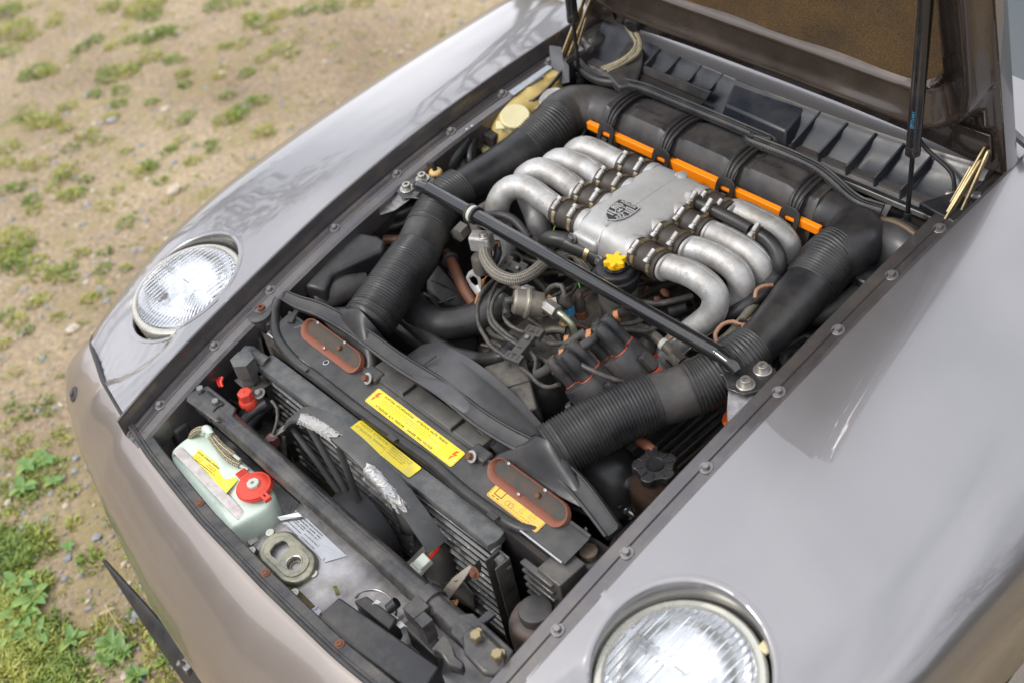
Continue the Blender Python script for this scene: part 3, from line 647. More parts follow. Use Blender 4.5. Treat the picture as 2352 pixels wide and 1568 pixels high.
# round nozzle plug on the bumper
from mathutils.bvhtree import BVHTree
bt_=BVHTree.FromPolygons([Vector(v) for v in V],F); hit=bt_.ray_cast(Vector(CX),(at(170,904,z=.5)-Vector(CX)).normalized()); hn=hit[1] if hit[1] is None or hit[1].z>0 else -hit[1]
M=frame(hit[0] if hit[0] else at(170,904,z=.565),hn if hit[0] else (0,0,1)); 
pc=obj('washer_jet_plug',(*lathe([(.0165,-.004),(.0165,.001),(.0145,.003),(.006,.0035),(.006,.006),(.003,.008),(0,.008)],28,M),40),RUB,BUMP)
# black front channel with rusty screws
xsn=np.linspace(-.50,.50,60); rows=[]
for x in xsn:
    p=seam(x); rows.append([p+Vector((0,q,h)) for q,h in ((.000,.001),(.003,.005),(.006,.004),(.008,.001),(.024,.0),(.0265,-.002),(.027,-.05))])
CH=obj('front_channel',(*grid(rows),30),TUBEP,CAR)
for x in (-.455,-.235,-.02,.19,.39): 
    p=seam(x)+Vector((0,.0165,.0012)); o=obj('screw',(*lathe([(.0085,0),(.0082,.0006),(.0055,.0012),(.0052,.0028),(.003,.0036),(.0026,.0024),(0,.0024)],18),35),RUST,CH,mw=frame(p,(0,-.1,1)))
# under-bumper flap
q=[(243,1287,.215),(330,1400,.205),(432,1535,.2),(500,1625,.2),(640,1800,.2)]; P=pts(*q)
P=P+[Vector((-p.x,p.y,p.z)) for p in P[::-1] if p.x<-.15]
fl=obj('under_bumper_flap',(*ribbon(P,[.006,.040,.055,.06,.055,.040,.006],.006,(0,-.72,.7),.02),40),BLK,CAR)
c=at(430,1530,z=.212); obj('flap_clip',join(box(c,(.03,.018,.02)),lathe([(.007,0),(.007,.022),(0,.022)],10,frame(c,(-.4,-.5,.8)))),DULLZ,fl,bevel=.002)
# bay floor and lower structure, cowl bulkhead
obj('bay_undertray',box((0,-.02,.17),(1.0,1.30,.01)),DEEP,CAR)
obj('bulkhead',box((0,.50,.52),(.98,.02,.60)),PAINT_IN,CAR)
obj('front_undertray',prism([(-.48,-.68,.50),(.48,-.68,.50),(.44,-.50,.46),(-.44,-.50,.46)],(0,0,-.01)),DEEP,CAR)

# --- bonnet, raised
TH=math.radians(77); HC,HS=math.cos(TH),math.sin(TH)
def hp(x,sv,h=0.): # h: out of the underside, towards the bay
    return Vector((x,.567-sv*HC-h*HS,.880+sv*HS-h*HC))
IN=(.395,.150,1.20,.07)  # insulation half width, lower edge, upper edge, corner radius
def rr_d(x,sv):
    cy=(IN[1]+IN[2])/2; qx=abs(x)-(IN[0]-IN[3]); qy=abs(sv-cy)-((IN[2]-IN[1])/2-IN[3])
    return math.hypot(max(qx,0),max(qy,0))+min(max(qx,qy),0)-IN[3]
def hh(x,sv):
    d=rr_d(x,sv)
    if d<0: return .004
    if d<.008: return .004+.016*d/.008
    if d<.013: return .020
    if d<.088:
        t=(d-.013)/.075; return .008+.034*float(np.interp(t,[0,.08,.78,.88,.94,1],[0,0,1,1.0,.55,-.05]))-.002*t
    return .006+.004*math.sin((d-.085)*60)*0
def hw(sv): return .497-.02*sv
def rear_curve(x): return .024*(1-min(1,abs(x)/.46)**3)-.001
svs=np.concatenate([np.arange(0,.25,.006),np.arange(.25,1.285,.03)]); rows=[]
for i,sv in enumerate(svs):
    W_=hw(sv); row=[]
    for u_ in np.concatenate([np.linspace(-1,-.7,36),np.linspace(-.68,.68,40),np.linspace(.7,1,36)]):
        x=u_*W_; s2=sv+rear_curve(x)*max(0,1-sv/.10); e=(W_-abs(x)); 
        h=hh(x,sv)
        if .012<e<.05 and sv>.10: h+=.008*math.sin(PI*(e-.012)/.038)
        if e<.006: h-=.004
        row.append(hp(x,s2,h))
    rows.append(row)
V,F=grid(rows)
HOOD=obj('bonnet',(V,F,50),HOODIN,CAR,label='raised bonnet, dark brown on its underside')
rows=[]
for sv in svs[::3]:
    W_=hw(sv); rows.append([hp(u_*W_,sv+rear_curve(u_*W_)*max(0,1-sv/.10),-.028-.02*(1-abs(u_)**2)+(.022 if abs(u_)>.999 else 0)) for u_ in np.linspace(-1,1,60)])
V,F=grid(rows); obj('bonnet_skin',(V,[f[::-1] for f in F],60),PAINT,HOOD)
for s in (-1,1):
    rows=[[hp(s*hw(sv),sv,.002),hp(s*(hw(sv)+.002),sv,-.012),hp(s*hw(sv),sv,-.027)] for sv in svs[::3]]
    obj('bonnet_edge',(*grid(rows),60),PAINT,HOOD)
rows=[[hp(x,rear_curve(x),h_) for h_ in (.006,-.006,-.03-.018*(1-(abs(x)/.497)**2))] for x in np.linspace(-.497,.497,50)]
obj('bonnet_rear_edge',(*grid(rows),60),HOODIN,HOOD)
rows=[[hp(u_*(IN[0]+.001),sv,.0045+.002*math.sin(x_)) for x_,u_ in enumerate(np.linspace(-1,1,40))] for sv in np.arange(IN[1]-.001,1.16,.03)]
rows=[]
for sv in np.arange(IN[1]-.002,1.195,.02):
    row=[]
    for u_ in np.linspace(-1,1,50):
        cyv=IN[1]+IN[3]; wx=IN[0]+.002
        if sv<cyv: wx=IN[0]-IN[3]+math.sqrt(max(0,(IN[3]+.003)**2-(cyv-sv)**2))
        row.append(hp(u_*wx,sv,.007+.0015*math.sin(u_*9)*math.sin(sv*11)))
    rows.append(row)
obj('insulation_blanket',(*grid(rows),60),TAN,HOOD,label='speckled tan felt under the bonnet')
# lower right pressed pad and bracket pocket
for s in (1,-1):
    obj('hinge_reinforcement',prism([hp(s*.40,.02,.006),hp(s*.475,.02,.006),hp(s*.475,.085,.006),hp(s*.405,.085,.006)],(0,-.006,-.001)),HOODIN,HOOD,bevel=.002)
# struts (gas springs)
def strut(s):
    bt=Vector((s*.399,.434,.822)); 
    tp=hp(s*.400,.40,.03) if s>0 else hp(s*.400,.40,.03)
    d=(tp-bt).normalized(); Lg=(tp-bt).length
    body=join(tube([bt+d*.132,tp-d*.03],.0118,18,step=.1),lathe([(.0125,0),(.0125,.016),(.0118,.018)],16,frame(bt+d*.130,d)))
    G_=obj('gas_strut',(*body,40),BLACKP,CAR,label='%s gas strut propping the bonnet'%('near' if s>0 else 'far'))
    obj('strut_rod',(*tube([bt,bt+d*.135],.0042,12,step=.1),60),BLACKP,G_)
    obj('ball_socket',(*join(tube([bt-d*.014,bt+d*.012],[.008,.0065],12,step=.01),lathe([(.004,0),(.010,.004),(.010,.012),(.004,.016)],14,frame(bt-d*.008-Vector((s*.01,0,0)),(s,0,0)))),40),BLK,G_)
    obj('top_socket',(*join(tube([tp-d*.035,tp-d*.01,tp+d*.004],[.0105,.0145,.012],14,step=.006)),40),BLACKP,G_)
    if s>0:
        side=(Vector(CX)-(bt+d*.21)); side=(side-d*side.dot(d)).normalized()
        def sm(a): return side
        xx=d; c=bt+d*.185+side*.0120
        for k,(st,off,sz) in enumerate((('STABILUS',.0035,.006),('LIFT-O-MAT',-.002,.006),('9285 5116 0',-.006,.0028))):
            M=Matrix.Translation(c+d.cross(side)*(-off)*-1-side*abs(off)*.25)@Matrix((d,side.cross(d),side)).transposed().to_4x4(); text(st,sz,M,BLUE,G_,.0001)
    return G_
strut(1); strut(-1)
# hinges: yellow passivated links
def link(a,b,w_,th,side=(1,0,0)):
    a=Vector(a);b=Vector(b); d=(b-a); L_=d.length; M=Matrix.Translation(a)@Matrix((d.normalized(),Vector(side).cross(d.normalized()).normalized(),Vector(side))).transposed().to_4x4()
    o=[(math.cos(t)*w_,math.sin(t)*w_) for t in np.linspace(PI/2,3*PI/2,7)]+[(L_+math.cos(t)*w_,math.sin(t)*w_) for t in np.linspace(-PI/2,PI/2,7)]
    return flatpoly(o,th,M)
for s in (1,-1):
    f=[link((s*.462,.440,.835),(s*.470,.520,.915),.008,.004),link((s*.455,.455,.835),(s*.462,.545,.925),.0075,.004),link((s*.474,.470,.845),(s*.474,.535,.93),.005,.004),link((s*.448,.47,.84),(s*.455,.52,.90),.004,.003)]
    Hn=obj('bonnet_hinge',(*join(*f),30),BRASS,CAR,bevel=.0008)
    for p in ((s*.462,.440,.835),(s*.455,.455,.835)): obj('pivot',(*lathe([(.006,-.006),(.008,0),(.006,.008),(0,.009)],14,frame(Vector(p),(s*-1,0,0))),40),ZINC,Hn)
    obj('hinge_tube',(*tube([(s*.43,.50,.845),(s*.485,.515,.855)],.009,14),50),DULLZ,Hn)
# --- cowl: painted strip, windscreen, black plastic grille
rows=[[Vector((x,.580-.033*max(0,1-(x/.5)**2)+k*.10,.871+k*.012)) for k in (0,.2,.6,1.,1.8,2.7)] for x in np.linspace(-.80,.80,40)]
obj('cowl_panel',(*grid(rows),60),PAINT,CAR)
rows=[[Vector((x,.755+.03*(1-(x/.7)**2)+k*.75,.889+k*.42)) for k in (0,.5,1.)] for x in np.linspace(-.72,.72,24)]
obj('windscreen',(*grid(rows),60),WIND,CAR)
for s in (-1,1): obj('screen_pillar',(*tube([(s*.74,.74,.885),(s*.70,1.10,1.08),(s*.64,1.52,1.30)],.022,10,flat=.6),60),PAINT,CAR)
P=pts((2316,300,.90),(2338,322,.90),(2365,345,.905)); obj('wiper_arm',(*ribbon(P,.012,.008,(0,0,1)),40),BLACKP,CAR,bevel=.001)
def cz(y): return float(np.interp(y,[.47,.52,.60,.62,.66],[.800,.815,.850,.866,.868]))
rows=[]
for x in np.linspace(-.46,.46,60):
    c=(1-(x/.5)**2)
    rows.append([Vector((x,y0-.033*max(0,c)*(i>2),zz)) for i,(y0,zz) in enumerate(((.470,.815),(.485,.812),(.495,.812),(.560,.846),(.567,.860),(.576,.866),(.580,.870)))])
GR=obj('cowl_grille',(*grid(rows),40),mat('cowl_plastic',(.014,.017,.024),.34,0,var=.25,scale=20,bump=.05,bscale=400,dirt=(.05,.05,.052),dirt_amt=.32,dirt_scale=9,speck=(.3,.3,.28),speck_amt=-.4,speck_scale=200),CAR)
for (u1,v1),(u2,v2) in [((1515,111),(1480,148)),((1562,130),(1527,165)),((1611,149),(1580,185)),((1661,169),(1630,204)),((1884,256),(1819,328)),((1946,281),(1879,352)),((2012,305),(1943,382)),((2077,329),(2008,408)),((2140,356),(2068,436))]:
    A=at(u1,v1,z=.872); B=at(u2,v2,z=.834 if u1>1700 else .85)
    obj('grille_rib',prism([A+Vector((-.002,0,0)),A+Vector((.002,0,0)),B+Vector((.002,0,0)),B+Vector((-.002,0,0))],(0,0,-.022)),GR.data.materials[0],GR,bevel=.0008)
# raised centre hump and the open slot
A=[Vector((-.078,.552,.868)),Vector((.094,.548,.868)),Vector((.094,.491,.848)),Vector((-.055,.496,.848))]
hump=([*A,*[Vector((-.085,.552,.835)),Vector((.105,.548,.835)),Vector((.100,.478,.812)),Vector((-.062,.482,.812))]],[(0,1,2,3)[::-1],(3,2,6,7)[::-1],(0,3,7,4)[::-1],(1,5,6,2)[::-1]])
obj('grille_hump',hump,GR.data.materials[0],GR,bevel=.004)
obj('slot_lip',prism([at(1478,152,z=.858),at(1632,212,z=.858),at(1620,232,z=.84),at(1476,170,z=.84)],(0,.006,-.002)),BLKG,GR,bevel=.001)
obj('slot_opening',prism([at(1476,172,z=.842),at(1620,236,z=.842),at(1600,250,z=.842),at(1465,185,z=.842)],(0,0,.002)),DEEP,GR)
obj('blower_lid',prism([at(1392,170,z=.852),at(1440,98,z=.862),at(1482,90,z=.862),at(1474,150,z=.856),at(1460,195,z=.85),at(1420,200,z=.85)],(0,0,-.02)),BLKG,GR,bevel=.004)
obj('access_plate',prism([at(2110,505-40,z=.845),at(2190,440,z=.86),at(2250,470,z=.86),at(2190,512,z=.845)],(0,0,-.015)),BLK,GR,bevel=.003)
# ================================================================ engine bay
CR=dict(A=(1300,200,3.136),B=(1900,300,3.136),C=(1000,500,3.136),D=(1600,600,3.136),E=(1300,850,3.136),F=(700,800,3.136),G=(450,1150,3.136),H=(800,1150,3.136),I=(700,1500,2.94),J=(1200,1200,3.136),K=(1600,0,2.904),L=(2300,0,2.904),M=(1400,1500,2.613),N=(800,0,2.613))
def q(c,*l):
    """points noted on enlarged views of the place, each with its own real height"""
    x0,y0,s=CR[c]; return [at((x0+x/s)*.784,(y0+y/s)*.784,z=z) for x,y,z in l]
X1=Vector((1,0,0)); Y1=Vector((0,1,0)); Z1=Vector((0,0,1))
def mir(p,s): return Vector((p[0]*s,p[1],p[2]))

# ---- engine mass under everything
blk=join(box((0,.12,.50),(.34,.46,.20)),box((-.0,.10,.62),(.20,.40,.06)),box((-.12,-.05,.60),(.12,.10,.05)),box((.06,-.03,.59),(.16,.10,.06)),box((0,-.13,.55),(.24,.06,.14)))
EB=obj('engine_block',blk,GRIME,CAR,bevel=.008)
for s in (-1,1):
    M=Matrix.Translation((s*.25,.10,.565))@Matrix.Rotation(s*math.radians(32),4,'Y')
    cv=obj('cam_cover',box((0,0,0),(.15,.52,.07),M),BLKG,CAR,bevel=.012)
    for k in range(7): obj('rib',box((-.052+k*.0175,0,.037),(.004,.50,.006),M),BLKG,cv,bevel=.001)
    bc=obj('belt_cover',box((s*.24,-.185,.57),(.20,.05,.17),None),BLK,CAR,bevel=.015)
# belt cover plate between the far hose and the brown pipe
pl=q('C',(780,860,.675),(900,860,.675),(1225,1245,.655),(930,1235,.64),(780,1090,.64)); BCV=obj('cover_panel',prism(pl,(0,0,-.03)),BLKG,CAR,bevel=.004)
for a,b in ((q('C',(830,1010,.657),(1090,1130,.657))),(q('C',(760,1130,.65),(900,1215,.645))),q('C',(900,1215,.648),(1090,1140,.655)),q('C',(985,930,.677),(1200,1225,.660))): obj('rib',tube([a,b],.0028,6,step=.05),BLKG,BCV)

# ---- air filter housing
AP=[(.300,.66),(.316,.70),(.330,.745),(.345,.775),(.351,.793),(.3515,.800),(.347,.8005),(.347,.806),(.3545,.8065),(.3555,.811),(.3715,.8370),(.375,.8395),(.40,.8430),(.432,.8430),(.443,.838),(.451,.822),(.455,.79),(.455,.70)]
xsn=np.concatenate([[-.262,-.258],np.linspace(-.25,.25,80),[.258,.262]]); rows=[]
for x in xsn:
    row=[]; e=1 if abs(x)<.26 else .985
    for y,z in AP:
        dz=0
        if z>.83:
            g_=min(abs(x-c) for c in (-.227,-.08,.08,.227)); dz=-.0035*float(smooth01(.030,.024,g_))
        row.append(Vector((x,.40+(y-.40)*e,.76+(z-.76)*e+dz)))
    rows.append(row)
V,F=grid(rows); m_=len(AP); F+= [tuple(range(m_))[::-1],tuple((len(rows)-1)*m_+j for j in range(m_))]
AB=obj('air_filter_housing',(V,[f[::-1] for f in F],24),BLKG,CAR,label='long dark air filter housing strapped down across the back of the bay')
def stripe(x0,x1,h,off,z=.8005): return box(((x0+x1)/2,.3475-off/2,z+.0005),(x1-x0,.007+off,h))
for x0,x1,h,o_ in ((-.286,-.244,.017,.004),(-.214,-.096,.017,.004),(-.064,-.052,.015,.003),(-.052,.058,.022,.007),(.058,.064,.015,.003),(.096,.212,.017,.004),(.243,.288,.017,.004),(-.244,-.214,.007,.006),(-.096,-.064,.007,.006),(.064,.096,.007,.006),(.212,.243,.007,.006)):
    obj('orange_filter_edge',stripe(x0,x1,h,o_,.799),ORANGE,AB,bevel=.0015)
for c in (-.227,-.08,.08,.227):
    # rubber strap: three ribs over the lid, clip plate with a window, tail
    prof=[(.345,.816),(.352,.829),(.364,.840),(.378,.8455),(.40,.849),(.425,.8475),(.441,.840),(.452,.824)]
    for dx in (-.0105,0,.0105):
        w_=lambda k:(.62+.38*min(1,k/3))
        obj('strap_rib',(*tube([Vector((c+dx*w_(k),y,z)) for k,(y,z) in enumerate(prof)],.0042,8,step=.006,flat=.8),60),BLK,AB)
    obj('strap_web',(*ribbon([Vector((c,y,z-.002)) for y,z in prof],.026,.0015,(0,-.3,1)),40),BLK,AB)
    M=Matrix.Translation((c,.336,.799))@Matrix((X1,Vector((0,.38,.92)),Vector((0,-.92,.38)))).transposed().to_4x4()@Matrix.Diagonal((1.22,1.22,1,1))
    o_=[(-.009,.022),(.009,.022),(.016,.016),(.0175,.008),(.0175,-.010),(.012,-.018),(.009,-.022),(-.009,-.022),(-.012,-.018),(-.0175,-.010),(-.0175,.008),(-.016,.016)]
    i_=[(-.006,.008),(.006,.008),(.0088,.0075),(.0092,.004),(.0092,-.005),(.0088,-.0085),(.006,-.009),(-.006,-.009),(-.0088,-.0085),(-.0092,-.005),(-.0092,.004),(-.0088,.0075)]
    obj('strap_clip',ringpoly(o_,i_,.004,M),BLK,AB,bevel=.0008)
    obj('clip_tongue',box((0,-.006,.003),(.011,.006,.006),M),BLKG,AB,bevel=.001)
    obj('strap_tail',(*ribbon([Vector((c,.336,.786)),Vector((c,.334,.770)),Vector((c,.328,.758)),Vector((c-.004,.322,.750))],[.030,.018,.017,.012],.005,(0,-1,.3)),40),BLK,AB)
for c,s1,s2 in ((-.152,'purodenso','> PP-T20 <'),(.152,'Purolator','> PPO + PS <')):
    M=Matrix.Translation((c-.052,.398,.8468)); text(s1,.015,M,BLKG,AB,.0004,'embossed_lettering',bold=.0002)
    M=Matrix.Translation((c+.010,.380,.8462)); text(s2,.010,M,BLKG,AB,.0004,'embossed_lettering')
# elbows
for s in (-1,1):
    P=[mir(p,s) for p in ((.235,.400,.789),(.275,.402,.790),(.318,.396,.793),(.350,.368,.797),(.354,.335,.798),(.348,.305,.797))]
    el_=obj('intake_elbow',(*tube(P,[.050,.049,.049,.051,.050,.047],28,step=.008,flat=1.0),50),BLKG if s<0 else BLK,CAR,label='%s elbow from the air filter housing to its duct'%('far' if s<0 else 'near'))
    obj('elbow_seam',(*tube([mir(p,s) for p in ((.278,.352,.808),(.300,.350,.780),(.302,.325,.765),(.296,.30,.758))],.003,6),60),BLK,el_)
# ducts
def duct(s):
    def mp_(*l): return [mir(p,s) for p in l]
    obj('corrugated_sleeve',(*tube(mp_((.350,.326,.799),(.346,.296,.795),(.348,.262,.787),(.350,.238,.781)),[.0475,.0475,.047,.046],36,step=.0012,ridge=(.0057,.0017)),None),HOSEM,CAR,label='%s rear corrugated sleeve below the elbow'%('far' if s<0 else 'near'))
    obj('intake_duct',(*tube(mp_((.350,.242,.782),(.353,.20,.777),(.362,.13,.774),(.370,.055,.773)),[.0445,.0435,.038,.035],32,step=.01),60),BLK,CAR,label='%s tapered middle duct'%('far' if s<0 else 'near'))
    obj('corrugated_sleeve',(*tube(mp_((.370,.070,.774),(.368,.035,.772),(.360,.004,.766),(.348,-.030,.758),(.338,-.052,.755)),[.0405,.043,.0445,.0445,.0445],36,step=.0012,ridge=(.0060,.0018)),None),HOSEM,CAR,label='%s corrugated sleeve under the brace bar'%('far' if s<0 else 'near'))
    obj('intake_duct',(*tube(mp_((.341,-.045,.756),(.325,-.075,.753),(.304,-.108,.750)),[.0435,.0435,.0445],32,step=.01),60),BLKG,CAR,label='%s short plain duct between corrugated sleeves'%('far' if s<0 else 'near'))
    obj('corrugated_sleeve',(*tube(mp_((.308,-.100,.751),(.290,-.145,.749),(.268,-.205,.742),(.252,-.255,.733),(.247,-.272,.730)),[.0455,.046,.047,.047,.0475],36,step=.0012,ridge=(.0057,.0019)),None),HOSEM,CAR,label='%s long front corrugated sleeve'%('far' if s<0 else 'near'))
    # snorkel: round to flat
    rows=[]
    for k in np.linspace(0,1,14):
        c=Vector((.247,-.268,.729)).lerp(Vector((.267,-.321,.698)),k); kk=k*k*(3-2*k)
        rx=.042+(.108-.042)*kk**.75; rz=.042+(.019-.042)*kk; row=[]
        d=Vector((.16,-1,-.32)).normalized(); side=X1-d*d.dot(X1); side.normalize(); upv=side.cross(d).normalized()
        if upv.z<0: upv=-upv
        ex=1-.45*kk
        for j in range(40):
            a=2*PI*j/40; ca,sa=math.cos(a),math.sin(a)
            row.append(mir(c+side*rx*math.copysign(abs(ca)**ex,ca)+upv*rz*math.copysign(abs(sa)**ex,sa),s))
        rows.append(row)
    V,F=grid(rows,True)
    if s<0: F=[f[::-1] for f in F]
    obj('intake_snorkel',(V,F,60),BLK,CAR,label='%s flat-mouthed snorkel behind the radiator panel'%('far' if s<0 else 'near'))
duct(1); duct(-1)
# red oxide mouths in the radiator panel
for s in (-1,1):
    c=Vector((s*.266,-.3465,.7165)); nr=Vector((0,-.62,.78)).normalized(); M=frame(c,nr,0,(1,0,0))@Matrix.Diagonal((1,.88,1,1))
    def stad(a,b,z,n=40):
        out=[]
        for j in range(n):
            t=2*PI*j/n; cx_=(a-b) if math.cos(t)>0 else -(a-b); out.append(M@Vector((cx_+b*math.cos(t),b*math.sin(t),z)))
        return out
    def stq(a,b,z,oy): return [p+(M.to_3x3()@Vector((0,oy,0))) for p in stad(a,b,z)]
    rows=[stad(.089,.0235,-.008),stad(.0895,.0245,.001),stad(.089,.0238,.0035),stq(.0875,.0225,.0038,.0004),stq(.0845,.0185,.001,.003),stq(.082,.0148,-.0045,.0064),stq(.082,.0145,-.012,.0064)]
    MO=obj('intake_mouth',(*grid(rows,True),50),REDOX,CAR,label='rusty red oval intake mouth at the %s end of the radiator panel'%('far' if s<0 else 'near'))
    rows=[stq(.083,.0155,-.004,.0064),stq(.06,.0005,-.004,.0064)]; obj('mouth_floor',(rows[0],[tuple(range(40))],None),mat('mouth_grey%d'%s,(.040,.040,.034),.7,0,var=.3,scale=40,dirt=(.09,.05,.03),dirt_amt=.3,dirt_scale=40),MO)
    bolt(M@Vector((.02*1,.006,-.004)),nr,MO,.005,RUST,washer=False); 
    for dx,dy in ((-.01,-.012),(-.055,.0225),(.03,.0225)): obj('rivet',(*lathe([(.0032,0),(.0032,.001),(.0015,.0016),(0,.0010)],12),50),DULLZ,MO,mw=M@Matrix.Translation((dx,dy,.0035)))

# ---- plenum
rows=[]
PY=[(.076,.25),(.078,.55),(.084,.82),(.096,.96),(.115,1),(.27,1),(.292,.97),(.303,.85),(.308,.4)]
sec=[(-.070,.765),(-.071,.79),(-.071,.816),(-.068,.829),(-.060,.8365),(-.02,.8385),(.0,.8385),(.02,.8385),(.060,.8365),(.068,.829),(.071,.816),(.071,.79),(.070,.765)]
for y,k in PY:
    wsc=.80+.20*min(1,k+.1); rows.append([Vector((.0125+x*wsc,y,.77+(z-.77)*k+0)) for x,z in sec])
V,F=grid(rows); F.append(tuple(range(13))); F.append(tuple((len(PY)-1)*13+j for j in range(13))[::-1])
PL=obj('intake_plenum',(V,[f[::-1] for f in F],50),ALUP,CAR,label='silver plenum with a shield badge in the middle of the engine'); sb=PL.modifiers.new('s','SUBSURF'); sb.levels=2; sb.render_levels=2
obj('front_boss',box((-.020,.080,.800),(.060,.018,.026)),ALUP,PL,bevel=.006)
obj('ridge',(*tube([(.012,.10,.8368),(.014,.18,.8378),(.016,.285,.836)],.0035,8,flat=.6),60),ALUP,PL)
obj('knob',(*lathe([(.013,0),(.0125,.004),(.008,.0065),(0,.007)],20,Matrix.Translation((.017,.290,.832))),50),ALUP,PL)
for p in ((-.046,.068,.802),(.020,.068,.782)): bolt(Vector(p),(0,-1,.35),PL,.006,DULLZ)
obj('step_edge',(*tube([(.012,.078,.815),(.012,.09,.830),(.011,.11,.8372)],.002,6),60),ALUP,PL)
# shield badge
BM=Matrix.Translation((.006,.142,.8390))@Matrix.Rotation(.03,4,'Z')@Matrix.Diagonal((.78,.78,1,1))
def shp(sc=1.):
    L_=[(-.030,.034),(-.020,.038),(-.010,.0362),(0,.039),(.010,.0362),(.020,.038),(.030,.034),(.031,.018),(.030,0),(.025,-.016),(.015,-.029),(0,-.038),(-.015,-.029),(-.025,-.016),(-.030,0),(-.031,.018)]
    return [(x*sc,y*sc) for x,y in L_]
DARKB=mat('badge_dark',(.05,.05,.055),.4,.3,var=.1); 
BD=obj('shield_badge',flatpoly(shp(1.04),.0016,BM),DARKB,CAR,label='silver shield badge with a small horse shield and lettering, cast on the plenum')
obj('rim',ringpoly(shp(1.04),shp(.965),.0026,BM),ALUP,BD)
def inside(poly): return poly
S1=.0022
for k in range(3): # stripes, lower left and upper right quarters
    obj('stripe',flatpoly([(-.0275,.004-k*.0085-.004),(-.002,.004-k*.0085-.004),(-.002,.004-k*.0085),(-.0278,.004-k*.0085)] if k<1 else [(-.0285+.004*k,-.0015-k*.0075-.0038),(-.002,-.0015-k*.0075-.0038),(-.002,-.0015-k*.0075),(-.029+.003*k,-.0015-k*.0075)],S1,BM),ALUP,BD)
    obj('stripe',flatpoly([(.002,.006+k*.0065),(.0285,.006+k*.0065),(.0285,.0095+k*.0065),(.002,.0095+k*.0065)],S1,BM),ALUP,BD)
for sx_,sy_ in ((-1,1),(1,-1)):   # antlers
    for k in range(3):
        yb=.006+k*.0065 if sy_>0 else -.006-k*.0075
        w0=.022 if sy_>0 else .019-k*.0045
        P=[BM@Vector((sx_*(.006+w0*t),yb+(.003*math.sin(t*5)),.0018)) for t in np.linspace(0,1,8)]
        obj('antler',(*tube(P,.0011,6,step=.002),60),ALUP,BD)
        for t in (.35,.65,.95): a_=BM@Vector((sx_*(.006+w0*t),yb,.0018)); obj('antler_point',tube([a_,BM@Vector((sx_*(.006+w0*t)+.0015,yb+.0035,.0018))],.0008,5,step=.01),ALUP,BD)
obj('inner_shield',flatpoly([(x*.36,y*.36+.002) for x,y in shp()],.0026,BM),DARKB,BD); obj('inner_rim',ringpoly([(x*.38,y*.38+.002) for x,y in shp()],[(x*.32,y*.32+.002) for x,y in shp()],.0032,BM),ALUP,BD)
hs_=[(-.002,-.008),(.000,-.004),(.003,-.006),(.0045,-.0095),(.0055,-.0085),(.005,-.003),(.0035,.001),(.004,.005),(.006,.007),(.0045,.0085),(.002,.0082),(-.0005,.0095),(-.0008,.007),(-.0035,.0045),(-.0055,.0055),(-.005,.003),(-.002,.0015),(-.0035,-.002),(-.0055,-.004),(-.004,-.006)]
obj('horse',flatpoly([(x*.85,y*.85+.001) for x,y in hs_],.0036,BM),ALUP,BD)
text('PORSCHE',.0092,BM@Matrix.Translation((0,.0275,.0018)),ALUP,BD,.0006,'lettering','CENTER',1.12,.0003)

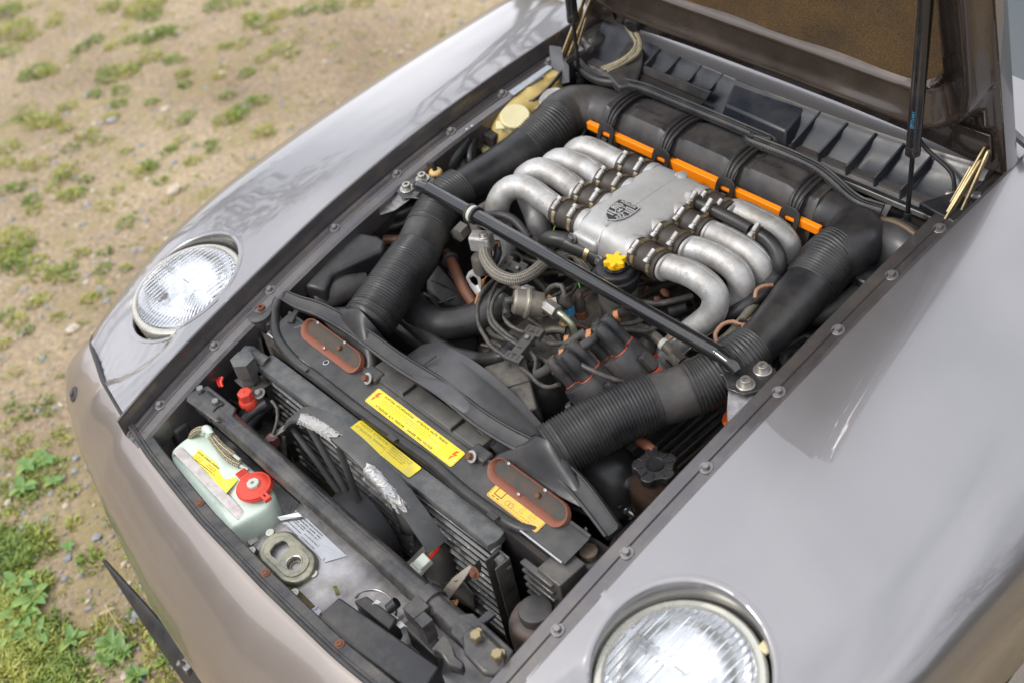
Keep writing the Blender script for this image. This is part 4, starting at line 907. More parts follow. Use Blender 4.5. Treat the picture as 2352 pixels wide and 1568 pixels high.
# ---- runners, rubber sleeves, clamps
def clamp(c,ax,r,parent,w_=.0085,scr=None,m=BRASS):
    ax=Vector(ax).normalized(); M=frame(c,ax,0,(0,0,1)); 
    band=lathe([(r-.0005,-w_/2),(r+.0012,-w_/2),(r+.0012,w_/2),(r-.0005,w_/2)],36,M)
    cl=obj('hose_clamp',(*band,40),m,parent); 
    sd=Vector(scr or (-.25,-.55,1)); sd=(sd-ax*ax.dot(sd)).normalized(); t_=ax.cross(sd).normalized()
    c2=c+sd*(r+.005); 
    return join(box((0,0,0),(.009,.016,.006),Matrix.Translation(c+sd*(r+.003))@Matrix((ax,t_,sd)).transposed().to_4x4()),lathe([(.0035,0),(.0048,.001),(.0048,.017),(.0035,.018),(.0035,.022),(.0058,.022),(.0058,.028),(.0045,.0285),(0,.0285)],12,frame(c2-t_*.012,t_)))
def runner(P,r,s,y0,lab,cast):
    x0=Vector((.079 if s>0 else -.054,y0,.808)); x1=Vector((.147 if s>0 else -.120,y0-.004,.810))
    ax=(x1-x0).normalized()
    sl=obj('rubber_sleeve',(*tube([x0,x0.lerp(x1,.3),x0.lerp(x1,.5),x0.lerp(x1,.7),x1],[.0275,.0272,.0262,.0272,.0275],32,step=.004),60),BOOT,CAR)
    obj('plenum_port',(*lathe([(.0285,-.008),(.0285,.002),(.0275,.006),(.024,.007)],32,frame(x0-ax*.004,ax)),50),ALUP,sl)
    for k in (.22,.80):
        scw=clamp(x0.lerp(x1,k),ax,.0278,sl); obj('clamp_screw',(*scw,35),ZINC,sl)
        # perforated worm strip
        d0=Vector((-.1,-.95,.45)); d0=(d0-ax*ax.dot(d0)).normalized()
        for a_ in np.linspace(-.55,.45,9):
            dd=(Matrix.Rotation(a_,3,ax)@d0); obj('clamp_thread',_thread(),ZINC,sl,mw=Matrix.Translation(x0.lerp(x1,k)+dd*.0292)@Matrix((ax,dd.cross(ax).normalized()*-1,dd)).transposed().to_4x4()) if s>0 or a_>-9 else None
    P=[x1-ax*.012]+P
    rl=[r*.97]+[r]*(len(P)-1)
    ru=obj('intake_runner',(*tube(P,rl,32,step=.006,flat=1.0),60),ALU,CAR,label=lab)
    obj('runner_collar',(*lathe([(r*.97,-.003),(r*1.06,-.002),(r*1.06,.003),(r*.97,.004)],32,frame(x1+ax*.004,ax)),50),ALU,ru)
    # casting line along the top
    C_,T_=spline(P,.008); up=[]
    for i,c in enumerate(C_[3:-2]):
        i+=3; d=(C_[i+1]-C_[i-1]).normalized(); u=Vector((s*.25,.25,1)); 
        if abs(d.z)>.5: u=Vector((s*1,.35,.35))
        u=(u-d*d.dot(u)).normalized(); up.append(c+u*(r*.995))
    if len(up)>3: obj('casting_line',(*tube(up[::2],.0011,5,step=.01),60),ALU,ru)
    if cast:
        # raised casting numbers on the side facing the front of the car
        txt,i0,sz=cast; off=0
        L_=0; 
        for ch in txt:
            i=i0+int(L_/.008); 
            if i>=len(C_)-2: break
            d=(C_[i+1]-C_[i-1]).normalized()*(1 if s>0 else 1); 
            if s<0: d=-d
            nrm=Vector((0,-.80,.60)); nrm=(nrm-d*d.dot(nrm)).normalized(); upv=nrm.cross(d)
            c=C_[i].lerp(C_[i+1],(L_/.008)%1)
            if ch!=' ': text(ch,sz,Matrix.Translation(c+nrm*(r-.0003)-upv*sz*.35)@Matrix((d,upv,nrm)).transposed().to_4x4(),ALU,ru,.0006,'casting_mark')
            L_+=sz*.78*(1 if s>0 else 1)
    return ru
_th=None
def _thread():
    global _th
    if _th is None: _th=mesh('clamp_thread',*box((0,0,0),(.0055,.0013,.0012)),None,False); _th.materials.append(ZINC)
    return _th
YS=(.108,.165,.222,.280)
runner(q('D',(1300,625,.812),(1460,720,.808),(1555,845,.790),(1525,1000,.762),(1400,1115,.738),(1250,1230,.715),(1110,1390,.690),(1010,1520,.665)),.0235,1,YS[0],'nearest silver runner of the near bank, bending round under the brace bar',('118- ⊕ ⊕'.replace('⊕','o'),5,.014))
runner(q('D',(1480,440,.812),(1680,545,.808),(1780,670,.792),(1790,800,.765),(1700,920,.738),(1580,1000,.71)),.0235,1,YS[1],'second silver runner of the near bank, with raised numbers',('928.110.326.',4,.0085))
runner(q('D',(1650,320,.812),(1860,440,.808),(1975,570,.790),(1990,690,.762),(1930,800,.735),(1850,880,.71)),.0235,1,YS[2],'third silver runner of the near bank, behind the black coolant hose',None)
runner(q('B',(820,1010,.812),(1010,1090,.808),(1180,1190,.795),(1280,1320,.775),(1270,1450,.745),(1200,1550,.71)),.0235,1,YS[3],'rearmost silver runner of the near bank',None)
runner(q('A',(930,1215,.812),(810,1125,.818),(690,1090,.820),(570,1130,.812),(500,1240,.790),(490,1350,.760))+q('C',(1450,480,.735),(1490,660,.71),(1500,830,.67)),.0235,-1,YS[0],'nearest silver runner of the far bank, arching over beside the brace bar',('928.110.321.1R'[::-1][::-1],4,.0085))
runner(q('A',(1140,1060,.812),(1010,980,.818),(890,935,.820),(790,970,.812),(740,1060,.785))+q('C',(1790,420,.74),(1830,560,.71),(1870,700,.67)),.0235,-1,YS[1],'second silver runner of the far bank, with raised numbers',('928.110.322.2R',4,.0085))
runner(q('A',(1330,935,.812),(1200,880,.818),(1090,845,.818),(1000,880,.806),(960,960,.78),(960,1060,.75)),.0235,-1,YS[2],'third silver runner of the far bank',None)
runner(q('A',(1510,820,.812),(1390,760,.818),(1280,735,.818),(1200,780,.806),(1180,860,.78),(1190,960,.75)),.0235,-1,YS[3],'rearmost silver runner of the far bank, close to the filter housing',None)

# ---- brace bar
A_=Vector((-.367,-.006,.818));B_=Vector((.367,-.006,.818))
BR=obj('brace_bar',(*tube([A_,B_],.0135,24,step=.2),50),BLACKP,CAR,label='black brace bar bolted across the engine bay')
for s in (-1,1):
    for k in (0,): obj('bar_end_ferrule',(*tube([mir((.362,-.006,.818),s),mir((.392,-.007,.813),s),mir((.405,-.008,.806),s)],[.0138,.0130,.010],20,step=.006,flat=.9),60),BLACKP,BR)
    o_=[(.388,.028),(.405,.040),(.440,.040),(.456,.030),(.462,.004),(.452,-.012),(.440,-.034),(.412,-.040),(.398,-.028),(.386,-.022),(.378,-.026),(.350,-.022),(.350,.012),(.376,.016)]
    pl=obj('brace_plate',prism([mir((x,y,.7965),s) for x,y in o_],(0,0,-.004)),mat('chipped_bracket%d'%s,(.035,.035,.036),.3,.3,var=.2,coat=.4,speck=(.5,.49,.46),speck_amt=-.16,speck_scale=60),CAR,label='%s mounting plate of the brace bar'%('far' if s<0 else 'near'),bevel=.0012)
    obj('lower_tab',prism([mir((x,y,z),s) for x,y,z in ((.405,-.030,.791),(.470,.030,.792),(.478,-.03,.784),(.470,-.072,.772),(.445,-.080,.766),(.425,-.058,.772))],(0,0,-.003)),DULLZ,pl,bevel=.001)
    bolt(mir((.428,.024,.797),s),(0,0,1),pl,.0085,ZINC,sock=True); b_=bolt(mir((.428,-.016,.797),s),(0,0,1),pl,.0085,ZINC if s<0 else ZINC,sock=True)
    obj('socket_rust',(*lathe([(.0042,0),(.0042,.002),(0,.002)],6),None),RUST,b_,mw=Matrix.Translation((0,0,.9))@Matrix.Diagonal((118*.9,118*.9,118*.9,1))) if False else None
# clip round the bar
c=Vector((-.232,-.006,.818)); ax=(B_-A_).normalized()
cl=obj('bar_clip',(*lathe([(.0137,-.010),(.0175,-.010),(.0175,-.005),(.0155,-.004),(.0155,.004),(.0175,.005),(.0175,.010),(.0137,.010)],28,frame(c,ax)),40),BLKG,CAR)
obj('clip_band',(*lathe([(.0157,-.0038),(.0165,-.0038),(.0165,.0038),(.0157,.0038)],28,frame(c,ax)),40),GREYC,cl)

# ---- oil filler canister
c=q('D',(640,600,.785))[0]; c=Vector((c.x,c.y,.785)); M=Matrix.Translation(c)
OC=obj('filler_canister',(*lathe([(.034,-.20),(.036,-.10),(.0365,-.03),(.0385,-.028),(.0385,-.020),(.0425,-.018),(.0435,-.012),(.0425,-.006),(.0375,-.004),(.0365,.004),(.034,.0075),(.030,.009),(.022,.009),(.020,.012),(0,.012)],40,M),35),BLK,CAR,label='black filler canister with a yellow star cap')
obj('canister_body',(*lathe([(.0345,-.20),(.0366,-.10),(.0371,-.034)],40,M),35),mat('peeling_black',(.045,.042,.038),.6,0,var=.3,scale=20,dirt=(.19,.18,.16),dirt_amt=.32,dirt_scale=18),OC)
star=[((.0165+.0045*math.cos(6*a))*math.cos(a),(.0165+.0045*math.cos(6*a))*math.sin(a)) for a in np.linspace(0,2*PI,72,endpoint=False)]
M2=Matrix.Translation(c+Vector((.004,-.002,.018)))
obj('yellow_cap',(*flatpoly(star,.011,M2),40),YEL,OC,bevel=.002); obj('cap_neck',(*lathe([(.016,-.008),(.016,.001),(.0,.001)],24,M2),40),YEL,OC); obj('cap_collar',(*lathe([(.021,-.010),(.021,-.004),(.018,-.003)],28,M2),40),BLK,OC)
text('OIL',.006,Matrix.Translation(c+Vector((-.026,-.014,.0092))),BLKG,OC); 
# breather hose into it
P=q('C',(1860,650,.770),(1930,625,.785),(2080,650,.785),(2190,690,.782))[:3]+q('D',(200,350,.783),(400,440,.776),(520,500,.770))
BH=obj('breather_hose',(*tube(P,[.013,.015,.0165,.017,.0165,.0165],24,step=.006),60),HOSEM,CAR); 
pc=P[-2]; ad=(P[-1]-P[-3]).normalized(); clamp_s=clamp(pc,ad,.0168,BH)
P=q('D',(110,470,.745),(250,440,.750),(330,520,.745),(400,600,.73)); obj('braided_breather',(*tube(P,.011,16,uvout=True)[:4],tube(P,.011,16,uvout=True)[4]),BRAIDB,CAR)

# ---- coolant hose over the near runners
P=q('B',(430,910,.845),(620,1000,.842),(800,1090,.838),(940,1170,.836)); 
CH1=obj('heater_hose',(*tube(P,.0108,20),60),BLK,CAR,label='straight black hose lying over the near runners')
P=q('B',(960,1190,.834),(1080,1250,.83),(1180,1370,.818),(1210,1500,.80))+q('D',(2130,620,.785),(2040,770,.772),(1900,890,.765),(1750,980,.755),(1640,1030,.74),(1500,1080,.70))
CH2=obj('heater_hose',(*tube(P,.0125,20),60),HOSEM,CAR,label='curved grey-black hose arching round the near runners')
for p,h in ((q('B',(430,910,.845))[0],CH1),(q('B',(575,980,.842))[0],CH1),(q('B',(1000,1205,.834))[0],CH2)):
    sc=clamp(p,q('B',(620,1000,.842))[0]-q('B',(430,910,.845))[0],.0125,h,.009); obj('clamp_screw',(*sc,35),ZINC,h)
P=q('B',(380,870,.83),(440,905,.842)); obj('plenum_stub',tube(P,.0115,16),ALUP,PL)

# ---- distributors
def dist(c,lab,n=4):
    up=Vector((-.62,-.18,.76)).normalized(); fwd=Vector((-.1,-.9,-.3)); M=frame(c,up,0,fwd)
    D=obj('distributor_cap',(*lathe([(.0,-.062),(.040,-.062),(.0415,-.058),(.0405,-.03),(.039,-.008),(.037,-.001),(.034,.0),(.0,.001)],44,M),35),BLKG,CAR,label=lab)
    obj('distributor_body',(*lathe([(.030,-.12),(.036,-.085),(.0425,-.082),(.0425,-.0625),(.0,-.0625)],36,M),35),ALU,D)
    for k in range(5):
        a=2*PI*k/5+.4; rr=.0235 if k else .0
        if k==0: a=0
        p=M@Vector((rr*math.cos(a),rr*math.sin(a),0)); 
        obj('tower',(*lathe([(.0125,-.002),(.0115,.022),(.0125,.024),(.0115,.050),(.009,.056),(0,.056)],20,frame(p,up)),40),BLKG,D)
        obj('seal_ring',(*lathe([(.0128,-.001),(.0133,0),(.0128,.0012)],20,frame(p,up)),40),REDC,D)
    for a in (-.6,.5,2.0,3.6):
        p=M@Vector((.043*math.cos(a),.043*math.sin(a),-.05)); tx=(M.to_3x3()@Vector((math.cos(a),math.sin(a),0)))
        obj('spring_clip_cover',(*flatpoly(rrect(.018,.032,.004,3),.012,frame(p+tx*.002+up*.012,tx,0,up.cross(tx)))[:2],40),BLKG,D,bevel=.001)
        obj('red_clip',box((0,0,0),(.014,.009,.010),frame(p+tx*.008-up*.010,tx,0,up.cross(tx))),REDC,D,bevel=.001)
        obj('clip_wire',tube([p+tx*.008-up*.012,p+tx*.008-up*.028,p+tx*.003-up*.033],.0016,6),ZINC,D)
    return M,up
cA=q('E',(1270,800,.762))[0]; cB=q('E',(1580,560,.770))[0]
MA,ua=dist(cA,'lower distributor cap beside the near corrugated sleeve'); MB,ub=dist(cB,'upper distributor cap below the brace bar')
# leads
def lead(P,r=.0042,m=None,name='ignition_lead',step=.01): return obj(name,(*tube(P,r,8,step=step),60),m or HT,CAR)
lead(q('C',(1420,990,.73),(1300,1110,.735),(1250,1260,.735),(1265,1420,.73),(1330,1540,.725))+q('E',(440,520,.722),(570,610,.722)))
lead(q('C',(1450,1010,.73),(1380,1140,.74),(1350,1280,.74),(1370,1390,.735))+q('E',(470,350,.73),(560,430,.728),(680,500,.725)))
lead(q('C',(1530,1060,.735),(1430,1140,.745),(1380,1250,.745))+q('E',(450,270,.735),(540,370,.73),(700,500,.72)))
lead(q('C',(1620,1140,.75),(1520,1230,.75),(1500,1350,.745),(1560,1430,.74),(1690,1490,.735))+q('E',(780,390,.73)))
lead(q('E',(890,450,.73),(980,490,.745),(1080,490,.76),(1150,470,.775),(1280,390,.785)))
lead(q('E',(700,700,.725),(800,780,.73),(880,860,.735),(970,890,.74),(1060,860,.755)))
lead(q('E',(800,570,.73),(850,640,.735),(840,770,.74),(940,700,.76),(1040,640,.785)))
lead(q('E',(860,600,.715),(960,660,.735),(1030,700,.76)))
lead(q('E',(1100,580,.795),(1200,650,.80),(1400,750,.795),(1550,810,.785),(1720,860,.765)),.0045)
lead(q('E',(1340,440,.80),(1440,390,.80),(1650,360,.79),(1850,380,.77),(1960,330,.76)),.0048)
lead(q('E',(1340,400,.80),(1450,350,.795),(1600,320,.79),(1760,300,.78),(1840,250,.77)),.0048)
lead(q('E',(1380,350,.80),(1500,280,.80),(1620,210,.80),(1700,190,.795)),.008)
lead(q('E',(1150,590,.80),(1300,500,.805),(1440,400,.805)),.0085,BLKG,'plug_boot'); lead(q('E',(1120,520,.78),(1220,440,.785),(1300,390,.79)),.0085,BLKG,'plug_boot')
lead(q('E',(860,770,.74),(960,720,.76),(1050,640,.79)),.0085,BLKG,'plug_boot')
for c_,x,y,z in (('E',1095,590,.80),('E',1340,445,.803),('E',1140,465,.778),('E',1590,240,.80),('E',1345,410,.805)):
    p=q(c_,(x,y,z))[0]; obj('tan_marker_ring',(*lathe([(.0088,-.004),(.0098,-.004),(.0098,.004),(.0088,.004)],16,frame(p,(.55,.5,.15))),40),COPPER,CAR)
# lead holder
def holder(pl,lab):
    a,b=pl; d=(b-a).normalized(); n_=Vector((.1,-.35,.93)); n_=(n_-d*d.dot(n_)).normalized(); M=frame((a+b)/2,n_,0,d); L_=(b-a).length
    H_=obj('lead_holder',flatpoly([(-L_/2,-.018),(-L_/2+.018,-.018),(-L_/2+.018,-.010),(L_/2-.018,-.010),(L_/2-.018,-.018),(L_/2,-.018),(L_/2,.016),(L_/2-.018,.016),(L_/2-.018,.010),(-L_/2+.018,.010),(-L_/2+.018,.016),(-L_/2,.016)],.010,M),BLKG,CAR,label=lab,bevel=.001)
    for k in (-.03,-.012,.012,.03): obj('holder_slot',box((k*L_/.09,.0,.0101),(.004,.009,.0006),M),DEEP,H_)
    for sx in (-1,1):
        for k in (-.010,0,.010): obj('holder_slot',box((sx*(L_/2-.009),k,.0101),(.010,.0016,.0006),M),DEEP,H_)
    bolt(M@Vector((.012,0,.008)),n_,H_,.0048,DULLZ,washer=False)
holder((q('E',(620,670,.73))[0],q('E',(860,370,.738))[0]),'grey lead holder beside the lower distributor')
holder((q('C',(1490,850,.725))[0],q('C',(1690,950,.72))[0]),'grey lead holder under the braided fuel hose')

# ---- fuel damper and fuel lines
def hexn(c,ax,r,h,m,parent,name='hex_fitting'):
    return obj(name,(*lathe([(r*.8,0),(r,.001),(r,h),(r*.8,h+.001),(0,h+.001)],6,frame(c,ax)),25),m,parent)
c=q('E',(770,120,.765))[0]; ax=Vector((-.55,-.62,.30)).normalized()
FD=obj('fuel_damper',(*lathe([(.012,-.030),(.022,-.026),(.0235,-.004),(.0275,-.003),(.0280,.0015),(.0265,.004),(.0235,.006),(.0225,.022),(.019,.026),(.010,.0265),(.0,.020)],40,frame(c,ax)),35),GREYC if False else mat('dull_zinc_can',(.27,.245,.20),.45,.5,var=.2,scale=40,dirt=(.14,.12,.09),dirt_amt=.4,dirt_scale=40),CAR,label='round fuel damper beside the blue connector')
obj('vacuum_elbow',(*tube([c+ax*.02,c+ax*.036,c+ax*.04+Vector((0,0,-.02)),c+ax*.055+Vector((.02,0,-.028))],.0068,12),60),RUB,FD)
hexn(c-ax*.034+Vector((.0,.0,.0)),Vector((.6,.75,.1)),.013,.02,mat('worn_hex',(.27,.25,.21),.4,.7,var=.2,scale=60),FD)
P=q('E',(890,110,.765),(950,150,.765)); hexn(P[0],P[1]-P[0],.010,.024,ZINC,FD)
P=q('E',(950,140,.765),(1010,185,.765)); hexn(P[0],P[1]-P[0],.0135,.030,ZINC,FD)
P=q('E',(1030,190,.765),(1100,240,.762),(1170,310,.752),(1210,400,.735)); obj('steel_pipe',(*tube(P,.0062,14),60),mat('greenish_zinc_pipe',(.33,.33,.23),.35,.75,var=.3,scale=60),CAR,label='bent greenish steel pipe below the fuel damper')
P=q('C',(1310,710,.765),(1335,830,.765),(1430,950,.765),(1590,1005,.765),(1740,950,.765),(1860,850,.765)); T_=tube(P,.0115,18,step=.006,uvout=True); obj('braided_fuel_hose',T_,BRAIDB,CAR,label='grey braided fuel hose looping below the brace bar')
P=q('C',(1420,960,.745),(1500,1010,.75),(1590,1065,.755),(1680,1100,.76)); obj('fuel_pipe',(*tube(P,.0055,10),60),GRIME,CAR); hexn(P[-1],P[-1]-P[-2],.0115,.022,DULLZ,FD)
# valve block and banjo
c=q('C',(1290,650,.775))[0]; VB=obj('fuel_valve_block',box((0,0,0),(.042,.030,.034),Matrix.Translation(c)@Matrix.Rotation(.5,4,'Z')),ALU,CAR,bevel=.005); bolt(c+Vector((.012,.0,.018)),(0,0,1),VB,.0065,ZINC)
obj('valve_can',(*lathe([(.0,0),(.015,.0),(.016,.004),(.015,.034),(.012,.038)],20,Matrix.Translation(c+Vector((.012,-.022,-.052)))),40),GRIME,VB)
P=q('C',(1350,320,.76),(1250,390,.757),(1160,480,.752)); obj('fuel_rail_pipe',(*tube(P,.011,16),60),GRIME,CAR); hexn(q('C',(1130,525,.752))[0],q('C',(1050,610,.75))[0]-q('C',(1130,525,.752))[0],.0165,.024,mat('old_hex',(.20,.19,.16),.5,.5,var=.25,scale=60),CAR,'hex_cap')
P=q('C',(1230,490,.77),(1240,550,.775),(1255,600,.777)); obj('banjo_pipe',(*tube(P,[.011,.0095,.008],14),60),GRIME,CAR)
# grey curved pipe right of the valve block
P=q('C',(1330,420,.775),(1440,405,.785),(1560,440,.785),(1650,520,.778),(1720,620,.765)); obj('vacuum_pipe',(*tube(P,.0085,12),60),RUB,CAR)
P=q('C',(1420,660,.75),(1440,760,.74),(1400,860,.72)); obj('vacuum_pipe',(*tube(P,.008,12),60),RUB,CAR)
P=q('C',(1400,740,.752),(1390,690,.757),(1440,660,.757),(1450,700,.755)); obj('tan_wire',(*tube(P,.0018,6),60),COPPER,CAR)
# brown pipes
P=q('C',(960,750,.70),(1030,880,.695),(1110,1060,.69),(1220,1230,.68)); BP=obj('brown_pipe',(*tube(P,[.0095,.011,.0115,.0105],16),60),BROWNH,CAR,label='long brown pipe beside the lifting eye'); c=P[0].lerp(P[1],.55); obj('grommet',(*lathe([(.010,-.003),(.0165,-.003),(.018,0),(.0165,.003),(.010,.003)],24,frame(c,P[1]-P[0])),40),RUB,BP)
P=q('C',(395,640,.70),(545,640,.70)); obj('brown_pipe',(*tube(P,.0105,14),60),BROWNH,CAR)
P=q('C',(1305,1010,.715),(1275,1100,.71),(1240,1230,.70)); obj('orange_wire_sleeve',(*tube(P,.0042,10),60),COPPER,CAR); P=q('C',(1345,960,.72),(1305,1010,.715)); obj('orange_wire',(*tube(P,.0012,6),60),COPPER,CAR); obj('sensor_plug',(*tube(q('C',(1355,900,.725),(1350,960,.722)),.007,10),40),DEEP,CAR)
# lifting eye
P=q('C',(1170,930,.72),(1215,900,.722),(1260,930,.722),(1285,1010,.72),(1280,1110,.715),(1240,1130,.71),(1190,1060,.712),(1145,980,.716))
Q_=q('C',(1185,960,.722),(1210,945,.724),(1240,965,.724),(1258,1015,.722),(1255,1050,.72),(1230,1060,.718),(1195,1030,.718),(1170,985,.72))
V=P+Q_+[p+Vector((.001,-.001,-.005)) for p in P+Q_]; n=8; F=[]
for i in range(n):
    j=(i+1)%n; F+=[(i,j,n+j,n+i),(2*n+i,3*n+i,3*n+j,2*n+j),(i,2*n+i,2*n+j,j),(n+i,n+j,3*n+j,3*n+i)]
obj('lifting_eye',(V,F,30),ALUP,CAR,label='zinc lifting eye with an oval hole'); 
# thermostat hose and coolers hoses
P=q('C',(600,1180,.675),(720,1330,.665),(900,1410,.66),(1100,1400,.66),(1290,1340,.665),(1420,1250,.675),(1500,1180,.69),(1540,1120,.70)); obj('coolant_hose',(*tube(P,[.030,.031,.031,.031,.031,.031,.030,.028],28,step=.008),60),HOSEM,CAR,label='thick black coolant hose curving below the fan leads')
P=q('F',(1480,380,.655),(1600,480,.655),(1760,620,.65),(1950,740,.645),(2190,800,.645))+q('E',(420,640,.655),(560,600,.67),(690,470,.68)); obj('coolant_hose',(*tube(P,.0165,20),60),HOSEM,CAR,label='thinner black coolant hose running under the thick one')
P=q('E',(1880,180,.70),(1960,240,.70),(2090,200,.72),(2190,150,.73)); 
P=q('E',(760,760,.70),(850,850,.68),(960,1000,.65),(1060,1180,.60),(1100,1300,.55)); obj('coolant_hose',(*tube(P,[.030,.031,.032,.031,.03],26),60),HOSEM,CAR,label='thick grey-black hose dropping between distributors and fan shroud')
obj('hose_end_cuff',(*tube(P[:2],.034,26,step=.02),50),HOSEM,CAR)
# alternator / pump block
M=frame(q('E',(600,870,.715))[0],(.1,-.2,.95),0,(.8,-.55,0)); AL=obj('pump_housing',box((0,0,-.04),(.115,.075,.07),M),GRIME,CAR,bevel=.004,label='grimy cast housing behind the fan shroud'); obj('split_line',box((0,.001,-.0045),(.002,.076,.0015),M),DEEP,AL)
obj('pump_boss',(*lathe([(.012,0),(.012,.012),(.008,.014),(.008,.010),(0,.010)],18,frame(q('E',(680,1000,.655))[0],(.0,-1,.2))),40),BLKG,CAR)
# blue connector and temperature senders
c=q('E',(1130,160,.748))[0]; BC=obj('blue_connector',box((0,0,-.006),(.022,.016,.024),Matrix.Translation(c)@Matrix.Rotation(.25,4,'Z')),BLUE,CAR,label='blue plug on a sender',bevel=.0015); obj('latch',box((.0,-.0095,-.004),(.010,.004,.014),Matrix.Translation(c)@Matrix.Rotation(.25,4,'Z')),BLUE,BC,bevel=.001)
obj('plug_boot_cap',(*lathe([(.013,.006),(.0125,.014),(.009,.022),(.0065,.03),(0,.031)],18,Matrix.Translation(c)),50),HT,BC); lead([c+Vector((0,0,.028)),c+Vector((-.012,.006,.040)),c+Vector((-.034,.0,.030)),c+Vector((-.044,-.006,.012))],.0048,HT,'sender_lead')
c=q('E',(1250,130,.74))[0]; hexn(c+Vector((0,0,-.03)),Z1,.013,.016,RUST,CAR,'sender_base'); obj('sender',(*lathe([(.0105,-.015),(.0105,.004),(.009,.006),(.0075,.018),(.005,.022),(0,.022)],16,Matrix.Translation(c)),40),BOOT,CAR)
lead(q('E',(960,90,.755),(985,60,.758)),.006,COPPER,'terminal_sleeve')
# bracket plate with bolts
pl=q('E',(880,300,.715),(930,190,.72),(1060,270,.72),(1150,320,.72),(1090,380,.715),(930,400,.71)); BK=obj('lifting_bracket',prism(pl,(0,0,-.006)),GRIME,CAR,bevel=.0015)
for x,y in ((930,210),(1105,305)): bolt(q('E',(x,y,.721))[0],(0,-.1,1),BK,.0055,BRASS)
P=q('E',(930,390,.722),(1000,360,.725),(1120,370,.725)); obj('pipe_stub',tube(P,.007,10),GRIME,CAR)
# assorted pipes and wires of the valley
rnd=random.Random(4)
def wires(n,box_,m,rr,name,z0,z1,dirs):
    for i in range(n):
        u,v=rnd.uniform(box_[0],box_[2]),rnd.uniform(box_[1],box_[3]); p=at(u,v,z=rnd.uniform(z0,z1)); P=[p]; d=Vector(rnd.choice(dirs)).normalized()
        for k in range(4): d=(d+Vector((rnd.uniform(-1,1),rnd.uniform(-1,1),rnd.uniform(-.4,.3)))*.5).normalized(); P.append(P[-1]+d*.028)
        P=[Vector((x.x,x.y,min(x.z,z1+.01))) for x in P]
        obj(name,(*tube(P,rnd.uniform(*rr),7,step=.012),60),m,CAR)
wires(16,(1100,560,1330,760),HT,(.003,.006),'wiring_harness',.63,.70,[(1,.3,0),(.3,1,0)])
wires(10,(1180,520,1500,720),GRIME,(.004,.009),'metal_pipe',.63,.69,[(1,.3,0),(.3,1,0)])
wires(8,(1250,560,1500,800),BROWNH,(.002,.005),'brown_wire',.64,.71,[(1,.3,0),(.3,1,0)])
wires(14,(1430,640,1600,760),HT,(.003,.006),'wiring_harness',.63,.70,[(1,.3,0),(.3,1,0)])
wires(8,(1430,640,1620,860),GRIME,(.004,.009),'metal_pipe',.62,.68,[(1,.3,0)])
wires(8,(900,620,1180,860),HT,(.003,.005),'wiring_harness',.58,.64,[(1,.3,0)])
P=q('D',(640,880,.74),(800,890,.745),(1020,910,.745),(1180,880,.745),(1340,840,.74)); lead(P,.0058)
P=q('D',(900,790,.72),(860,830,.72)); 
for x,y in ((1095,810),(1035,880)): p=q('D',(x,y,.735))[0]; obj('injector_ring',(*lathe([(.006,-.003),(.010,0),(.006,.003)],14,frame(p,(.4,.3,.8))),50),RUST,CAR)
P=q('D',(830,840,.70),(930,760,.73)); obj('throttle_lever',tube(P,.0035,8),RUST,CAR)
for k in range(6): obj('spring_coil',(*lathe([(.009,-.001),(.0105,0),(.009,.001)],16,frame(q('D',(820+k*11,820+k*9,.715))[0],(1,.0,-.1))),50),BRASS,CAR)
# near side: fuel line and hoses by runner end
P=q('D',(690,1150,.75),(850,1140,.755),(960,1180,.755),(1080,1280,.75),(1200,1400,.745),(1270,1450,.735)); FR=obj('fuel_rail',(*tube(P,[.010,.011,.0085,.0085,.010,.011],14),60),GRIME,CAR); hexn(q('D',(1140,1370,.748))[0],P[-1]-P[-3],.0145,.024,GRIME,FR)
obj('rail_ring',(*lathe([(.0088,-.004),(.0105,-.004),(.0105,.004),(.0088,.004)],14,frame(P[3],P[3]-P[2])),40),GREYC,FR)
P=q('D',(1210,1490,.735),(1400,1420,.745),(1520,1330,.75),(1700,1180,.755),(1850,1000,.76),(2060,740,.765)); obj('bundle_hose',(*tube(P,.0085,12),60),mat('olive_grey_hose',(.13,.12,.09),.55,0,var=.2,scale=40),CAR)
P=q('D',(1570,1270,.765),(1555,1190,.77),(1620,1100,.775),(1720,1075,.775),(1810,1100,.775),(1880,1060,.775),(2000,930,.775),(2120,780,.775)); VH=obj('tan_vacuum_hose',(*tube(P,.0038,8),60),PINKH,CAR,label='thin tan hose loop beside the brace bar')
P=q('D',(1570,1270,.765),(1680,1240,.77),(1790,1160,.775),(1830,1080,.777)); obj('hose_branch',(*tube(P,.0038,8),60),PINKH,VH); obj('cable_tie',(*lathe([(.0075,-.002),(.010,-.002),(.010,.002),(.0075,.002)],14,frame(q('D',(1815,1090,.776))[0],P[3]-P[2])),40),DEEP,VH)
P=q('D',(1920,860,.79),(1930,790,.795),(1990,750,.795),(2080,740,.79)); obj('tan_vacuum_hose',(*tube(P,.0035,8),60),PINKH,CAR)
P=q('D',(1110,1290,.735),(1130,1230,.74),(1200,1200,.74)); obj('tan_vacuum_hose',(*tube(P,.0035,8),60),PINKH,CAR)
# black coolant stubs under runner
P=q('D',(1110,990,.72),(1270,940,.72)); obj('hose_stub',(*tube(P,.015,18),50),BLK,CAR); P=q('E',(1800,500,.71),(1870,470,.71)); obj('hose_stub',(*tube(q('E',(1850,600,.70),(1870,520,.71),(1810,480,.72)),.015,18),50),BLK,CAR)
# green and wire bits far side
lead(q('A',(1000,1530,.75),(1020,1460,.755),(1050,1410,.76)),.0016,mat('green_wire',(.12,.42,.05),.4),'green_wire')
lead(q('D',(295,700,.74),(310,760,.73)),.0014,MATS['green_wire'],'green_wire')
# thermo hose: hose under plenum left
P=q('C',(1850,700,.768),(1855,660,.772)); 
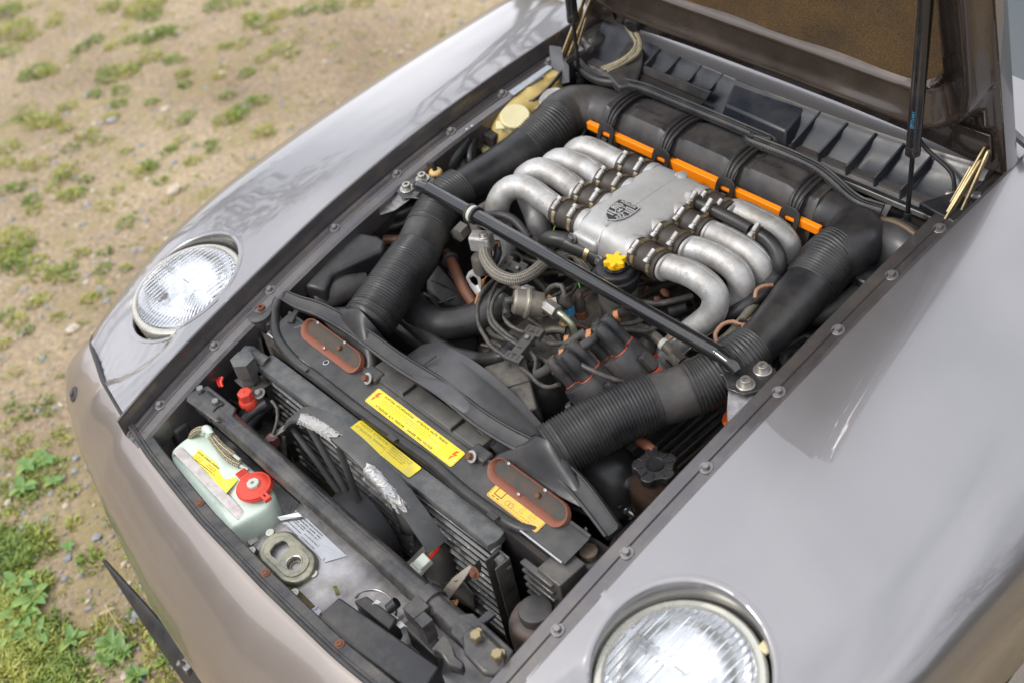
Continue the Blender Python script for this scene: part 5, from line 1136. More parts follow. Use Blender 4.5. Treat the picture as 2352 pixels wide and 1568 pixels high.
# ================================================================ front of the bay
# radiator top panel and its trims
rows=[]
for x in np.linspace(-.415,.40,60):
    rows.append([Vector((x,-.395+dy,.700+dz)) for dy,dz in ((-.002,-.05),(-.001,-.001),(.0,.0),(.050,.008),(.052,.012),(.056,.013),(.058,.009))])
PAN=obj('radiator_panel',(*grid(rows),30),mat('panel_black',(.030,.030,.031),.5,.1,var=.2,scale=14,bump=.12,bscale=400,dirt=(.085,.08,.07),dirt_amt=.42,dirt_scale=9,speck=(.35,.33,.3),speck_amt=-.36,speck_scale=180),CAR,label='black panel over the radiator carrying the yellow warning labels')
def chan(x0,x1,y,z,w_,h_,name,m): 
    return obj(name,box(((x0+x1)/2,y,z),(x1-x0,w_,h_)),m,CAR,bevel=.002)
chan(-.160,.135,-.322,.705,.034,.02,'shroud_channel',mat('dusty_beige_black',(.10,.092,.08),.5,.1,var=.2,scale=14,dirt=(.045,.043,.04),dirt_amt=.35,dirt_scale=12))
for x in (-.06,.07): obj('channel_web',box((x,-.325,.716),(.003,.03,.012)),BLK,PAN,bevel=.0008)
obj('panel_front_lip',(*tube([Vector((-.41,-.398,.7005)),Vector((.395,-.398,.7005))],.0014,6,step=.1),60),WLAB,PAN)
for s in (-1,1):
    c=Vector((s*.142,-.346,.711)); PB=obj('panel_bracket',box(c+Vector((s*.004,.006,-.001)),(.038,.024,.016)),BLKG,CAR,bevel=.003)
    obj('washer',(*lathe([(.0105,0),(.0105,.0018),(0,.0018)],24,frame(c+Vector((0,-.009,.006)),(-.1,-.8,.7))),40),mat('chalky_washer%d'%s,(.36,.33,.30),.7,0,var=.3,scale=90,speck=(.18,.08,.05),speck_amt=.0,speck_scale=120),PB); bolt(c+Vector((0,-.0105,.008)),(-.1,-.8,.7),PB,.0065,RUST,washer=False)
obj('drain_hole',(*lathe([(.0045,0),(.0045,.0004),(0,.0004)],16,frame(q('F',(800,820,.7035))[0],(0,-.1,1))),40),DEEP,PAN); obj('hole_rim',(*lathe([(.0045,.0),(.0058,.0004),(.0045,.0008)],16,frame(q('F',(800,820,.7035))[0],(0,-.1,1)),cap=False),40),WLAB,PAN)
def label_plate(c4,name,m,lab,th=.0006,rad=.004,z=None):
    """c4: TL,TR,BR,BL points; returns matrix with origin at the lower left, x along, y up, and its size"""
    TL,TR,BR,BL=[Vector(p) for p in c4]; x=((TR-TL)+(BR-BL)).normalized(); h=((TL-BL)+(TR-BR))*.5; y=(h-x*h.dot(x)).normalized(); n=x.cross(y); w_=((TR-TL).length+(BR-BL).length)/2; hh_=h.dot(y); o=(TL+BR+TR+BL)/4-x*w_/2-y*hh_/2
    M=Matrix.Translation(o)@Matrix((x,y,n)).transposed().to_4x4()
    O=obj(name,flatpoly([(a+w_/2,b+hh_/2) for a,b in rrect(w_,hh_,rad)],th,M),m,CAR,label=lab); return O,M,w_,hh_
def border(O,M,w_,h_,off,th,rad,m,z=.0007):
    obj('printed_border',ringpoly([(a+w_/2,b+h_/2) for a,b in rrect(w_-2*off,h_-2*off,rad)],[(a+w_/2,b+h_/2) for a,b in rrect(w_-2*off-2*th,h_-2*off-2*th,max(.0008,rad-th))],.0002,M@Matrix.Translation((0,0,z))),m,O)
def T(O,M,s,x,y,sz,m=INK,sx=1.,al='LEFT',b=0.): text(s,sz,M@Matrix.Translation((x,y,.0007)),m,O,.0001,'lettering',al,sx,b)
def boltmark(O,M,x,y,k,m=REDINK):
    P=[(-.0035,.0085),(.003,.0105),(-.0005,.0035),(.0045,.0045),(-.002,-.0045),(.0000,-.0035),(-.0030,-.0095),(-.0048,-.0005),(-.0032,-.0018),(.0005,.0010),(-.0050,.0002)]
    obj('lightning_arrow',flatpoly([(x+a*k,y+b_*k) for a,b_ in P],.0002,M@Matrix.Translation((0,0,.0007))),m,O)
pz=.7035
W_=.238; c4=[Vector((-.117,-.353,.7075)),Vector((.121,-.353,.7075)),Vector((.121,-.386,.7022)),Vector((-.117,-.386,.7022))]
O,M,w_,h_=label_plate(c4,'high_voltage_label',YLAB,'long yellow high voltage warning label with red lightning arrows'); border(O,M,w_,h_,.0015,.0004,.003,INK)
T(O,M,'ACHTUNG  HOCHSPANNUNG  –  ATTENTION  HAUTE  TENSION',.026,h_-.0075,.0058,sx=1.0,b=.00012)
T(O,M,'ATTENZIONE  ALTA  TENSIONE  –  DANGER  HIGH  VOLTAGE',.026,.0115 if False else .0035,.0056,sx=1.0,b=.00012)
for k,sx_ in enumerate(('Bei Arbeiten an der laufenden Zündanlage oder beim Berühren spannungsführender Teile und bei eingeschalteter Zündung','DANGER DE MORT EN CAS DE TOUCHER SUR L\'ALLUMAGE ET LE DIODE DE CONTROLE LE MOTEUR EN MARCHE OU LE CONTACT','L\'accensione e motore in moto può essere pericolosa per la vita. Spegnere il motore prima dei lavori all\'impianto')): T(O,M,sx_,.027,h_-.0128-k*.0036,.0029,INKF,.93)
boltmark(O,M,.013,h_/2+.001,1.15); boltmark(O,M,w_-.013,h_/2+.001,1.15)
c4=[Vector((-.098,-.4125,.6885)),Vector((.073,-.4125,.6885)),Vector((.073,-.4405,.6885)),Vector((-.098,-.4405,.6885))]
O,M,w_,h_=label_plate(c4,'fan_warning_label',YLAB,'narrow yellow warning label on the condenser header'); 
T(O,M,'VORSICHT  ATTENTION',.005,h_-.0075,.0066,INKF,1.1); T(O,M,'ATTENZIONE  WARNING',.005,h_-.0160,.0066,INKF,1.1)
for k,tx in enumerate(('VENTILATEUR PEUT TOURNER MEME','LORSQUE LE CONTACT EST COUPE','FAN MAY START AT ANY TIME','IL VENTILATORE PUO GIRARE')): T(O,M,tx,.094,h_-.005-k*.0042,.0034,INKF,1.)
obj('divider',box((.090,h_/2,.0007),(.0004,h_*.8,.0002),M),INKF,O)
c4=[Vector((.209,-.3565,.7068)),Vector((.326,-.3565,.7068)),Vector((.326,-.3865,.7022)),Vector((.209,-.3865,.7022))]
O,M,w_,h_=label_plate(c4,'firing_order_label',ALAB,'amber label with small engine diagrams on the near end of the radiator panel'); border(O,M,w_,h_,.0014,.0004,.003,INK)
obj('diagram_frame',ringpoly([(a+.018,b+.018) for a,b in rrect(.018,.018,.001)],[(a+.018,b+.018) for a,b in rrect(.015,.015,.0008)],.0002,M@Matrix.Translation((0,0,.0007))),INK,O)
for k in range(2): obj('diagram_bar',box((.012+k*.010,.0055,.0008),(.006,.0014,.0002),M),INK,O)
for k in range(2): obj('diagram_circle',(*lathe([(.0042,0),(.0046,.0002),(.0042,.0003)],20,M@Matrix.Translation((.041+k*.008,.010,.0007)),cap=False),40),INK,O)
T(O,M,'1 - 3 - 7 - 2 - 6 - 5 - 4 - 8',.052,.005,.0042,INK); 
for k,tx in enumerate(('1 5','2 6','3 7','4 8')): T(O,M,tx,.066,.0225-k*.0042,.0042,INKF,1.6)
for k,tx in enumerate(('0,7 mm','20° 3000','700 rpm')): T(O,M,tx,.086,.020-k*.0045,.0036,INKF)
text('BEHR',.021,Matrix.Translation((.083,-.344,.709))@Matrix.Rotation(.15,4,'X')@Matrix.Rotation(0,4,'Z'),BLKG,PAN,.0006,'embossed_lettering')
# rubber seal across the snorkels
P=q('F',(430,215,.733),(560,280,.732),(760,350,.733),(1000,480,.735),(1250,650,.736),(1500,830,.735),(1900,1080,.733))+q('J',(620,60,.733),(900,240,.732),(1250,430,.731),(1500,650,.729),(1680,860,.727),(1880,1130,.722))
SE=obj('bay_seal',(*ribbon(P,[.022,.030,.031,.032,.032,.033,.034,.034,.030],.007,(0,-.45,.9),.008,[(-.5,-.8),(-.5,.5),(-.44,1.3),(-.38,1.3),(-.33,.6),(-.1,.5),(.1,.55),(.30,.7),(.34,1.5),(.46,1.5),(.5,.6),(.5,-.8)]),50),RUB,CAR,label='rubber sealing strip running across the bay in front of the snorkels')
# small hose across the panel front
P=q('F',(370,240,.725),(330,330,.715),(330,480,.702),(370,620,.697),(520,810,.696),(760,990,.696),(1050,1220,.696),(1400,1480,.696))+q('J',(200,480,.696),(500,740,.696),(800,960,.696),(1000,1080,.696),(1200,1115,.694),(1370,1135,.692),(1470,1190,.686),(1500,1250,.672))
VT=obj('vent_hose',(*tube(P,.0098,20,step=.01),60),HOSEM,CAR,label='black vent hose running along the front of the radiator panel')
for a,b in (((1410,1510,.7075),'F'),((765,970,.7068),'J'),((600,870,.7068),'F')):
    p=q(b,a)[0]; obj('hose_clip',box(p,(.020,.010,.004),None),WLAB if False else BLKG,VT,bevel=.001)
# brackets at the far end of the panel
c=Vector((-.452,-.383,.716)); CB=obj('corner_mount',(*lathe([(.022,-.03),(.024,0),(.024,.003),(0,.003)],28,frame(c,(0,-.1,1))),40),TUBEP,CAR); obj('rubber_mount',(*lathe([(.014,-.03),(.0165,-.01),(.0165,.004),(.012,.008),(0,.008)],24,Matrix.Translation(q('F',(280,440,.700))[0])),40),BOOT,CB)
bolt(q('F',(215,345,.716))[0],(0,-.1,1),CB,.0075,RUST,sock=True)
obj('mount_arm',prism(q('F',(160,330,.712),(300,290,.712),(400,420,.70),(380,560,.69),(250,520,.69)),(0,0,-.004)),TUBEP,CB,bevel=.001)
obj('side_bracket',prism(q('F',(200,530,.69),(330,600,.69),(390,690,.685),(390,790,.67),(300,770,.66),(230,600,.68)),(0,0,-.006)),TUBEP,CAR,bevel=.002)
obj('side_plate',prism(q('F',(60,560,.68),(200,600,.685),(240,760,.65),(90,700,.63)),(0,0,-.004)),TUBEP,CAR,bevel=.002)
obj('panel_stiffener',(*ribbon(q('F',(480,470,.705),(540,360,.712),(600,330,.716)),.012,.006,(0,-.3,1)),40),BLKG,CAR)
obj('support_tube',tube(q('F',(400,590,.69),(600,500,.70)),.010,14,step=.02),TUBEP,CAR)
# fan shroud behind the seal
rows=[];cx_,cz_=-.005,.548
for y in (-.315,-.305,-.29,-.25,-.215,-.210):
    rr=.207 if y<-.25 else (.198 if y<-.212 else .186)
    rows.append([Vector((cx_+rr*1.18*math.sin(a),y,cz_+rr*math.cos(a)*.93)) for a in np.linspace(-1.5,1.5,70)])
SH=obj('fan_shroud',(*grid(rows),50),mat('shroud_plastic',(.042,.043,.048),.42,0,var=.15,scale=12,bump=.05,bscale=400,dirt=(.085,.083,.08),dirt_amt=.45,dirt_scale=7),CAR,label='arched dark plastic fan shroud behind the seal')
rows=[[Vector((cx_+k*1.18*math.sin(a),-.209,cz_+k*math.cos(a)*.93)) for k in (.186,.165)] for a in np.linspace(-1.5,1.5,60)]; obj('shroud_lip',(*grid(rows),50),SH.data.materials[0],SH)
rows=[[Vector((cx_+(.2075+.010*math.sin(PI*u_)*math.sin(PI*v_)**.8)*1.18*math.sin(a_),-.312+.075*v_,cz_+(.2065+.012*math.sin(PI*u_)*math.sin(PI*v_)**.8)*math.cos(a_)*.93)) for v_ in np.linspace(0,1,14)] for u_,a_ in zip(np.linspace(0,1,30),np.linspace(-.12,.75,30))]
obj('shroud_bulge',(*grid(rows),60),SH.data.materials[0],SH)
for a in (-.28,.62): obj('shroud_seam',(*tube([Vector((cx_+.2085*1.18*math.sin(a),y,cz_+.2085*math.cos(a)*.93)) for y in (-.312,-.25)],.0018,6),60),BLKG,SH)
obj('fan_tip',prism([(.13,-.25,.60),(.20,-.25,.56),(.19,-.25,.54),(.13,-.25,.57)],(0,-.003,0)),mat('green_plastic',(.01,.10,.05),.4),CAR)

# ---- radiator core visible at the near end, and its end tank
rc=Vector((.25,-.418,.60)); RC=obj('radiator_core',box((.01,-.404,.585),(.80,.010,.21)),DEEP,CAR)
V=[];F=[]
for i in range(28):
    z=.688-i*.0075
    for j in range(90):
        x=.13+j*.0030; k=len(V); y=-.4095; dz=.0024 if j%2 else -.0
        V+=[(x,y,z-.0034),(x+.0030,y,z-.0034),(x+.0022,y-.0012,z-.0006),(x+.0008,y-.0012,z-.0006)]; F.append((k,k+1,k+2,k+3))
obj('core_fins',(V,F,None,False),mat('core_fin',(.22,.215,.15),.5,.5,var=.5,scale=200),RC,kind='stuff')
TK=obj('radiator_end_tank',(*join(box((.395,-.40,.60),(.05,.055,.19)),*[box((.372,-.428,.685-.018*i),(.07,.012,.006)) for i in range(9)]),30),TUBEP,CAR,label='ribbed plastic end tank of the radiator',bevel=.002)
obj('tank_neck',(*lathe([(.014,-.03),(.016,0),(.018,.002),(.018,.008),(.013,.010),(.011,.018)],24,Matrix.Translation(q('J',(1460,1270,.662))[0])),40),mat('dusty_neck',(.12,.11,.09),.55),TK)
obj('top_strap',prism(q('J',(1290,1290,.672),(1350,1270,.672),(1560,1490,.66),(1500,1530,.655)),(0,0,-.012)),TUBEP,TK,bevel=.003)
obj('strap_pad',prism(q('J',(1320,1340,.674),(1345,1330,.674),(1400,1385,.670),(1375,1400,.670)),(0,0,.002)),GREYC,TK,bevel=.001)
for k in range(6): obj('tank_rib',prism(q('J',(1260+10*k,1370+42*k,.655-.01*k),(1280+12*k,1362+42*k,.655-.01*k),(1480+10*k,1560+42*k,.640-.01*k),(1460+10*k,1570+42*k,.640-.01*k)),(0,0,-.006)),TUBEP,TK,bevel=.001)
# fender mount near corner
c=q('J',(1655,1350,.668))[0]; CM=obj('corner_mount',(*lathe([(.024,-.03),(.029,-.006),(.027,.002),(.024,.005),(.016,.006),(0,.006)],32,Matrix.Translation(c)),40),TUBEP,CAR); obj('rubber_knob',(*lathe([(.0150,.004),(.0155,.010),(.0145,.0165),(.012,.018),(0,.018)],28,Matrix.Translation(c)),40),mat('rusty_dark_knob',(.10,.075,.055),.65,0,var=.25,scale=60,bump=.3,bscale=200),CM); obj('rust_edge',(*lathe([(.0275,-.002),(.029,-.005),(.0285,-.0035)],32,Matrix.Translation(c),cap=False),40),RUST,CM)
bolt(q('J',(1790,1455,.69))[0],(0,-.1,1),CM,.0065,BRASS,sock=True)
obj('seal_end_bracket',prism(q('J',(1620,1130,.70),(1830,1260,.70),(1860,1180,.71),(1900,1130,.715),(1900,1220,.69),(1850,1330,.68),(1640,1200,.68)),(0,0,-.004)),BLKG,CAR,bevel=.002)
obj('strut_web',prism(q('J',(1560,1160,.70),(1600,1190,.70),(1640,1080,.712),(1610,1060,.712)),(0,0,-.012)),BLKG,CAR,bevel=.002)

# ---- condenser
x0,x1=-.372,.283; yc=-.436
P=[Vector((x0-.012,yc+.004,.668)),Vector((x0+.002,yc,.6795)),Vector((x0+.06,yc+.0015,.6815)),Vector((-.02,yc+.006,.682)),Vector((x1-.04,yc+.010,.682)),Vector((x1-.006,yc+.009,.678))]
rows=[]; C_,T_=spline(P,.01)
for c,t_ in zip(C_,T_):
    e=min(1,max(.05,(1-t_)*14)); e=math.sqrt(min(1,e)); rows.append([c+Vector((0,a*e,b)) for a,b in ((-.0185,-.012),(-.0195,-.006),(-.0192,.002),(-.0175,.0048),(0,.0054),(.0175,.0048),(.0190,.001),(.019,-.012))])
V,F=grid(rows); F.append(tuple((len(rows)-1)*8+j for j in range(8)))
CO=obj('condenser_header',(V,[f[::-1] for f in F],50),HEADM,CAR,label='oxidised aluminium top bar of the air conditioning condenser')
for f in F[:0]: pass
V=[];F=[]
nrow=13; pitch=.0205
CORE=obj('condenser_core',box(((x0+x1)/2,yc+.004,.53),(x1-x0-.006,.016,.27)),DEEP,CAR)
fl=[]
for i in range(nrow):
    z=.668-i*pitch
    dx=.012*math.sin(0)
    T0=obj('flat_tube',(*tube([Vector((x0+.012,yc-.004,z)),Vector((x0+.2,yc-.0035,z+.0012)),Vector((0.0,yc-.003,z)),Vector((.15,yc-.001,z+.001)),Vector((x1-.004,yc+.003,z))],.0105,8,step=.03,flat=.27,up=(0,0,1)),60),FLATW,CORE)
    for j in range(330):
        x=x0+.008+j*(x1-x0-.012)/330; k=len(V); sk_=.006*(j%2*2-1)*0
        y0_=yc-.0115+ (x-x0)*.010; w2=.0006; lean=.0012*(1 if j%2 else -1)
        V+=[(x+lean,y0_,z-.0035),(x+lean,y0_+.012,z-.0035),(x-lean,y0_+.012,z-pitch+.0035),(x-lean,y0_,z-pitch+.0035),(x+lean+w2,y0_,z-.0035),(x-lean+w2,y0_,z-pitch+.0035)]
        F+=[(k,k+1,k+2,k+3),(k,k+3,k+5,k+4)]
obj('cooling_fins',(V,F,None,False),FINM,CORE,kind='stuff')
# end plates
for xx,s in ((x0+.002,-1),(x1+.012,1)):
    obj('end_plate',join(box((xx,yc+.004,.55),(.024,.003,.24)),box((xx-.012,yc-.010,.55),(.0025,.03,.24)),box((xx+.012,yc-.010,.55),(.0025,.03,.24)) ),TUBEP,CAR,bevel=.0008)
obj('end_loop',(*tube([Vector((x1+.004,yc-.002,.640)),Vector((x1+.018,yc-.002,.652)),Vector((x1+.004,yc-.002,.664))],.010,16,flat=.9),60),HEADM,CAR)
# far end fitting: hex nut union and red-capped service valve
c=q('F',(40,815,.705))[0]; UF=obj('pipe_union',(*tube([c+Vector((0,0,-.01)),Vector((-.395,-.452,.700)),Vector((-.382,-.444,.690)),Vector((-.362,-.438,.683))],[.016,.015,.013,.013],18,step=.006),60),HEADM,CAR,label='large hex pipe union at the far end of the condenser header')
hexn(c+Vector((0,0,-.026)),Z1,.023,.034,HEADM,UF); hexn(c+Vector((0,0,-.048)),Z1,.018,.018,HEADM,UF); obj('union_pipe',tube([c+Vector((0,0,-.04)),c+Vector((.004,-.004,-.12))],.011,14),mat('green_grey_pipe',(.17,.17,.13),.5,.4,var=.25,scale=50),UF)
obj('union_plate',prism([c+Vector(p) for p in ((-.03,-.02,-.05),(.03,-.02,-.05),(.035,.02,-.05),(-.03,.02,-.05))],(0,0,-.003)),TUBEP,UF,bevel=.0008)
c=q('F',(75,1150,.655))[0]; SV=obj('service_valve',(*tube([c+Vector((.002,.0,-.02)),c+Vector((.006,-.004,-.11))],.0085,16,step=.02),60),BLACKP,CAR,label='black service pipe with a red hexagonal cap'); obj('brass_nut',(*lathe([(.011,-.024),(.011,-.014),(0,-.014)],6,Matrix.Translation(c)),30),BRASS,SV)
obj('red_cap',(*lathe([(.0165,-.016),(.0165,-.002),(.0145,.0005),(.0145,.0165),(.013,.018),(0,.018)],6,Matrix.Translation(c)),30),RED,SV,bevel=.001); obj('red_cap_skirt',(*lathe([(.0168,-.017),(.0172,-.015),(.0172,-.003),(.0150,0)],24,Matrix.Translation(c)),40),RED,SV); obj('cap_hole',(*lathe([(.0016,.0182),(.0,.0183)],10,Matrix.Translation(c)),30),DEEP,SV)
lead(q('F',(300,1170,.66),(350,1240,.655),(350,1360,.645),(310,1480,.63)),.0032,HT,'thin_hose'); p=q('F',(300,1500,.625))[0]; hexn(p+Vector((0,0,-.02)),Z1,.012,.02,mat('reddish_fitting',(.14,.06,.05),.5),CAR,'pressure_switch')
obj('drier_mount',prism(q('F',(0,1260,.64),(60,1230,.65),(210,1110,.655),(240,1160,.645),(80,1320,.63),(0,1360,.625)),(0,0,-.006)),TUBEP,CAR,bevel=.002)
bolt(q('F',(190,1105,.660))[0],(0,-.3,1),CAR,.0068,DULLZ,name='bracket_bolt')
for a,b,r_ in (((0,1400,.63),(270,1180,.645),.010),((60,1440,.62),(290,1190,.64),.009)): obj('wiring_sleeve',(*tube(q('F',a,((a[0]+b[0])/2,(a[1]+b[1])/2-20,a[2]),b),r_,14),60),RUB,CAR)
obj('drier_bottle',(*lathe([(.035,-.14),(.036,-.02),(.030,-.006),(.012,0),(0,0)],32,Matrix.Translation(q('F',(180,1440,.585))[0])),50),DEEP,CAR)
lead(q('F',(-150,950,.66),(-165,1000,.655),(-150,1040,.65)),.003,RED,'red_wire')
P=[at(533,829,z=.66),at(505,845,z=.655),at(498,870,z=.65),at(505,888,z=.645)]; lead(P,.0018,mat('bright_red_wire',(.75,.03,.02),.4),'red_wire'); P=[at(531,836,z=.66),at(510,850,z=.655),at(503,872,z=.65),at(510,885,z=.645)]; lead(P,.0018,MATS['bright_red_wire'],'red_wire')
obj('horn_disc',(*lathe([(.030,-.02),(.032,0),(.028,.006),(.018,.008),(.016,.004),(0,.004)],32,frame(at(545,790,z=.64),(.3,-.6,.6))),50),GREYC if False else mat('dusty_relay',(.13,.13,.11),.5),CAR)
for k in range(5): lead([at(560+8*k,800+5*k,z=.66),at(548+9*k,840+4*k,z=.64),at(575+7*k,880,z=.60)],.003,HT,'wiring_harness')
wires(10,(430,900,640,1000),HT,(.003,.007),'wiring_harness',.54,.60,[(1,.3,0)])

# ---- auxiliary fan
fc=Vector((-.035,-.468,.492)); 
def ringp(r,y,n=80,a0=-1.25,a1=.98): return [Vector((fc.x+r*math.sin(a),y,fc.z+r*math.cos(a))) for a in np.linspace(a0,a1,n)]
rows=[ringp(.254,-.462),ringp(.260,-.4615),ringp(.2605,-.466),ringp(.2585,-.490),ringp(.254,-.497),ringp(.249,-.497),ringp(.2465,-.486),ringp(.246,-.466)]
FN=obj('fan_ring',(*grid(rows),40),mat('fan_ring_plastic',(.045,.046,.047),.5,0,var=.15,scale=14,bump=.05,bscale=400,dirt=(.10,.095,.085),dirt_amt=.42,dirt_scale=10),CAR,label='auxiliary fan ring standing in front of the condenser')
def foam(a0,a1,seed):
    r0=random.Random(seed); rows=[]
    aa=np.linspace(a0,a1,46)
    for k,(rr,y) in enumerate(((.2600,-.480),(.2615,-.484),(.2612,-.488),(.2600,-.492),(.2570,-.4970),(.2530,-.4985),(.2480,-.4985),(.2460,-.490))):
        e0,e1=a0+r0.uniform(-.05,.05),a1+r0.uniform(-.06,.06); aa=np.linspace(e0,e1,60); lift=-.0014 if k in (0,7) else 0
        rows.append([Vector((fc.x+(rr+lift+r0.uniform(-.0016,.0012))*math.sin(a+r0.uniform(-.004,.004)),y+r0.uniform(-.0016,.001),fc.z+(rr+lift+r0.uniform(-.0016,.0012))*math.cos(a))) for a in aa])
    return grid(rows)
obj('foam_patch',(*foam(-.52,-.02,1),30),FOAM,FN,label='flaking white foam on the fan ring'); obj('foam_patch',(*foam(.30,.66,2),60),mat('silver_tape',(.36,.37,.385),.4,.4,var=.25,scale=60,bump=.3,bscale=200,dirt=(.4,.36,.28),dirt_amt=.3,dirt_scale=60),FN,label='worn silver tape on the fan ring')
for a in np.linspace(-1.55,1.5,8):
    obj('stay',(*tube([fc+Vector((.05*math.sin(a),-.02,.05*math.cos(a))),fc+Vector((.250*math.sin(a+.10),-.012,.250*math.cos(a+.10)))],[.0045,.0038],8,step=.06,flat=1.6,up=(0,1,0)),50),FN.data.materials[0],FN) if a in list(np.linspace(-1.55,1.5,8))[1:4] else None
for i in range(5):
    a=math.radians([62,100,150,-160,-105][i]) if False else math.radians([38,92,146,200,254][i]); rows=[]
    for k in range(9):
        t_=k/8; r_=.075+.162*t_; tw=.55-.3*t_; wd=.024+.022*math.sin(PI*min(1,t_*.9+.12)); row=[]
        for e in (-1,-.5,0,.5,1):
            off=e*wd*(1 if t_<.97 else .9); aa=a+off*math.cos(tw)/max(r_,.06)
            row.append(fc+Vector((r_*math.sin(aa),.016-off*math.sin(tw)*.5-.006,r_*math.cos(aa))))
        rows.append(row)
    V,F=grid(rows); b_=obj('fan_blade',(V,F,60),FN.data.materials[0],FN); sm=b_.modifiers.new('s','SOLIDIFY'); sm.thickness=.003
M=frame(fc+Vector((-.025,-.066,.006)),(0,1,0)); 
HB=obj('fan_hub',(*lathe([(.0,0),(.074,0),(.078,.003),(.080,.060),(.077,.064),(0,.064)],48,M),40),mat('hub_plastic',(.085,.088,.097),.45,0,var=.15,scale=12,bump=.06,bscale=300,dirt=(.075,.07,.065),dirt_amt=.35,dirt_scale=10),FN)
# fan brackets
BKM=mat('tan_grey_bracket',(.15,.135,.115),.5,.35,var=.2,scale=40,dirt=(.07,.065,.06),dirt_amt=.35,dirt_scale=24)
FB=obj('fan_bracket',prism(q('H',(1260,1235,.630),(1400,1130,.645),(1500,1310,.60),(1420,1400,.575),(1380,1380,.575)),(0,.004,-.003)),BKM,CAR,bevel=.001); bolt(q('H',(1405,1200,.642))[0],(0,-1,.5),FB,.0055,DULLZ,washer=False)
obj('bracket_arm',(*ribbon(q('I',(1700,210,.585),(1600,330,.57),(1480,450,.565),(1400,500,.565),(1320,440,.565),(1240,380,.565)),.014,.004,(0,-.5,1),.01),30),BKM,FB,bevel=.0006)
obj('motor_can',(*tube(q('I',(1650,200,.595),(1720,330,.56),(1740,500,.52)),[.018,.03,.034],24,flat=.8),60),BKM,FB)
obj('far_bracket',(*ribbon(q('G',(1350,225,.640),(1230,310,.632),(1000,470,.615),(975,500,.61),(1040,580,.590),(1120,620,.575)),.010,.004,(.3,-.3,1),.01),30),BKM,CAR,bevel=.0006)
bolt(q('G',(1325,225,.648))[0],(-.2,-.4,1),CAR,.0048,BRASS,washer=False,name='bracket_bolt')
obj('ring_bracket',(*ribbon(q('G',(1200,380,.62),(1210,560,.58),(1250,700,.55)),.016,.005,(0,-1,.3),.01),30),TUBEP,CAR,bevel=.001)
# connector with red and tan wires
a,b=q('I',(1620,400,.620))[0],q('I',(1500,520,.610))[0]; d=(b-a).normalized(); n_=(Z1-d*d.z).normalized(); M=frame((a+b)/2,n_,0,d); GC=obj('pale_connector',join(box((-.006,0,0),(.026,.022,.014),M),box((.012,0,0),(.018,.026,.012),M)),GREYC,CAR,label='pale grey wiring connector below the fan ring',bevel=.002); obj('dark_half',box((.030,0,-.001),(.020,.020,.012),M),HT,GC,bevel=.002)
P=q('I',(1700,200,.600),(1715,290,.61),(1680,340,.616),(1635,385,.62)); lead([p+Vector((.003,0,0)) for p in P],.0022,MATS['bright_red_wire'],'red_wire'); lead([p+Vector((-.002,.002,0)) for p in P],.0022,COPPER,'tan_wire'); lead(q('I',(1700,190,.612),(1725,240,.61),(1700,290,.612)),.0055,HT,'wire_sleeve')
lead(q('I',(1450,570,.60),(1480,610,.592),(1560,640,.58)),.0022,MATS['bright_red_wire'],'red_wire'); lead(q('I',(1560,660,.60),(1650,620,.61),(1750,640,.60),(1800,700,.58)),.006,HT,'wire_sleeve')
for k in range(5): lead(q('I',(1790+20*k,760,.57),(1850+8*k,800-10*k,.60),(1870-5*k,850,.59),(1790+10*k,890,.56)),.0018,COPPER,'copper_wire')
# diagonal link strap and lower right brackets
DS=obj('diagonal_strap',prism(q('I',(1665,780,.600),(1840,560,.635),(1985,450,.655),(2010,470,.652),(1920,600,.63),(1730,840,.595)),(0,0,-.003)),mat('pale_strap',(.30,.26,.21),.5,.4,var=.15,scale=40),CAR,bevel=.0008)
for x,y,z in ((1870,580,.630),(1705,800,.598)): obj('strap_hole',(*lathe([(.0048,0),(.0048,.0006),(0,.0006)],14,frame(q('I',(x,y,z))[0]+Vector((0,0,.0025)),(0,-.25,1))),40),DEEP,DS)
obj('strap_side',prism(q('I',(1950,540,.64),(2070,400,.665),(2090,440,.655),(2085,500,.64),(1950,600,.62)),(0,0,-.003)),TUBEP,CAR,bevel=.001); bolt(q('I',(2035,520,.655))[0],(0,-1,.4),CAR,.006,RUST,name='bracket_bolt')
# ---- front cross tube
A_=Vector((-.415,-.555,.640)); B_=Vector((.415,-.555,.640))
FT=obj('front_cross_tube',(*tube([A_,Vector((-.36,-.555,.641)),Vector((-.31,-.556,.640)),Vector((.30,-.556,.640)),Vector((.36,-.555,.641)),B_],[.024,.024,.0205,.0205,.024,.024],28,step=.02),60),TUBEP,CAR,label='black tube running across the front of the bay')
for s in (-1,1):
    pl=prism([mir((x,y,.6605),s) for x,y in ((.335,-.578),(.430,-.585),(.445,-.570),(.430,-.535),(.335,-.532),(.318,-.55))],(0,0,-.006)); TP=obj('tube_end_plate',pl,TUBEP,CAR,bevel=.003)
    for x,y in ((.425,-.553),(.372,-.552)): bolt(mir((x,y,.6612),s),(0,-.05,1),TP,.0075,DULLZ if s<0 else BRASS,washer=False)
obj('tube_hole',(*lathe([(.004,0),(.004,.0008),(0,.0008)],14,frame(q('G',(598,232,.664))[0],(0,-.1,1))),40),DEEP,FT)
obj('clamp_collar',(*join(lathe([(.0215,-.012),(.0255,-.012),(.0255,.012),(.0215,.012)],28,frame(Vector((.255,-.556,.640)),(1,0,0))),box((.262,-.585,.648),(.03,.03,.03)),box((.29,-.592,.642),(.022,.02,.045))),30),TUBEP,FT,bevel=.001)

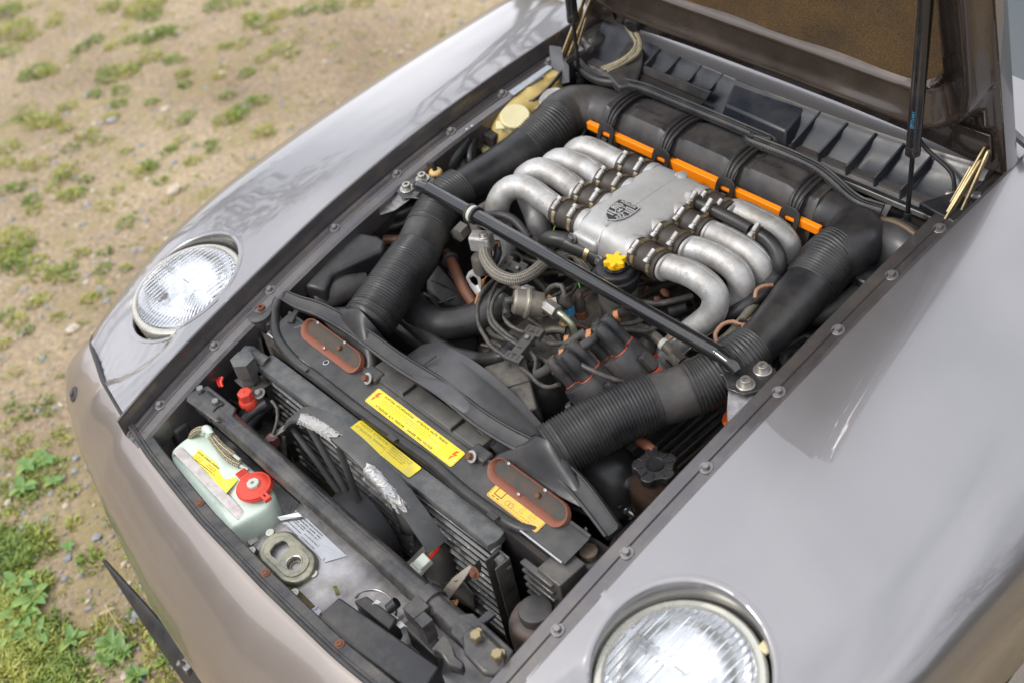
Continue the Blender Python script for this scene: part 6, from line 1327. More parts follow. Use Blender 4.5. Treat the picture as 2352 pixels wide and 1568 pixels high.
# ---- front pan: latch panel with pressed steel
LP=q('G',(780,1470,.575),(880,1330,.577),(1010,1200,.580),(1060,1140,.585),(1190,1100,.600),(1300,1080,.610)); 
rows=[]
for x in np.linspace(-.46,.46,70):
    row=[]
    for k,(y,z) in enumerate(((-.672,.50),(-.668,.572),(-.655,.576),(-.60,.580),(-.565,.588),(-.548,.590),(-.540,.575),(-.538,.50))):
        dz=0
        if x<-.118: dz=-.055*float(smooth01(-.118,-.150,x))
        if x>.065: dz=-.030*float(smooth01(.065,.105,x))
        if x>.18: dz-=.02*float(smooth01(.18,.21,x))
        row.append(Vector((x,y,z+dz)))
    rows.append(row)
PANM=mat('grey_painted_steel',(.33,.32,.325),.36,.55,var=.1,scale=14,coat=.4,dirt=(.12,.105,.085),dirt_amt=.36,dirt_scale=12,speck=(.35,.33,.3),speck_amt=-.38,speck_scale=150)
FP=obj('latch_panel',(*grid(rows),40),PANM,CAR,label='grey painted cross panel with the bonnet latch')
lc=q('G',(1190,1560,.579))[0]; lc=Vector((-.040,-.645,.5775)); M=frame(lc,(0,-.10,1),math.radians(0),(1,0,0))
# latch: stadium plate with two openings, raised
import itertools
def stadium(a,b,n=48,r=None):
    return [((a-b)*(1 if math.cos(t)>0 else -1)+b*math.cos(t),b*math.sin(t)) for t in np.linspace(0,2*PI,n,endpoint=False)]
rows=[]
for (a,b,z) in ((.063,.037,0),(.0625,.0365,.006),(.060,.034,.009),(.057,.031,.010),(.050,.0245,.0095)):
    rows.append([M@Vector((x,y,z)) for x,y in stadium(a,b)])
LT=obj('bonnet_latch',(*grid(rows,True),50),GOLDL,CAR,label='yellowish zinc bonnet latch plate with a rectangular and a round opening')
# top face with holes made of ring sectors
def plate_two():
    outer=stadium(.050,.0245); V=[];F=[]
    holeA=[(-.032,-.013),(-.022,-.017),(-.006,-.015),(-.008,0),(-.006,.013),(-.022,.017),(-.032,.014),(-.036,0)]
    holeB=[(.023+.0155*math.cos(t),.0155*math.sin(t)) for t in np.linspace(0,2*PI,24,endpoint=False)]
    bm=bmesh.new()
    def loop(P): 
        vs=[bm.verts.new((x,y,0)) for x,y in P]; return [bm.edges.new((vs[i],vs[(i+1)%len(vs)])) for i in range(len(vs))]
    E_=loop(outer)+loop(holeA)+loop(holeB); bmesh.ops.triangle_fill(bm,edges=E_,use_beauty=True); me=bpy.data.meshes.new('latch_face'); bm.normal_update(); bm.to_mesh(me); bm.free(); return me
me=plate_two(); o=obj('latch_face',me,GOLDL,LT,mw=M@Matrix.Translation((0,0,.0095))); sm=o.modifiers.new('s','SOLIDIFY'); sm.thickness=.004; sm.offset=0
me=mesh('latch_cup',*lathe([(.0155,.0),(.0165,.0012),(.0150,.0025),(.0130,.0015),(.0125,-.004),(.0125,-.02)],32,cap=False),40); obj('striker_cup',me,ZINC,LT,mw=M@Matrix.Translation((.023,0,.0098)))
obj('latch_spring',(*tube([Vector((.023+.0095*math.cos(t),.0095*math.sin(t),.004-t*.0008)) for t in np.linspace(0,14,60)],.0012,6,step=.003),60),GOLDL,LT,mw=M)
obj('latch_pit',(*join(lathe([(.0125,-.02),(0,-.02)],24,M@Matrix.Translation((.023,0,.0))),box((-.02,0,-.012),(.036,.04,.003),M)),40),DEEP,LT)
obj('latch_catch',box((-.026,0,-.006),(.010,.034,.004),M@Matrix.Rotation(.25,4,'Z')),mat('golden_catch',(.35,.25,.08),.6,.4,var=.3,scale=120),LT)
for x,y in ((-.070,.045),(-.083,.0),(.055,-.028),(.068,.022)):
    pass
for cx_2,cy_2 in (('I',(268,172)),('I',(108,328)),('I',(640,525)),('I',(478,690))):
    p=q(cx_2,(*cy_2,.579))[0]; RV=obj('rivet',(*lathe([(.0078,0),(.0075,.0012),(.0055,.0020),(.0030,.0016),(.0024,.0006),(0,.0006)],22,frame(p,(0,-.1,1))),45),GREYC,FP)
c4=q('I',(375,85,.583),(930,375,.583),(745,430,.580),(375,85,.583)); 
TL,TR=q('I',(590,55,.590))[0],q('I',(930,375,.586))[0]; BL,BR_=q('I',(375,90,.582))[0],q('I',(740,430,.580))[0]
O=obj('data_plate',prism([BL,BR_,TR,TL],(0,0,.0008)),SILLAB,CAR,label='silver data plate beside the latch')
xd=(BR_-BL).normalized(); yd=((TL-BL)-xd*(TL-BL).dot(xd)).normalized(); M=Matrix.Translation(BL+xd.cross(yd)*.0012)@Matrix((xd,yd,xd.cross(yd))).transposed().to_4x4(); w_=(BR_-BL).length; h_=(TL-BL).dot(yd)
for k,tx in enumerate(('VEHICLE EMISSION CONTROL INFORMATION','ENGINE SPECIFICATION   IDLE SPEED   TIMING','CATALYST    4.5 LITRES   SPARK PLUG  GAP .7')): text(tx,.0036,M@Matrix.Translation((w_*.08,h_*.84-k*.0052,0)),HT,O,.0001)
for k in range(5): text('SET TO SPECIFICATION  700 RPM',.0026,M@Matrix.Translation((w_*.06+.045*(k%2),h_*.42-k*.0034,0)),HT,O,.0001)
text('PORSCHE',.0070,M@Matrix.Translation((w_*.50,h_*.30,0)),WLAB,O,.0001)
for t1,t2 in ((.04,.9),(.95,.08)): obj('plate_rivet',(*lathe([(.0022,0),(.0016,.0012),(0,.0014)],12,M@Matrix.Translation((w_*t1,h_*t2,0))),50),SILLAB,O)
pl=q('I',(330,40,.585),(360,70,.584),(545,35,.592),(510,0,.594)); O=obj('small_maker_plate',prism(pl,(0,0,.0008)),SILLAB,CAR); 
xd=(pl[2]-pl[1]).normalized(); nn=Z1; yd=nn.cross(xd).normalized(); text('(E)  SIEMENS',.0062,Matrix.Translation(pl[1]+xd*.004+yd*.002+Z1*.0012)@Matrix((xd,yd,xd.cross(yd))).transposed().to_4x4(),HT,O,.0001)
obj('drain_slot',prism(q('I',(805,630,.577),(840,625,.577),(868,700,.577),(835,705,.577)),(0,0,-.002)),mat('mossy_grit',(.10,.09,.02),.9,0,var=.7,scale=200),FP)
obj('pressed_ring',(*tube([Vector((.135+.042*math.cos(t),-.600+.030*math.sin(t),.556)) for t in np.linspace(0,PI*1.1,14)],.0025,6),60),PANM,FP)
obj('paper_tag',prism(q('I',(565,885,.572),(670,800,.572),(712,850,.572),(640,950,.572)),(0,0,.0006)),WLAB,CAR,label='torn white paper tag'); 
for k,(x,y) in enumerate(((600,885),(620,865),(640,910),(665,840))): text(('928','561','80','07')[k],.006,frame(q('I',(x,y,.5735))[0],(0,0,1),0,q('I',(670,800,.57))[0]-q('I',(565,885,.57))[0]),HT,CAR,.0001)
# ---- washer bottle
bt=[at(u,v,z=.604) for u,v in ((398,1030),(440,1000),(492,1012),(560,1065),(628,1120),(632,1150),(540,1215),(520,1238),(505,1232),(390,1060))]
bt=[at(388,1048,z=.600),at(432,1008,z=.606),at(470,994,z=.608),at(500,1018,z=.610),at(590,1090,z=.610),at(628,1128,z=.606),at(612,1160,z=.603),at(540,1200,z=.597),at(520,1222,z=.594),at(505,1218,z=.592)]
cen=sum(bt,Vector())/len(bt); bt=[Vector((cen.x+(p.x-cen.x)*1.07,cen.y+(p.y-cen.y)*1.09,p.z)) for p in bt]; rows=[]
for sc,dz in ((.955,-.095),(1.0,-.085),(1.01,-.02),(1.0,-.006),(.975,0.0),(.93,.003),(.6,.004),(.02,.004)):
    L_=[]
    for i in range(len(bt)):
        a,b_=bt[i],bt[(i+1)%len(bt)]
        for t_ in (0.18,.5,.82): p=a.lerp(b_,t_); L_.append(Vector((cen.x+(p.x-cen.x)*sc,cen.y+(p.y-cen.y)*sc,p.z+dz)))
    rows.append(L_)
V,F=grid(rows,True); n0=cen
WB=obj('washer_bottle',(V,F,None),BOTTLE,CAR,label='pale green plastic washer bottle with a red cap'); sb=WB.modifiers.new('s','SUBSURF'); sb.levels=1; sb.render_levels=2
# make normals outward
bm=bmesh.new(); bm.from_mesh(WB.data); bmesh.ops.recalc_face_normals(bm,faces=bm.faces); bm.to_mesh(WB.data); bm.free()
# groove and metal strap
P=[at(411,1037,z=.608),at(455,1082,z=.608),at(500,1128,z=.606),at(548,1178,z=.601)]
obj('strap_band',(*ribbon([P[0]+Vector((-.004,.002,-.03)),P[0]+Vector((-.002,0,-.002)),*P[:3],P[3],P[3]+Vector((.010,.0,-.006)),P[3]+Vector((.0135,-.002,-.03)),P[3]+Vector((.016,-.003,-.050)),P[3]+Vector((.030,-.004,-.054))],.0185,.0022,(.3,0,1),.006),30),mat('worn_white_strap',(.52,.48,.45),.4,.45,var=.12,scale=60,dirt=(.33,.29,.27),dirt_amt=.3,dirt_scale=50),WB,bevel=.0005)
bolt(at(568,1222,z=.555),(0,0,1),WB,.006,RUST,washer=False)
c=at(583,1113,z=.6235); WC=obj('red_cap',(*lathe([(.030,-.012),(.0315,-.010),(.032,-.001),(.030,.001),(.0265,.0005),(.024,.002),(.0125,.002),(0,.002)],40,Matrix.Translation(c)),40),RED,WB)
obj('cap_rib',(*lathe([(.0305,-.007),(.0335,-.0065),(.0335,-.0045),(.0305,-.004)],40,Matrix.Translation(c)),40),RED,WB)
tb=(at(560,1090,z=.6235)-c).normalized(); 
obj('cap_tab',box((.038,0,-.001),(.022,.020,.005),frame(c,Z1,0,tb)),RED,WB,bevel=.002)
for k in range(3): obj('tab_rib',box((.036+.0045*k,0,.002),(.0018,.018,.002),frame(c,Z1,0,tb)),RED,WB,bevel=.0005)
tb=(at(606,1135,z=.6235)-c).normalized(); obj('cap_hook',join(box((.034,.004,-.002),(.014,.005,.006),frame(c,Z1,0,tb)),box((.034,-.004,-.002),(.014,.005,.006),frame(c,Z1,0,tb)),box((.043,0,-.003),(.008,.013,.008),frame(c,Z1,0,tb))),RED,WB,bevel=.001)
obj('cap_nut',(*lathe([(.0115,.002),(.0115,.0065),(.010,.0075),(.004,.0075),(.0035,.003),(0,.003)],8,Matrix.Translation(c)),35),GREYC,WB)
# label on the bottle
c4=[at(457,1031,z=.6105),at(546,1102,z=.613),at(520,1132,z=.609),at(440,1053,z=.607)]
zz=[p.z for p in c4]; O=obj('washer_label',prism(c4,(0,0,.0008)),YLAB,CAR,label='yellow label on the washer bottle')
xd=(c4[1]-c4[0]).normalized(); yd=((c4[0]-c4[3])-xd*(c4[0]-c4[3]).dot(xd)).normalized(); M=Matrix.Translation(c4[3]+xd.cross(yd)*.0012)@Matrix((xd,yd,xd.cross(yd))).transposed().to_4x4(); h_=(c4[0]-c4[3]).dot(yd); sh=(c4[0]-c4[3]).dot(xd)
text('ACHTUNG  ATTENTION  ATTENZIONE',.0042,M@Matrix.Translation((sh+.004,h_-.0062,0)),INK,O,.0001,sx=.92)
for k,(a_,b_) in enumerate((('Verwenden Sie nur','PORSCHE SPECIAL'),('den original Zusatz','SILICONE REMOVER'),('Nicht mischen 1:10','NO. 999.917.185.00'),('Scheibenreiniger','MIX 1 TO 10 PARTS'))):
    text(a_,.0032,M@Matrix.Translation((sh+.006-.002*k,h_-.0115-k*.0040,0)),INKF,O,.0001); text(b_,.0032,M@Matrix.Translation((sh+.046-.002*k,h_-.0115-k*.0040,0)),INKF,O,.0001)
text('Nachfüllen nur mit Mischungsverhältnis lt. Betriebsanleitung',.0028,M@Matrix.Translation((.008,.0022,0)),INK,O,.0001)
# braided hoses over the bottle
for dx,dl in ((0,0),(1,1)):
    P=[at(437+5*dx,1010-4*dx,z=.595),at(444+6*dx,994-2*dx,z=.622),at(462+8*dx,984+2*dx,z=.634),at(478+8*dx,994+2*dx,z=.634),at(500+10*dx,1026-3*dx,z=.628),at(525+12*dx,1053-9*dx,z=.624)]
    if dx==0: P.append(at(552,1068,z=.618)); 
    T_=tube(P,.0058,14,step=.006,uvout=True); obj('braided_hose',T_,BRAID,CAR,label='straw coloured braided hose over the washer bottle'); e=P[-1]; d=(P[-1]-P[-2]).normalized(); obj('hose_nozzle',(*tube([e,e+d*.018],.0035,10),60),GREYC,CAR)
P=[at(462,985,z=.640),at(474,990,z=.648),at(488,984,z=.640)]; obj('bottle_spout',(*tube([at(466,990,z=.612),at(475,985,z=.640),at(482,992,z=.645),at(478,1000,z=.632)],[.010,.008,.007,.006],14),60),BOTTLE,WB)
P=[at(395,935,z=.60),at(400,960,z=.585),at(408,985,z=.578)]; T_=tube(P,.0065,14,uvout=True); obj('braided_hose',T_,BRAIDB,CAR)
P=[at(415,920,z=.60),at(423,950,z=.59),at(430,965,z=.588)]; T_=tube(P,.0065,14,uvout=True); obj('braided_hose',T_,BRAIDB,CAR)
obj('washer_pump',box((0,0,0),(.038,.034,.05),Matrix.Translation(at(413,992,z=.585))@Matrix.Rotation(.15,4,'Z')),BLKG,CAR,bevel=.006,label='small black box beside the washer bottle')
# ---- black relay box at the near front and its neighbours
bx=[at(722,1425,z=.600),at(778,1368,z=.604),at(1012,1530,z=.604),at(960,1600,z=.600)]; BB=obj('relay_box',prism(bx,(0,0,-.05)),BLKG,CAR,bevel=.004,label='long matt black box by the front channel')
bx=[at(812,1378,z=.585),at(842,1366,z=.585),at(912,1418,z=.585),at(893,1445,z=.585)]; obj('relay_box',prism(bx,(0,0,-.05)),BLKG,CAR,bevel=.003,label='short matt black box behind the long one')
bx=[at(930,1440,z=.58),at(952,1418,z=.58),at(1008,1465,z=.58),at(1000,1508,z=.58)]; obj('relay_box',prism(bx,(0,0,-.05)),BLKG,CAR,bevel=.003,label='black box under the near end of the cross tube')
obj('paper_tag',prism(q('I',(1145,790,.585),(1185,750,.585),(1225,770,.585),(1180,800,.583)),(0,0,.0005)),WLAB,CAR,label='white paper scrap'); obj('paper_tag',prism(q('I',(1290,850,.58),(1375,910,.58),(1290,990,.575)),(0,0,.0005)),WLAB,CAR,label='white triangular label'); obj('paper_tag',prism(q('I',(1345,960,.575),(1390,930,.575),(1500,1030,.573),(1430,975,.573),(1390,1000,.573)),(0,0,.0005)),WLAB,CAR,label='white arrow-shaped label')
obj('lever_arm',tube(q('I',(1290,830,.59),(1360,770,.60)),.009,12),BLK,CAR)
# pivot bracket near corner
PB=obj('pivot_bracket',prism(q('I',(1650,1180,.66),(1760,1040,.668),(1800,1080,.668),(1840,1150,.660),(1870,1230,.655),(1940,1290,.65),(1920,1350,.645),(1800,1310,.645),(1740,1200,.650)),(0,0,-.02)),TUBEP,CAR,bevel=.003)
PB2=obj('pivot_plate',prism(q('I',(1920,1040,.668),(2010,970,.672),(2100,1010,.672),(2280,1190,.672),(2290,1330,.665),(2200,1400,.66),(2100,1380,.66),(1930,1200,.664)),(0,0,-.012)),TUBEP,CAR,bevel=.004)
for x,y in ((2050,1085),(2232,1248)): bolt(q('I',(x,y,.6735))[0],(0,-.05,1),PB2,.0095,BRASS,washer=False)
obj('pivot_link',prism(q('I',(1960,990,.655),(2150,830,.672),(2220,870,.67),(2050,1020,.65)),(0,0,-.008)),BLACKP,CAR,bevel=.003)
# round cap reservoir, near front
c=q('M',(440,745,.640))[0]; RK=obj('headlamp_motor',(*lathe([(.046,-.10),(.047,-.045),(.0455,-.030),(.040,-.018),(.030,-.014),(.0,-.014)],44,Matrix.Translation(c)),45),mat('rusty_brown_housing',(.085,.07,.06),.55,.1,var=.2,scale=30,dirt=(.13,.07,.045),dirt_amt=.35,dirt_scale=24),CAR,label='round brownish housing with a black knob beside the near rail'); obj('knob',(*lathe([(.0262,-.016),(.0268,.0),(.0255,.0035),(.022,.005),(0,.005)],40,Matrix.Translation(c)),40),BLKG,RK)
# ---- power steering reservoir
c=q('J',(2255,520,.704))[0]; M=Matrix.Translation(c)@Matrix.Diagonal((1.16,1.16,1.1,1))
PM=mat('brown_black_reservoir',(.045,.028,.020),.28,0,var=.2,scale=20,coat=.4)
RS=obj('power_steering_reservoir',(*lathe([(.038,-.14),(.0395,-.085),(.0415,-.082),(.0415,-.076),(.0395,-.074),(.040,-.050),(.036,-.030),(.026,-.018),(.024,-.010),(0,-.010)],48,M),45),PM,CAR,label='dark brown reservoir with a ribbed black star cap')
star=[((.0285+.0032*math.copysign(abs(math.cos(5.0*a))**.5,math.cos(5.0*a)))*math.cos(a),(.0285+.0032*math.copysign(abs(math.cos(5.0*a))**.5,math.cos(5.0*a)))*math.sin(a)) for a in np.linspace(0,2*PI,120,endpoint=False)]
obj('star_cap',(*flatpoly(star,.014,M@Matrix.Translation((0,0,-.010))),40),BLK,RS,bevel=.0018); obj('cap_centre',(*lathe([(.013,.004),(.0125,.0062),(.010,.0058),(0,.0058)],28,M),40),BLACKP,RS)
for k in range(10):
    a=2*PI*k/10+.31; obj('cap_rib',box((.021,0,.0052),(.010,.0022,.0022),M@Matrix.Rotation(a,4,'Z')),BLK,RS,bevel=.0006)
P=q('J',(1960,900,.615),(2070,975,.612)); obj('breather_pipe',(*tube(P,.006,12,step=.02),50),ZINC,RS)
P=q('J',(2110,280,.70),(2250,370,.705)); obj('brown_pipe',(*tube(P,[.008,.009,.007],14),60),BROWNH,CAR)
# black hose loops under the near snorkel
P=q('J',(1640,560,.62),(1760,560,.63),(1850,650,.62),(1890,800,.60),(1870,960,.58)); obj('coolant_hose',(*tube(P,[.05,.055,.055,.05,.045],26),60),HOSEM,CAR,label='large black hose under the near snorkel')
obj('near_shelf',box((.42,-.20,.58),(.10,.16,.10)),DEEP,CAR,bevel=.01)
obj('ribbed_belt_cover',join(*[box((.30+.012*k,-.10,.636-.005*k),(.005,.26,.01)) for k in range(9)]),BLKG,CAR,bevel=.001)
P=[at(1665,975,z=.70),at(1705,945,z=.705)]; OR=obj('orange_cap',(*lathe([(.018,-.02),(.019,0),(.016,.003),(.012,.001),(0,.001)],24,frame(P[0].lerp(P[1],.5),(.0,-.3,1))),40),mat('orange_red_cap',(.60,.10,.015),.5,0,var=.3,scale=50),CAR,label='orange cap half hidden beside the near rail')
# ---- near side rear: brake reservoir cap, hose, servo
c=at(2003,628,z=.775); BC=obj('brake_fluid_reservoir',(*lathe([(.030,-.05),(.030,-.014),(.0,-.014)],32,Matrix.Translation(c)),40),AMBER,CAR,label='brake fluid reservoir with a round black cap at the near side'); obj('black_cap',(*lathe([(.0295,-.013),(.0305,-.010),(.0305,.002),(.028,.0045),(.018,.004),(.016,.0055),(0,.0055)],40,Matrix.Translation(c)),40),BLK,BC); [obj('cap_rib',box((.0305,0,-.004),(.0014,.0022,.012),Matrix.Translation(c)@Matrix.Rotation(k*PI/15,4,'Z')),BLK,BC) for k in range(30)]
P=[at(1985,655,z=.745),at(1955,685,z=.745),at(1915,715,z=.74),at(1870,725,z=.735),at(1838,712,z=.73)]; T_=tube(P,.0165,16,uvout=True); obj('braided_brake_hose',T_,mat('dark_braid',(.045,.045,.04),.6),CAR) 
M=frame(Vector((.41,.37,.74)),(-.1,-1,.1)); SVo=obj('brake_servo',(*lathe([(.0,.03),(.05,.025),(.085,.01),(.098,-.01),(.101,-.02),(.095,-.04),(.0,-.05)],48,M),45),BLK,CAR,label='round black brake servo behind the near duct'); obj('servo_band',(*lathe([(.101,-.014),(.1035,-.016),(.1035,-.022),(.101,-.024)],48,M),45),mat('copper_band',(.14,.10,.065),.5,.4),SVo)
P=[at(1800,800,z=.70),at(1850,775,z=.70),at(1880,780,z=.70)]; obj('coolant_hose',(*tube(P,.014,16),60),HOSEM,CAR)
c=at(1835,820,z=.70); obj('diverter_valve',(*lathe([(.030,-.03),(.032,0),(.026,.006),(.012,.008),(.010,.014),(0,.014)],28,frame(c,(.1,-.2,1))),40),TUBEP,CAR); bolt(at(1850,815,z=.715),(0,-.2,1),CAR,.006,RUST,washer=False,name='valve_bolt')
# ---- bulkhead plates behind the housing
obj('bulkhead_strip',prism([(-.44,.470,.812),(.44,.470,.812),(.44,.500,.815),(-.44,.500,.815)],(0,0,-.012)),mat('pale_grey_flange',(.24,.23,.22),.45,.4,var=.15,scale=20,dirt=(.12,.11,.10),dirt_amt=.35,dirt_scale=14),CAR,bevel=.002)
P=q('B',(1960,950,.80),(2050,985,.802),(2195,1030,.80)); fl=obj('flange_end',(*ribbon(P,.035,.003,(0,-.3,1)),40),MATS['pale_grey_flange'],CAR); obj('grommet',(*lathe([(.008,0),(.0085,.002),(.006,.003),(0,.003)],18,frame(q('B',(2125,965,.805))[0],(0,-.3,1))),40),MATS['pale_grey_flange'],fl)
# cowl seal: ribbed strip
P=[at(1322,150,z=.838)]+q('K',(330,640,.838),(440,700,.838),(600,725,.840),(800,770,.846),(1000,850,.850),(1300,975,.853),(1600,1100,.855),(1900,1235,.855))+q('B',(900,360,.855),(1250,500,.854),(1550,610,.852),(1750,700,.848),(1880,820,.842),(2000,900,.838),(2190,960,.834))
pf=[(-.5,-.3),(-.5,.5),(-.36,1.0),(-.25,.9),(-.2,.45),(-.05,.4),(0,.9),(.15,1.15),(.35,1.0),(.5,.5),(.5,-.3)]
P=[p+Vector((0,.008*(1 if p.x<.2 else 0)-(.012 if p.x>.25 else 0),0)) for p in P]; V,F=ribbon(P,.022,.009,(0,-.35,1),.008,pf)
CSL=obj('cowl_seal',(V,F,50),RUB,CAR,label='long ribbed rubber seal along the cowl behind the filter housing')
C_,T_=spline(P,.0055); rb=[]
for i in range(2,len(C_)-2):
    d=(C_[i+1]-C_[i-1]).normalized(); s_=d.cross(Vector((0,-.35,1))).normalized(); u_=s_.cross(d)
    rb.append(box((0,0,0),(.0016,.007,.0022),Matrix.Translation(C_[i]+s_*.0075+u_*.0078)@Matrix((d,s_,u_)).transposed().to_4x4()))
obj('seal_ribs',(*join(*rb),None,False),RUB,CSL,kind='stuff')
# braided cable loom from the bonnet
for k in range(3):
    o_=k*7
    P=q('K',(690+o_,225,.905),(730+o_,290,.895),(770+o_*1.2,370,.885),(730+o_,450,.872),(620+o_,530+o_*.7,.862),(470+o_*2,590+o_,.852)) if k<2 else q('K',(770,270,.90),(800,370,.885),(785,450,.872),(690,520,.862),(520,610,.85))
    T_=tube(P,.0052,12,uvout=True); obj('braided_cable',T_,BRAID,CAR,label='straw coloured braided cable from the bonnet to the cowl')
GM=obj('bonnet_grommet',(*lathe([(.018,-.006),(.019,0),(.014,.006),(.010,.006),(0,.004)],24,frame(q('K',(735,215,.915))[0],(.2,-.9,-.2))),45),BLK,CAR); 
for x,y in ((690,150),(780,270)): obj('cable_tie_end',box(q('K',(x,y,.92 if y<200 else .895))[0],(.006,.004,.008)),GREYC,GM,bevel=.001)
P=[at(2103,310,z=.93),at(2130,345,z=.90),at(2175,385,z=.875),at(2190,410,z=.862),at(2192,440,z=.855)]; lead(P,.004,BLK,'bonnet_cable'); 
# clamp bracket at the far rail end
pl=q('N',(2110,345,.880),(2205,355,.880),(2225,450,.865),(2265,500,.862),(2270,570,.842),(2200,585,.838),(2180,500,.852),(2130,470,.856)); obj('rest_bracket',prism(pl,(.012,-.012,-.010)),mat('grey_nylon',(.055,.055,.06),.5),CAR,label='grey plastic fork at the rear end of the far rail',bevel=.002)
# ---- far side reservoirs
TKm=AMBER
P=[at(1120,372,z=.69),at(1165,305,z=.775),at(1220,250,z=.785),at(1262,200,z=.80)]
TA=obj('coolant_tank',(*tube(P,[.03,.055,.070,.045],28,step=.012,flat=.75),60),TKm,CAR,label='yellowed plastic expansion tank behind the far duct')
obj('tank_lobe',(*tube([at(1240,220,z=.79),at(1262,192,z=.82),at(1268,178,z=.838)],[.035,.020,.017],20),60),TKm,TA)
obj('tank_bump',(*lathe([(.018,0),(.019,.010),(.017,.014),(0,.016)],24,Matrix.Translation(at(1272,180,z=.83))),50),CREAM if False else TKm,TA)
c=at(1273,228,z=.832); SC=obj('pressure_cap',(*lathe([(.031,-.010),(.0315,-.002),(.029,0),(.020,-.0008),(.016,.002),(.013,.0005),(.006,.001),(.005,.003),(0,.003)],40,frame(c,(.25,-.2,1))),40),ALU,CAR,label='silver pressure cap on the coolant tank')
for a in (.6,.6+PI): obj('cap_ear',box((.035,0,-.003),(.016,.018,.003),frame(c,(.25,-.2,1))@Matrix.Rotation(a,4,'Z')),ALU,SC,bevel=.002)
c=at(1183,266,z=.832); nr=Vector((.30,-.15,1)).normalized(); WN=obj('filler_neck',(*tube([c-nr*.012,c-nr*.045+Vector((-.006,-.012,0)),c-nr*.075+Vector((-.012,-.030,0)),c-nr*.10+Vector((-.02,-.05,0))],[.024,.023,.026,.032],24),60),CREAM if False else mat('cream_neck',(.66,.56,.27),.4,0,var=.08,scale=20,sss=.3),CAR,label='cream filler neck with a round flip cap')
obj('flip_cap',(*lathe([(.029,-.012),(.0305,-.010),(.0305,-.001),(.028,.001),(.022,.0003),(0,.0003)],44,frame(c,nr)),45),CREAM,WN); obj('cap_lip',box((-.030,-.014,-.012),(.018,.02,.003),frame(c,nr)),CREAM,WN,bevel=.001); obj('tether_ring',(*lathe([(.0255,-.001),(.0285,0),(.0255,.001)],32,frame(c-nr*.032,nr)),45),CREAM,WN)
obj('level_sensor',join(box((0,0,0),(.035,.028,.03),Matrix.Translation(at(1132,318,z=.785)))),DEEP,CAR,bevel=.003)
P=[at(1215,262,z=.755) , at(1100,300,z=.80),at(1085,330,z=.79),at(1080,370,z=.77),at(1084,400,z=.74)]; obj('overflow_hose',(*tube(P[1:],.0095,14),60),HOSEM,CAR); P=[at(1145,262,z=.815),at(1118,275,z=.812),at(1100,300,z=.80)]; obj('overflow_hose',(*tube(P,.0095,14),60),HOSEM,CAR)
P=[at(1350-260,345+45,z=.70),at(1048,345,z=.745),at(1058,325,z=.765)]; CHs=obj('filler_hose',(*tube([at(1020,400,z=.75),at(1040,368,z=.775),at(1058,338,z=.79),at(1070,318,z=.80)],.018,20),60),HOSEM,CAR,label='black hose with a steel clamp beside the far rail'); sc=clamp(at(1062,330,z=.793),(at(1070,318,z=.80)-at(1040,368,z=.775)),.0185,CHs,.010,m=ZINC)
obj('washer_motor',(*lathe([(.030,-.05),(.032,-.01),(.032,0),(.026,.004),(.012,.006),(.008,.014),(0,.014)],28,Matrix.Translation(at(1060,378,z=.755))),45),mat('brown_dust_can',(.15,.125,.09),.5,.3,var=.2,scale=40),CAR); 
lead([at(1120,330,z=.745),at(1112,345,z=.735),at(1105,362,z=.725)],.0025,mat('mauve_wire',(.35,.16,.12),.5),'tan_wire')
P=[at(1290,165,z=.845),at(1262,200,z=.838),at(1225,232,z=.832),at(1190,240,z=.828)]; lead(P,.004,BLACKP,'washer_pipe')
# rail label and gasket
obj('foil_label',prism([at(1168,212,z=.842),at(1258,150,z=.853),at(1268,156,z=.851),at(1180,220,z=.840)],(0,0,.0006)),mat('worn_foil',(.30,.32,.34),.4,.5,var=.25,scale=90),CAR)
obj('foam_strip',(*tube([at(806,521,z=.764),at(857,478,z=.776),at(905,440,z=.785)],[.0085,.0085,.0085],10,flat=.7),60),GASK,CAR,label='crumbling brown foam strip on the far rail')
# pin bracket
c=at(1000,395,z=.79); PBk=obj('stop_bracket',join(box((0,0,-.006),(.045,.030,.003),Matrix.Translation(c)@Matrix.Rotation(-.3,4,'Z')),box((.006,-.015,-.022),(.030,.003,.034),Matrix.Translation(c)@Matrix.Rotation(-.3,4,'Z'))),BLACKP,CAR,bevel=.001,label='small black bracket with a rubber bump stop near the far brace plate')
obj('cream_washer',(*lathe([(.0135,0),(.014,.002),(.012,.006),(.008,.008),(0,.008)],24,Matrix.Translation(c+Vector((0,0,-.003)))),45),mat('amber_washer',(.62,.42,.16),.4),PBk); obj('rubber_pin',(*lathe([(.0052,.004),(.0052,.022),(.0035,.026),(0,.026)],14,Matrix.Translation(c)),45),BLK,PBk)
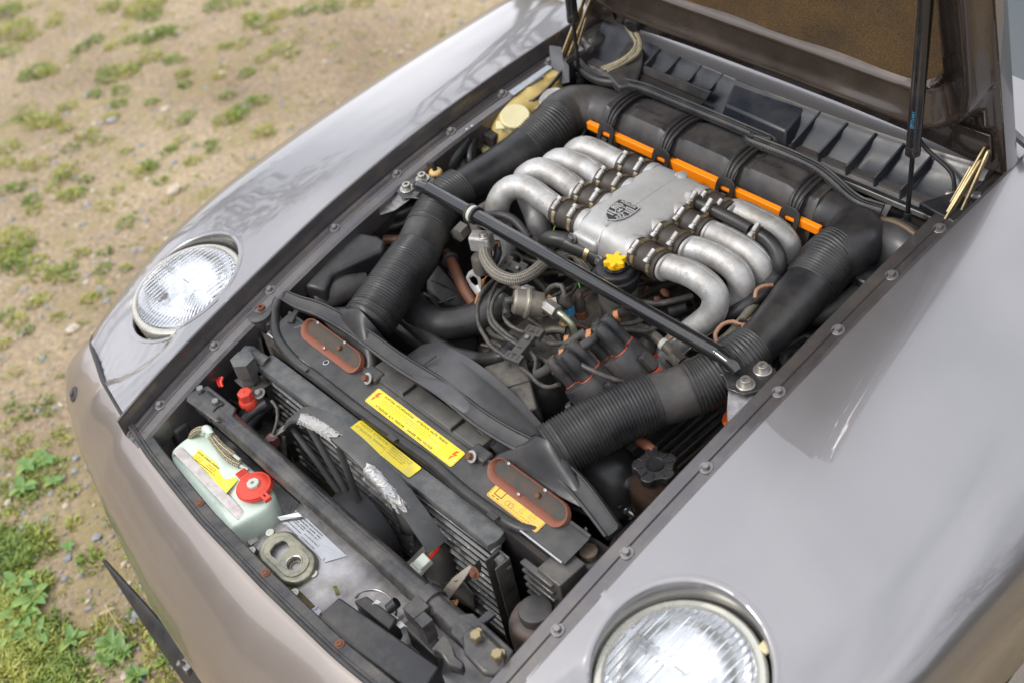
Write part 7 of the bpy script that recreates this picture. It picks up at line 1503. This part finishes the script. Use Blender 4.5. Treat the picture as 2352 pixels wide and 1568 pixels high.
# black box far side (ABS / fuse) with hex sensor
pl=[at(700,645,z=.735),at(790,560,z=.755),at(870,522,z=.765),at(885,530,z=.763),at(884,570,z=.758),at(835,607,z=.745),at(760,690,z=.72),at(722,668,z=.725)]
AB2=obj('far_black_housing',prism([at(696,655,z=.725),at(780,562,z=.748),at(812,528,z=.755),at(868,540,z=.755),at(886,553,z=.752),at(880,575,z=.745),at(765,625,z=.730),at(745,668,z=.72)],(0,0,-.085)),BLK,CAR,bevel=.007,label='black moulded housing against the far inner wing')
c=q('F',(950,40,.69))[0]; hexn(c,Vector((.6,-.3,.5)),.0165,.024,mat('brownish_hex',(.17,.13,.10),.45,.4,var=.2,scale=50),CAR,'sensor_hex'); obj('sensor_tip',(*lathe([(.005,0),(.0055,.012),(0,.012)],12,frame(c+Vector((.014,-.006,.012)),(.6,-.3,.5))),45),ZINC,CAR)
lead(q('F',(1000,90,.68),(960,130,.67),(900,150,.66)),.002,HT,'thin_wire'); lead(q('F',(560,70,.68),(640,150,.67),(740,240,.665)),.003,COPPER,'brown_wire'); lead(q('F',(575,60,.68),(660,150,.67),(740,225,.665)),.003,HT,'dark_wire')
P=q('F',(720,260,.685),(860,200,.69),(1020,130,.69),(1180,90,.685)); obj('air_guide',(*tube(P,[.022,.026,.028,.026],20,flat=.6),60),BLKG,CAR)
# hoses in the dark behind the far housing
for a_,r_ in (((1060,470),.012),((1100,440),.010),((1040,560),.014)):
    pass
P=q('C',(230,400,.72),(400,400,.725),(560,380,.73),(720,310,.735)); obj('heater_hose',(*tube(P,.016,18),60),HOSEM,CAR,label='black hose behind the far black housing'); P=q('C',(300,560,.70),(450,520,.705),(600,470,.71),(700,400,.72)); obj('heater_hose',(*tube(P,.009,14),60),RUB,CAR); P=q('C',(270,860,.68),(300,930,.67),(280,1010,.66)); obj('coolant_hose',(*tube(P,.017,18),60),HOSEM,CAR)
P=q('C',(430,700,.69),(420,760,.68),(460,840,.67)); obj('wire_loop',tube(P,.004,8),DEEP,CAR)
# chips on the far rail
for x,y in ((1482,990),(1522,965)): p=q('N',(x,y,.835))[0]; obj('paint_chip',(*lathe([(.0028,0),(.0026,.0006),(0,.0006)],7,Matrix.Translation(p)),30),WLAB,CAR)
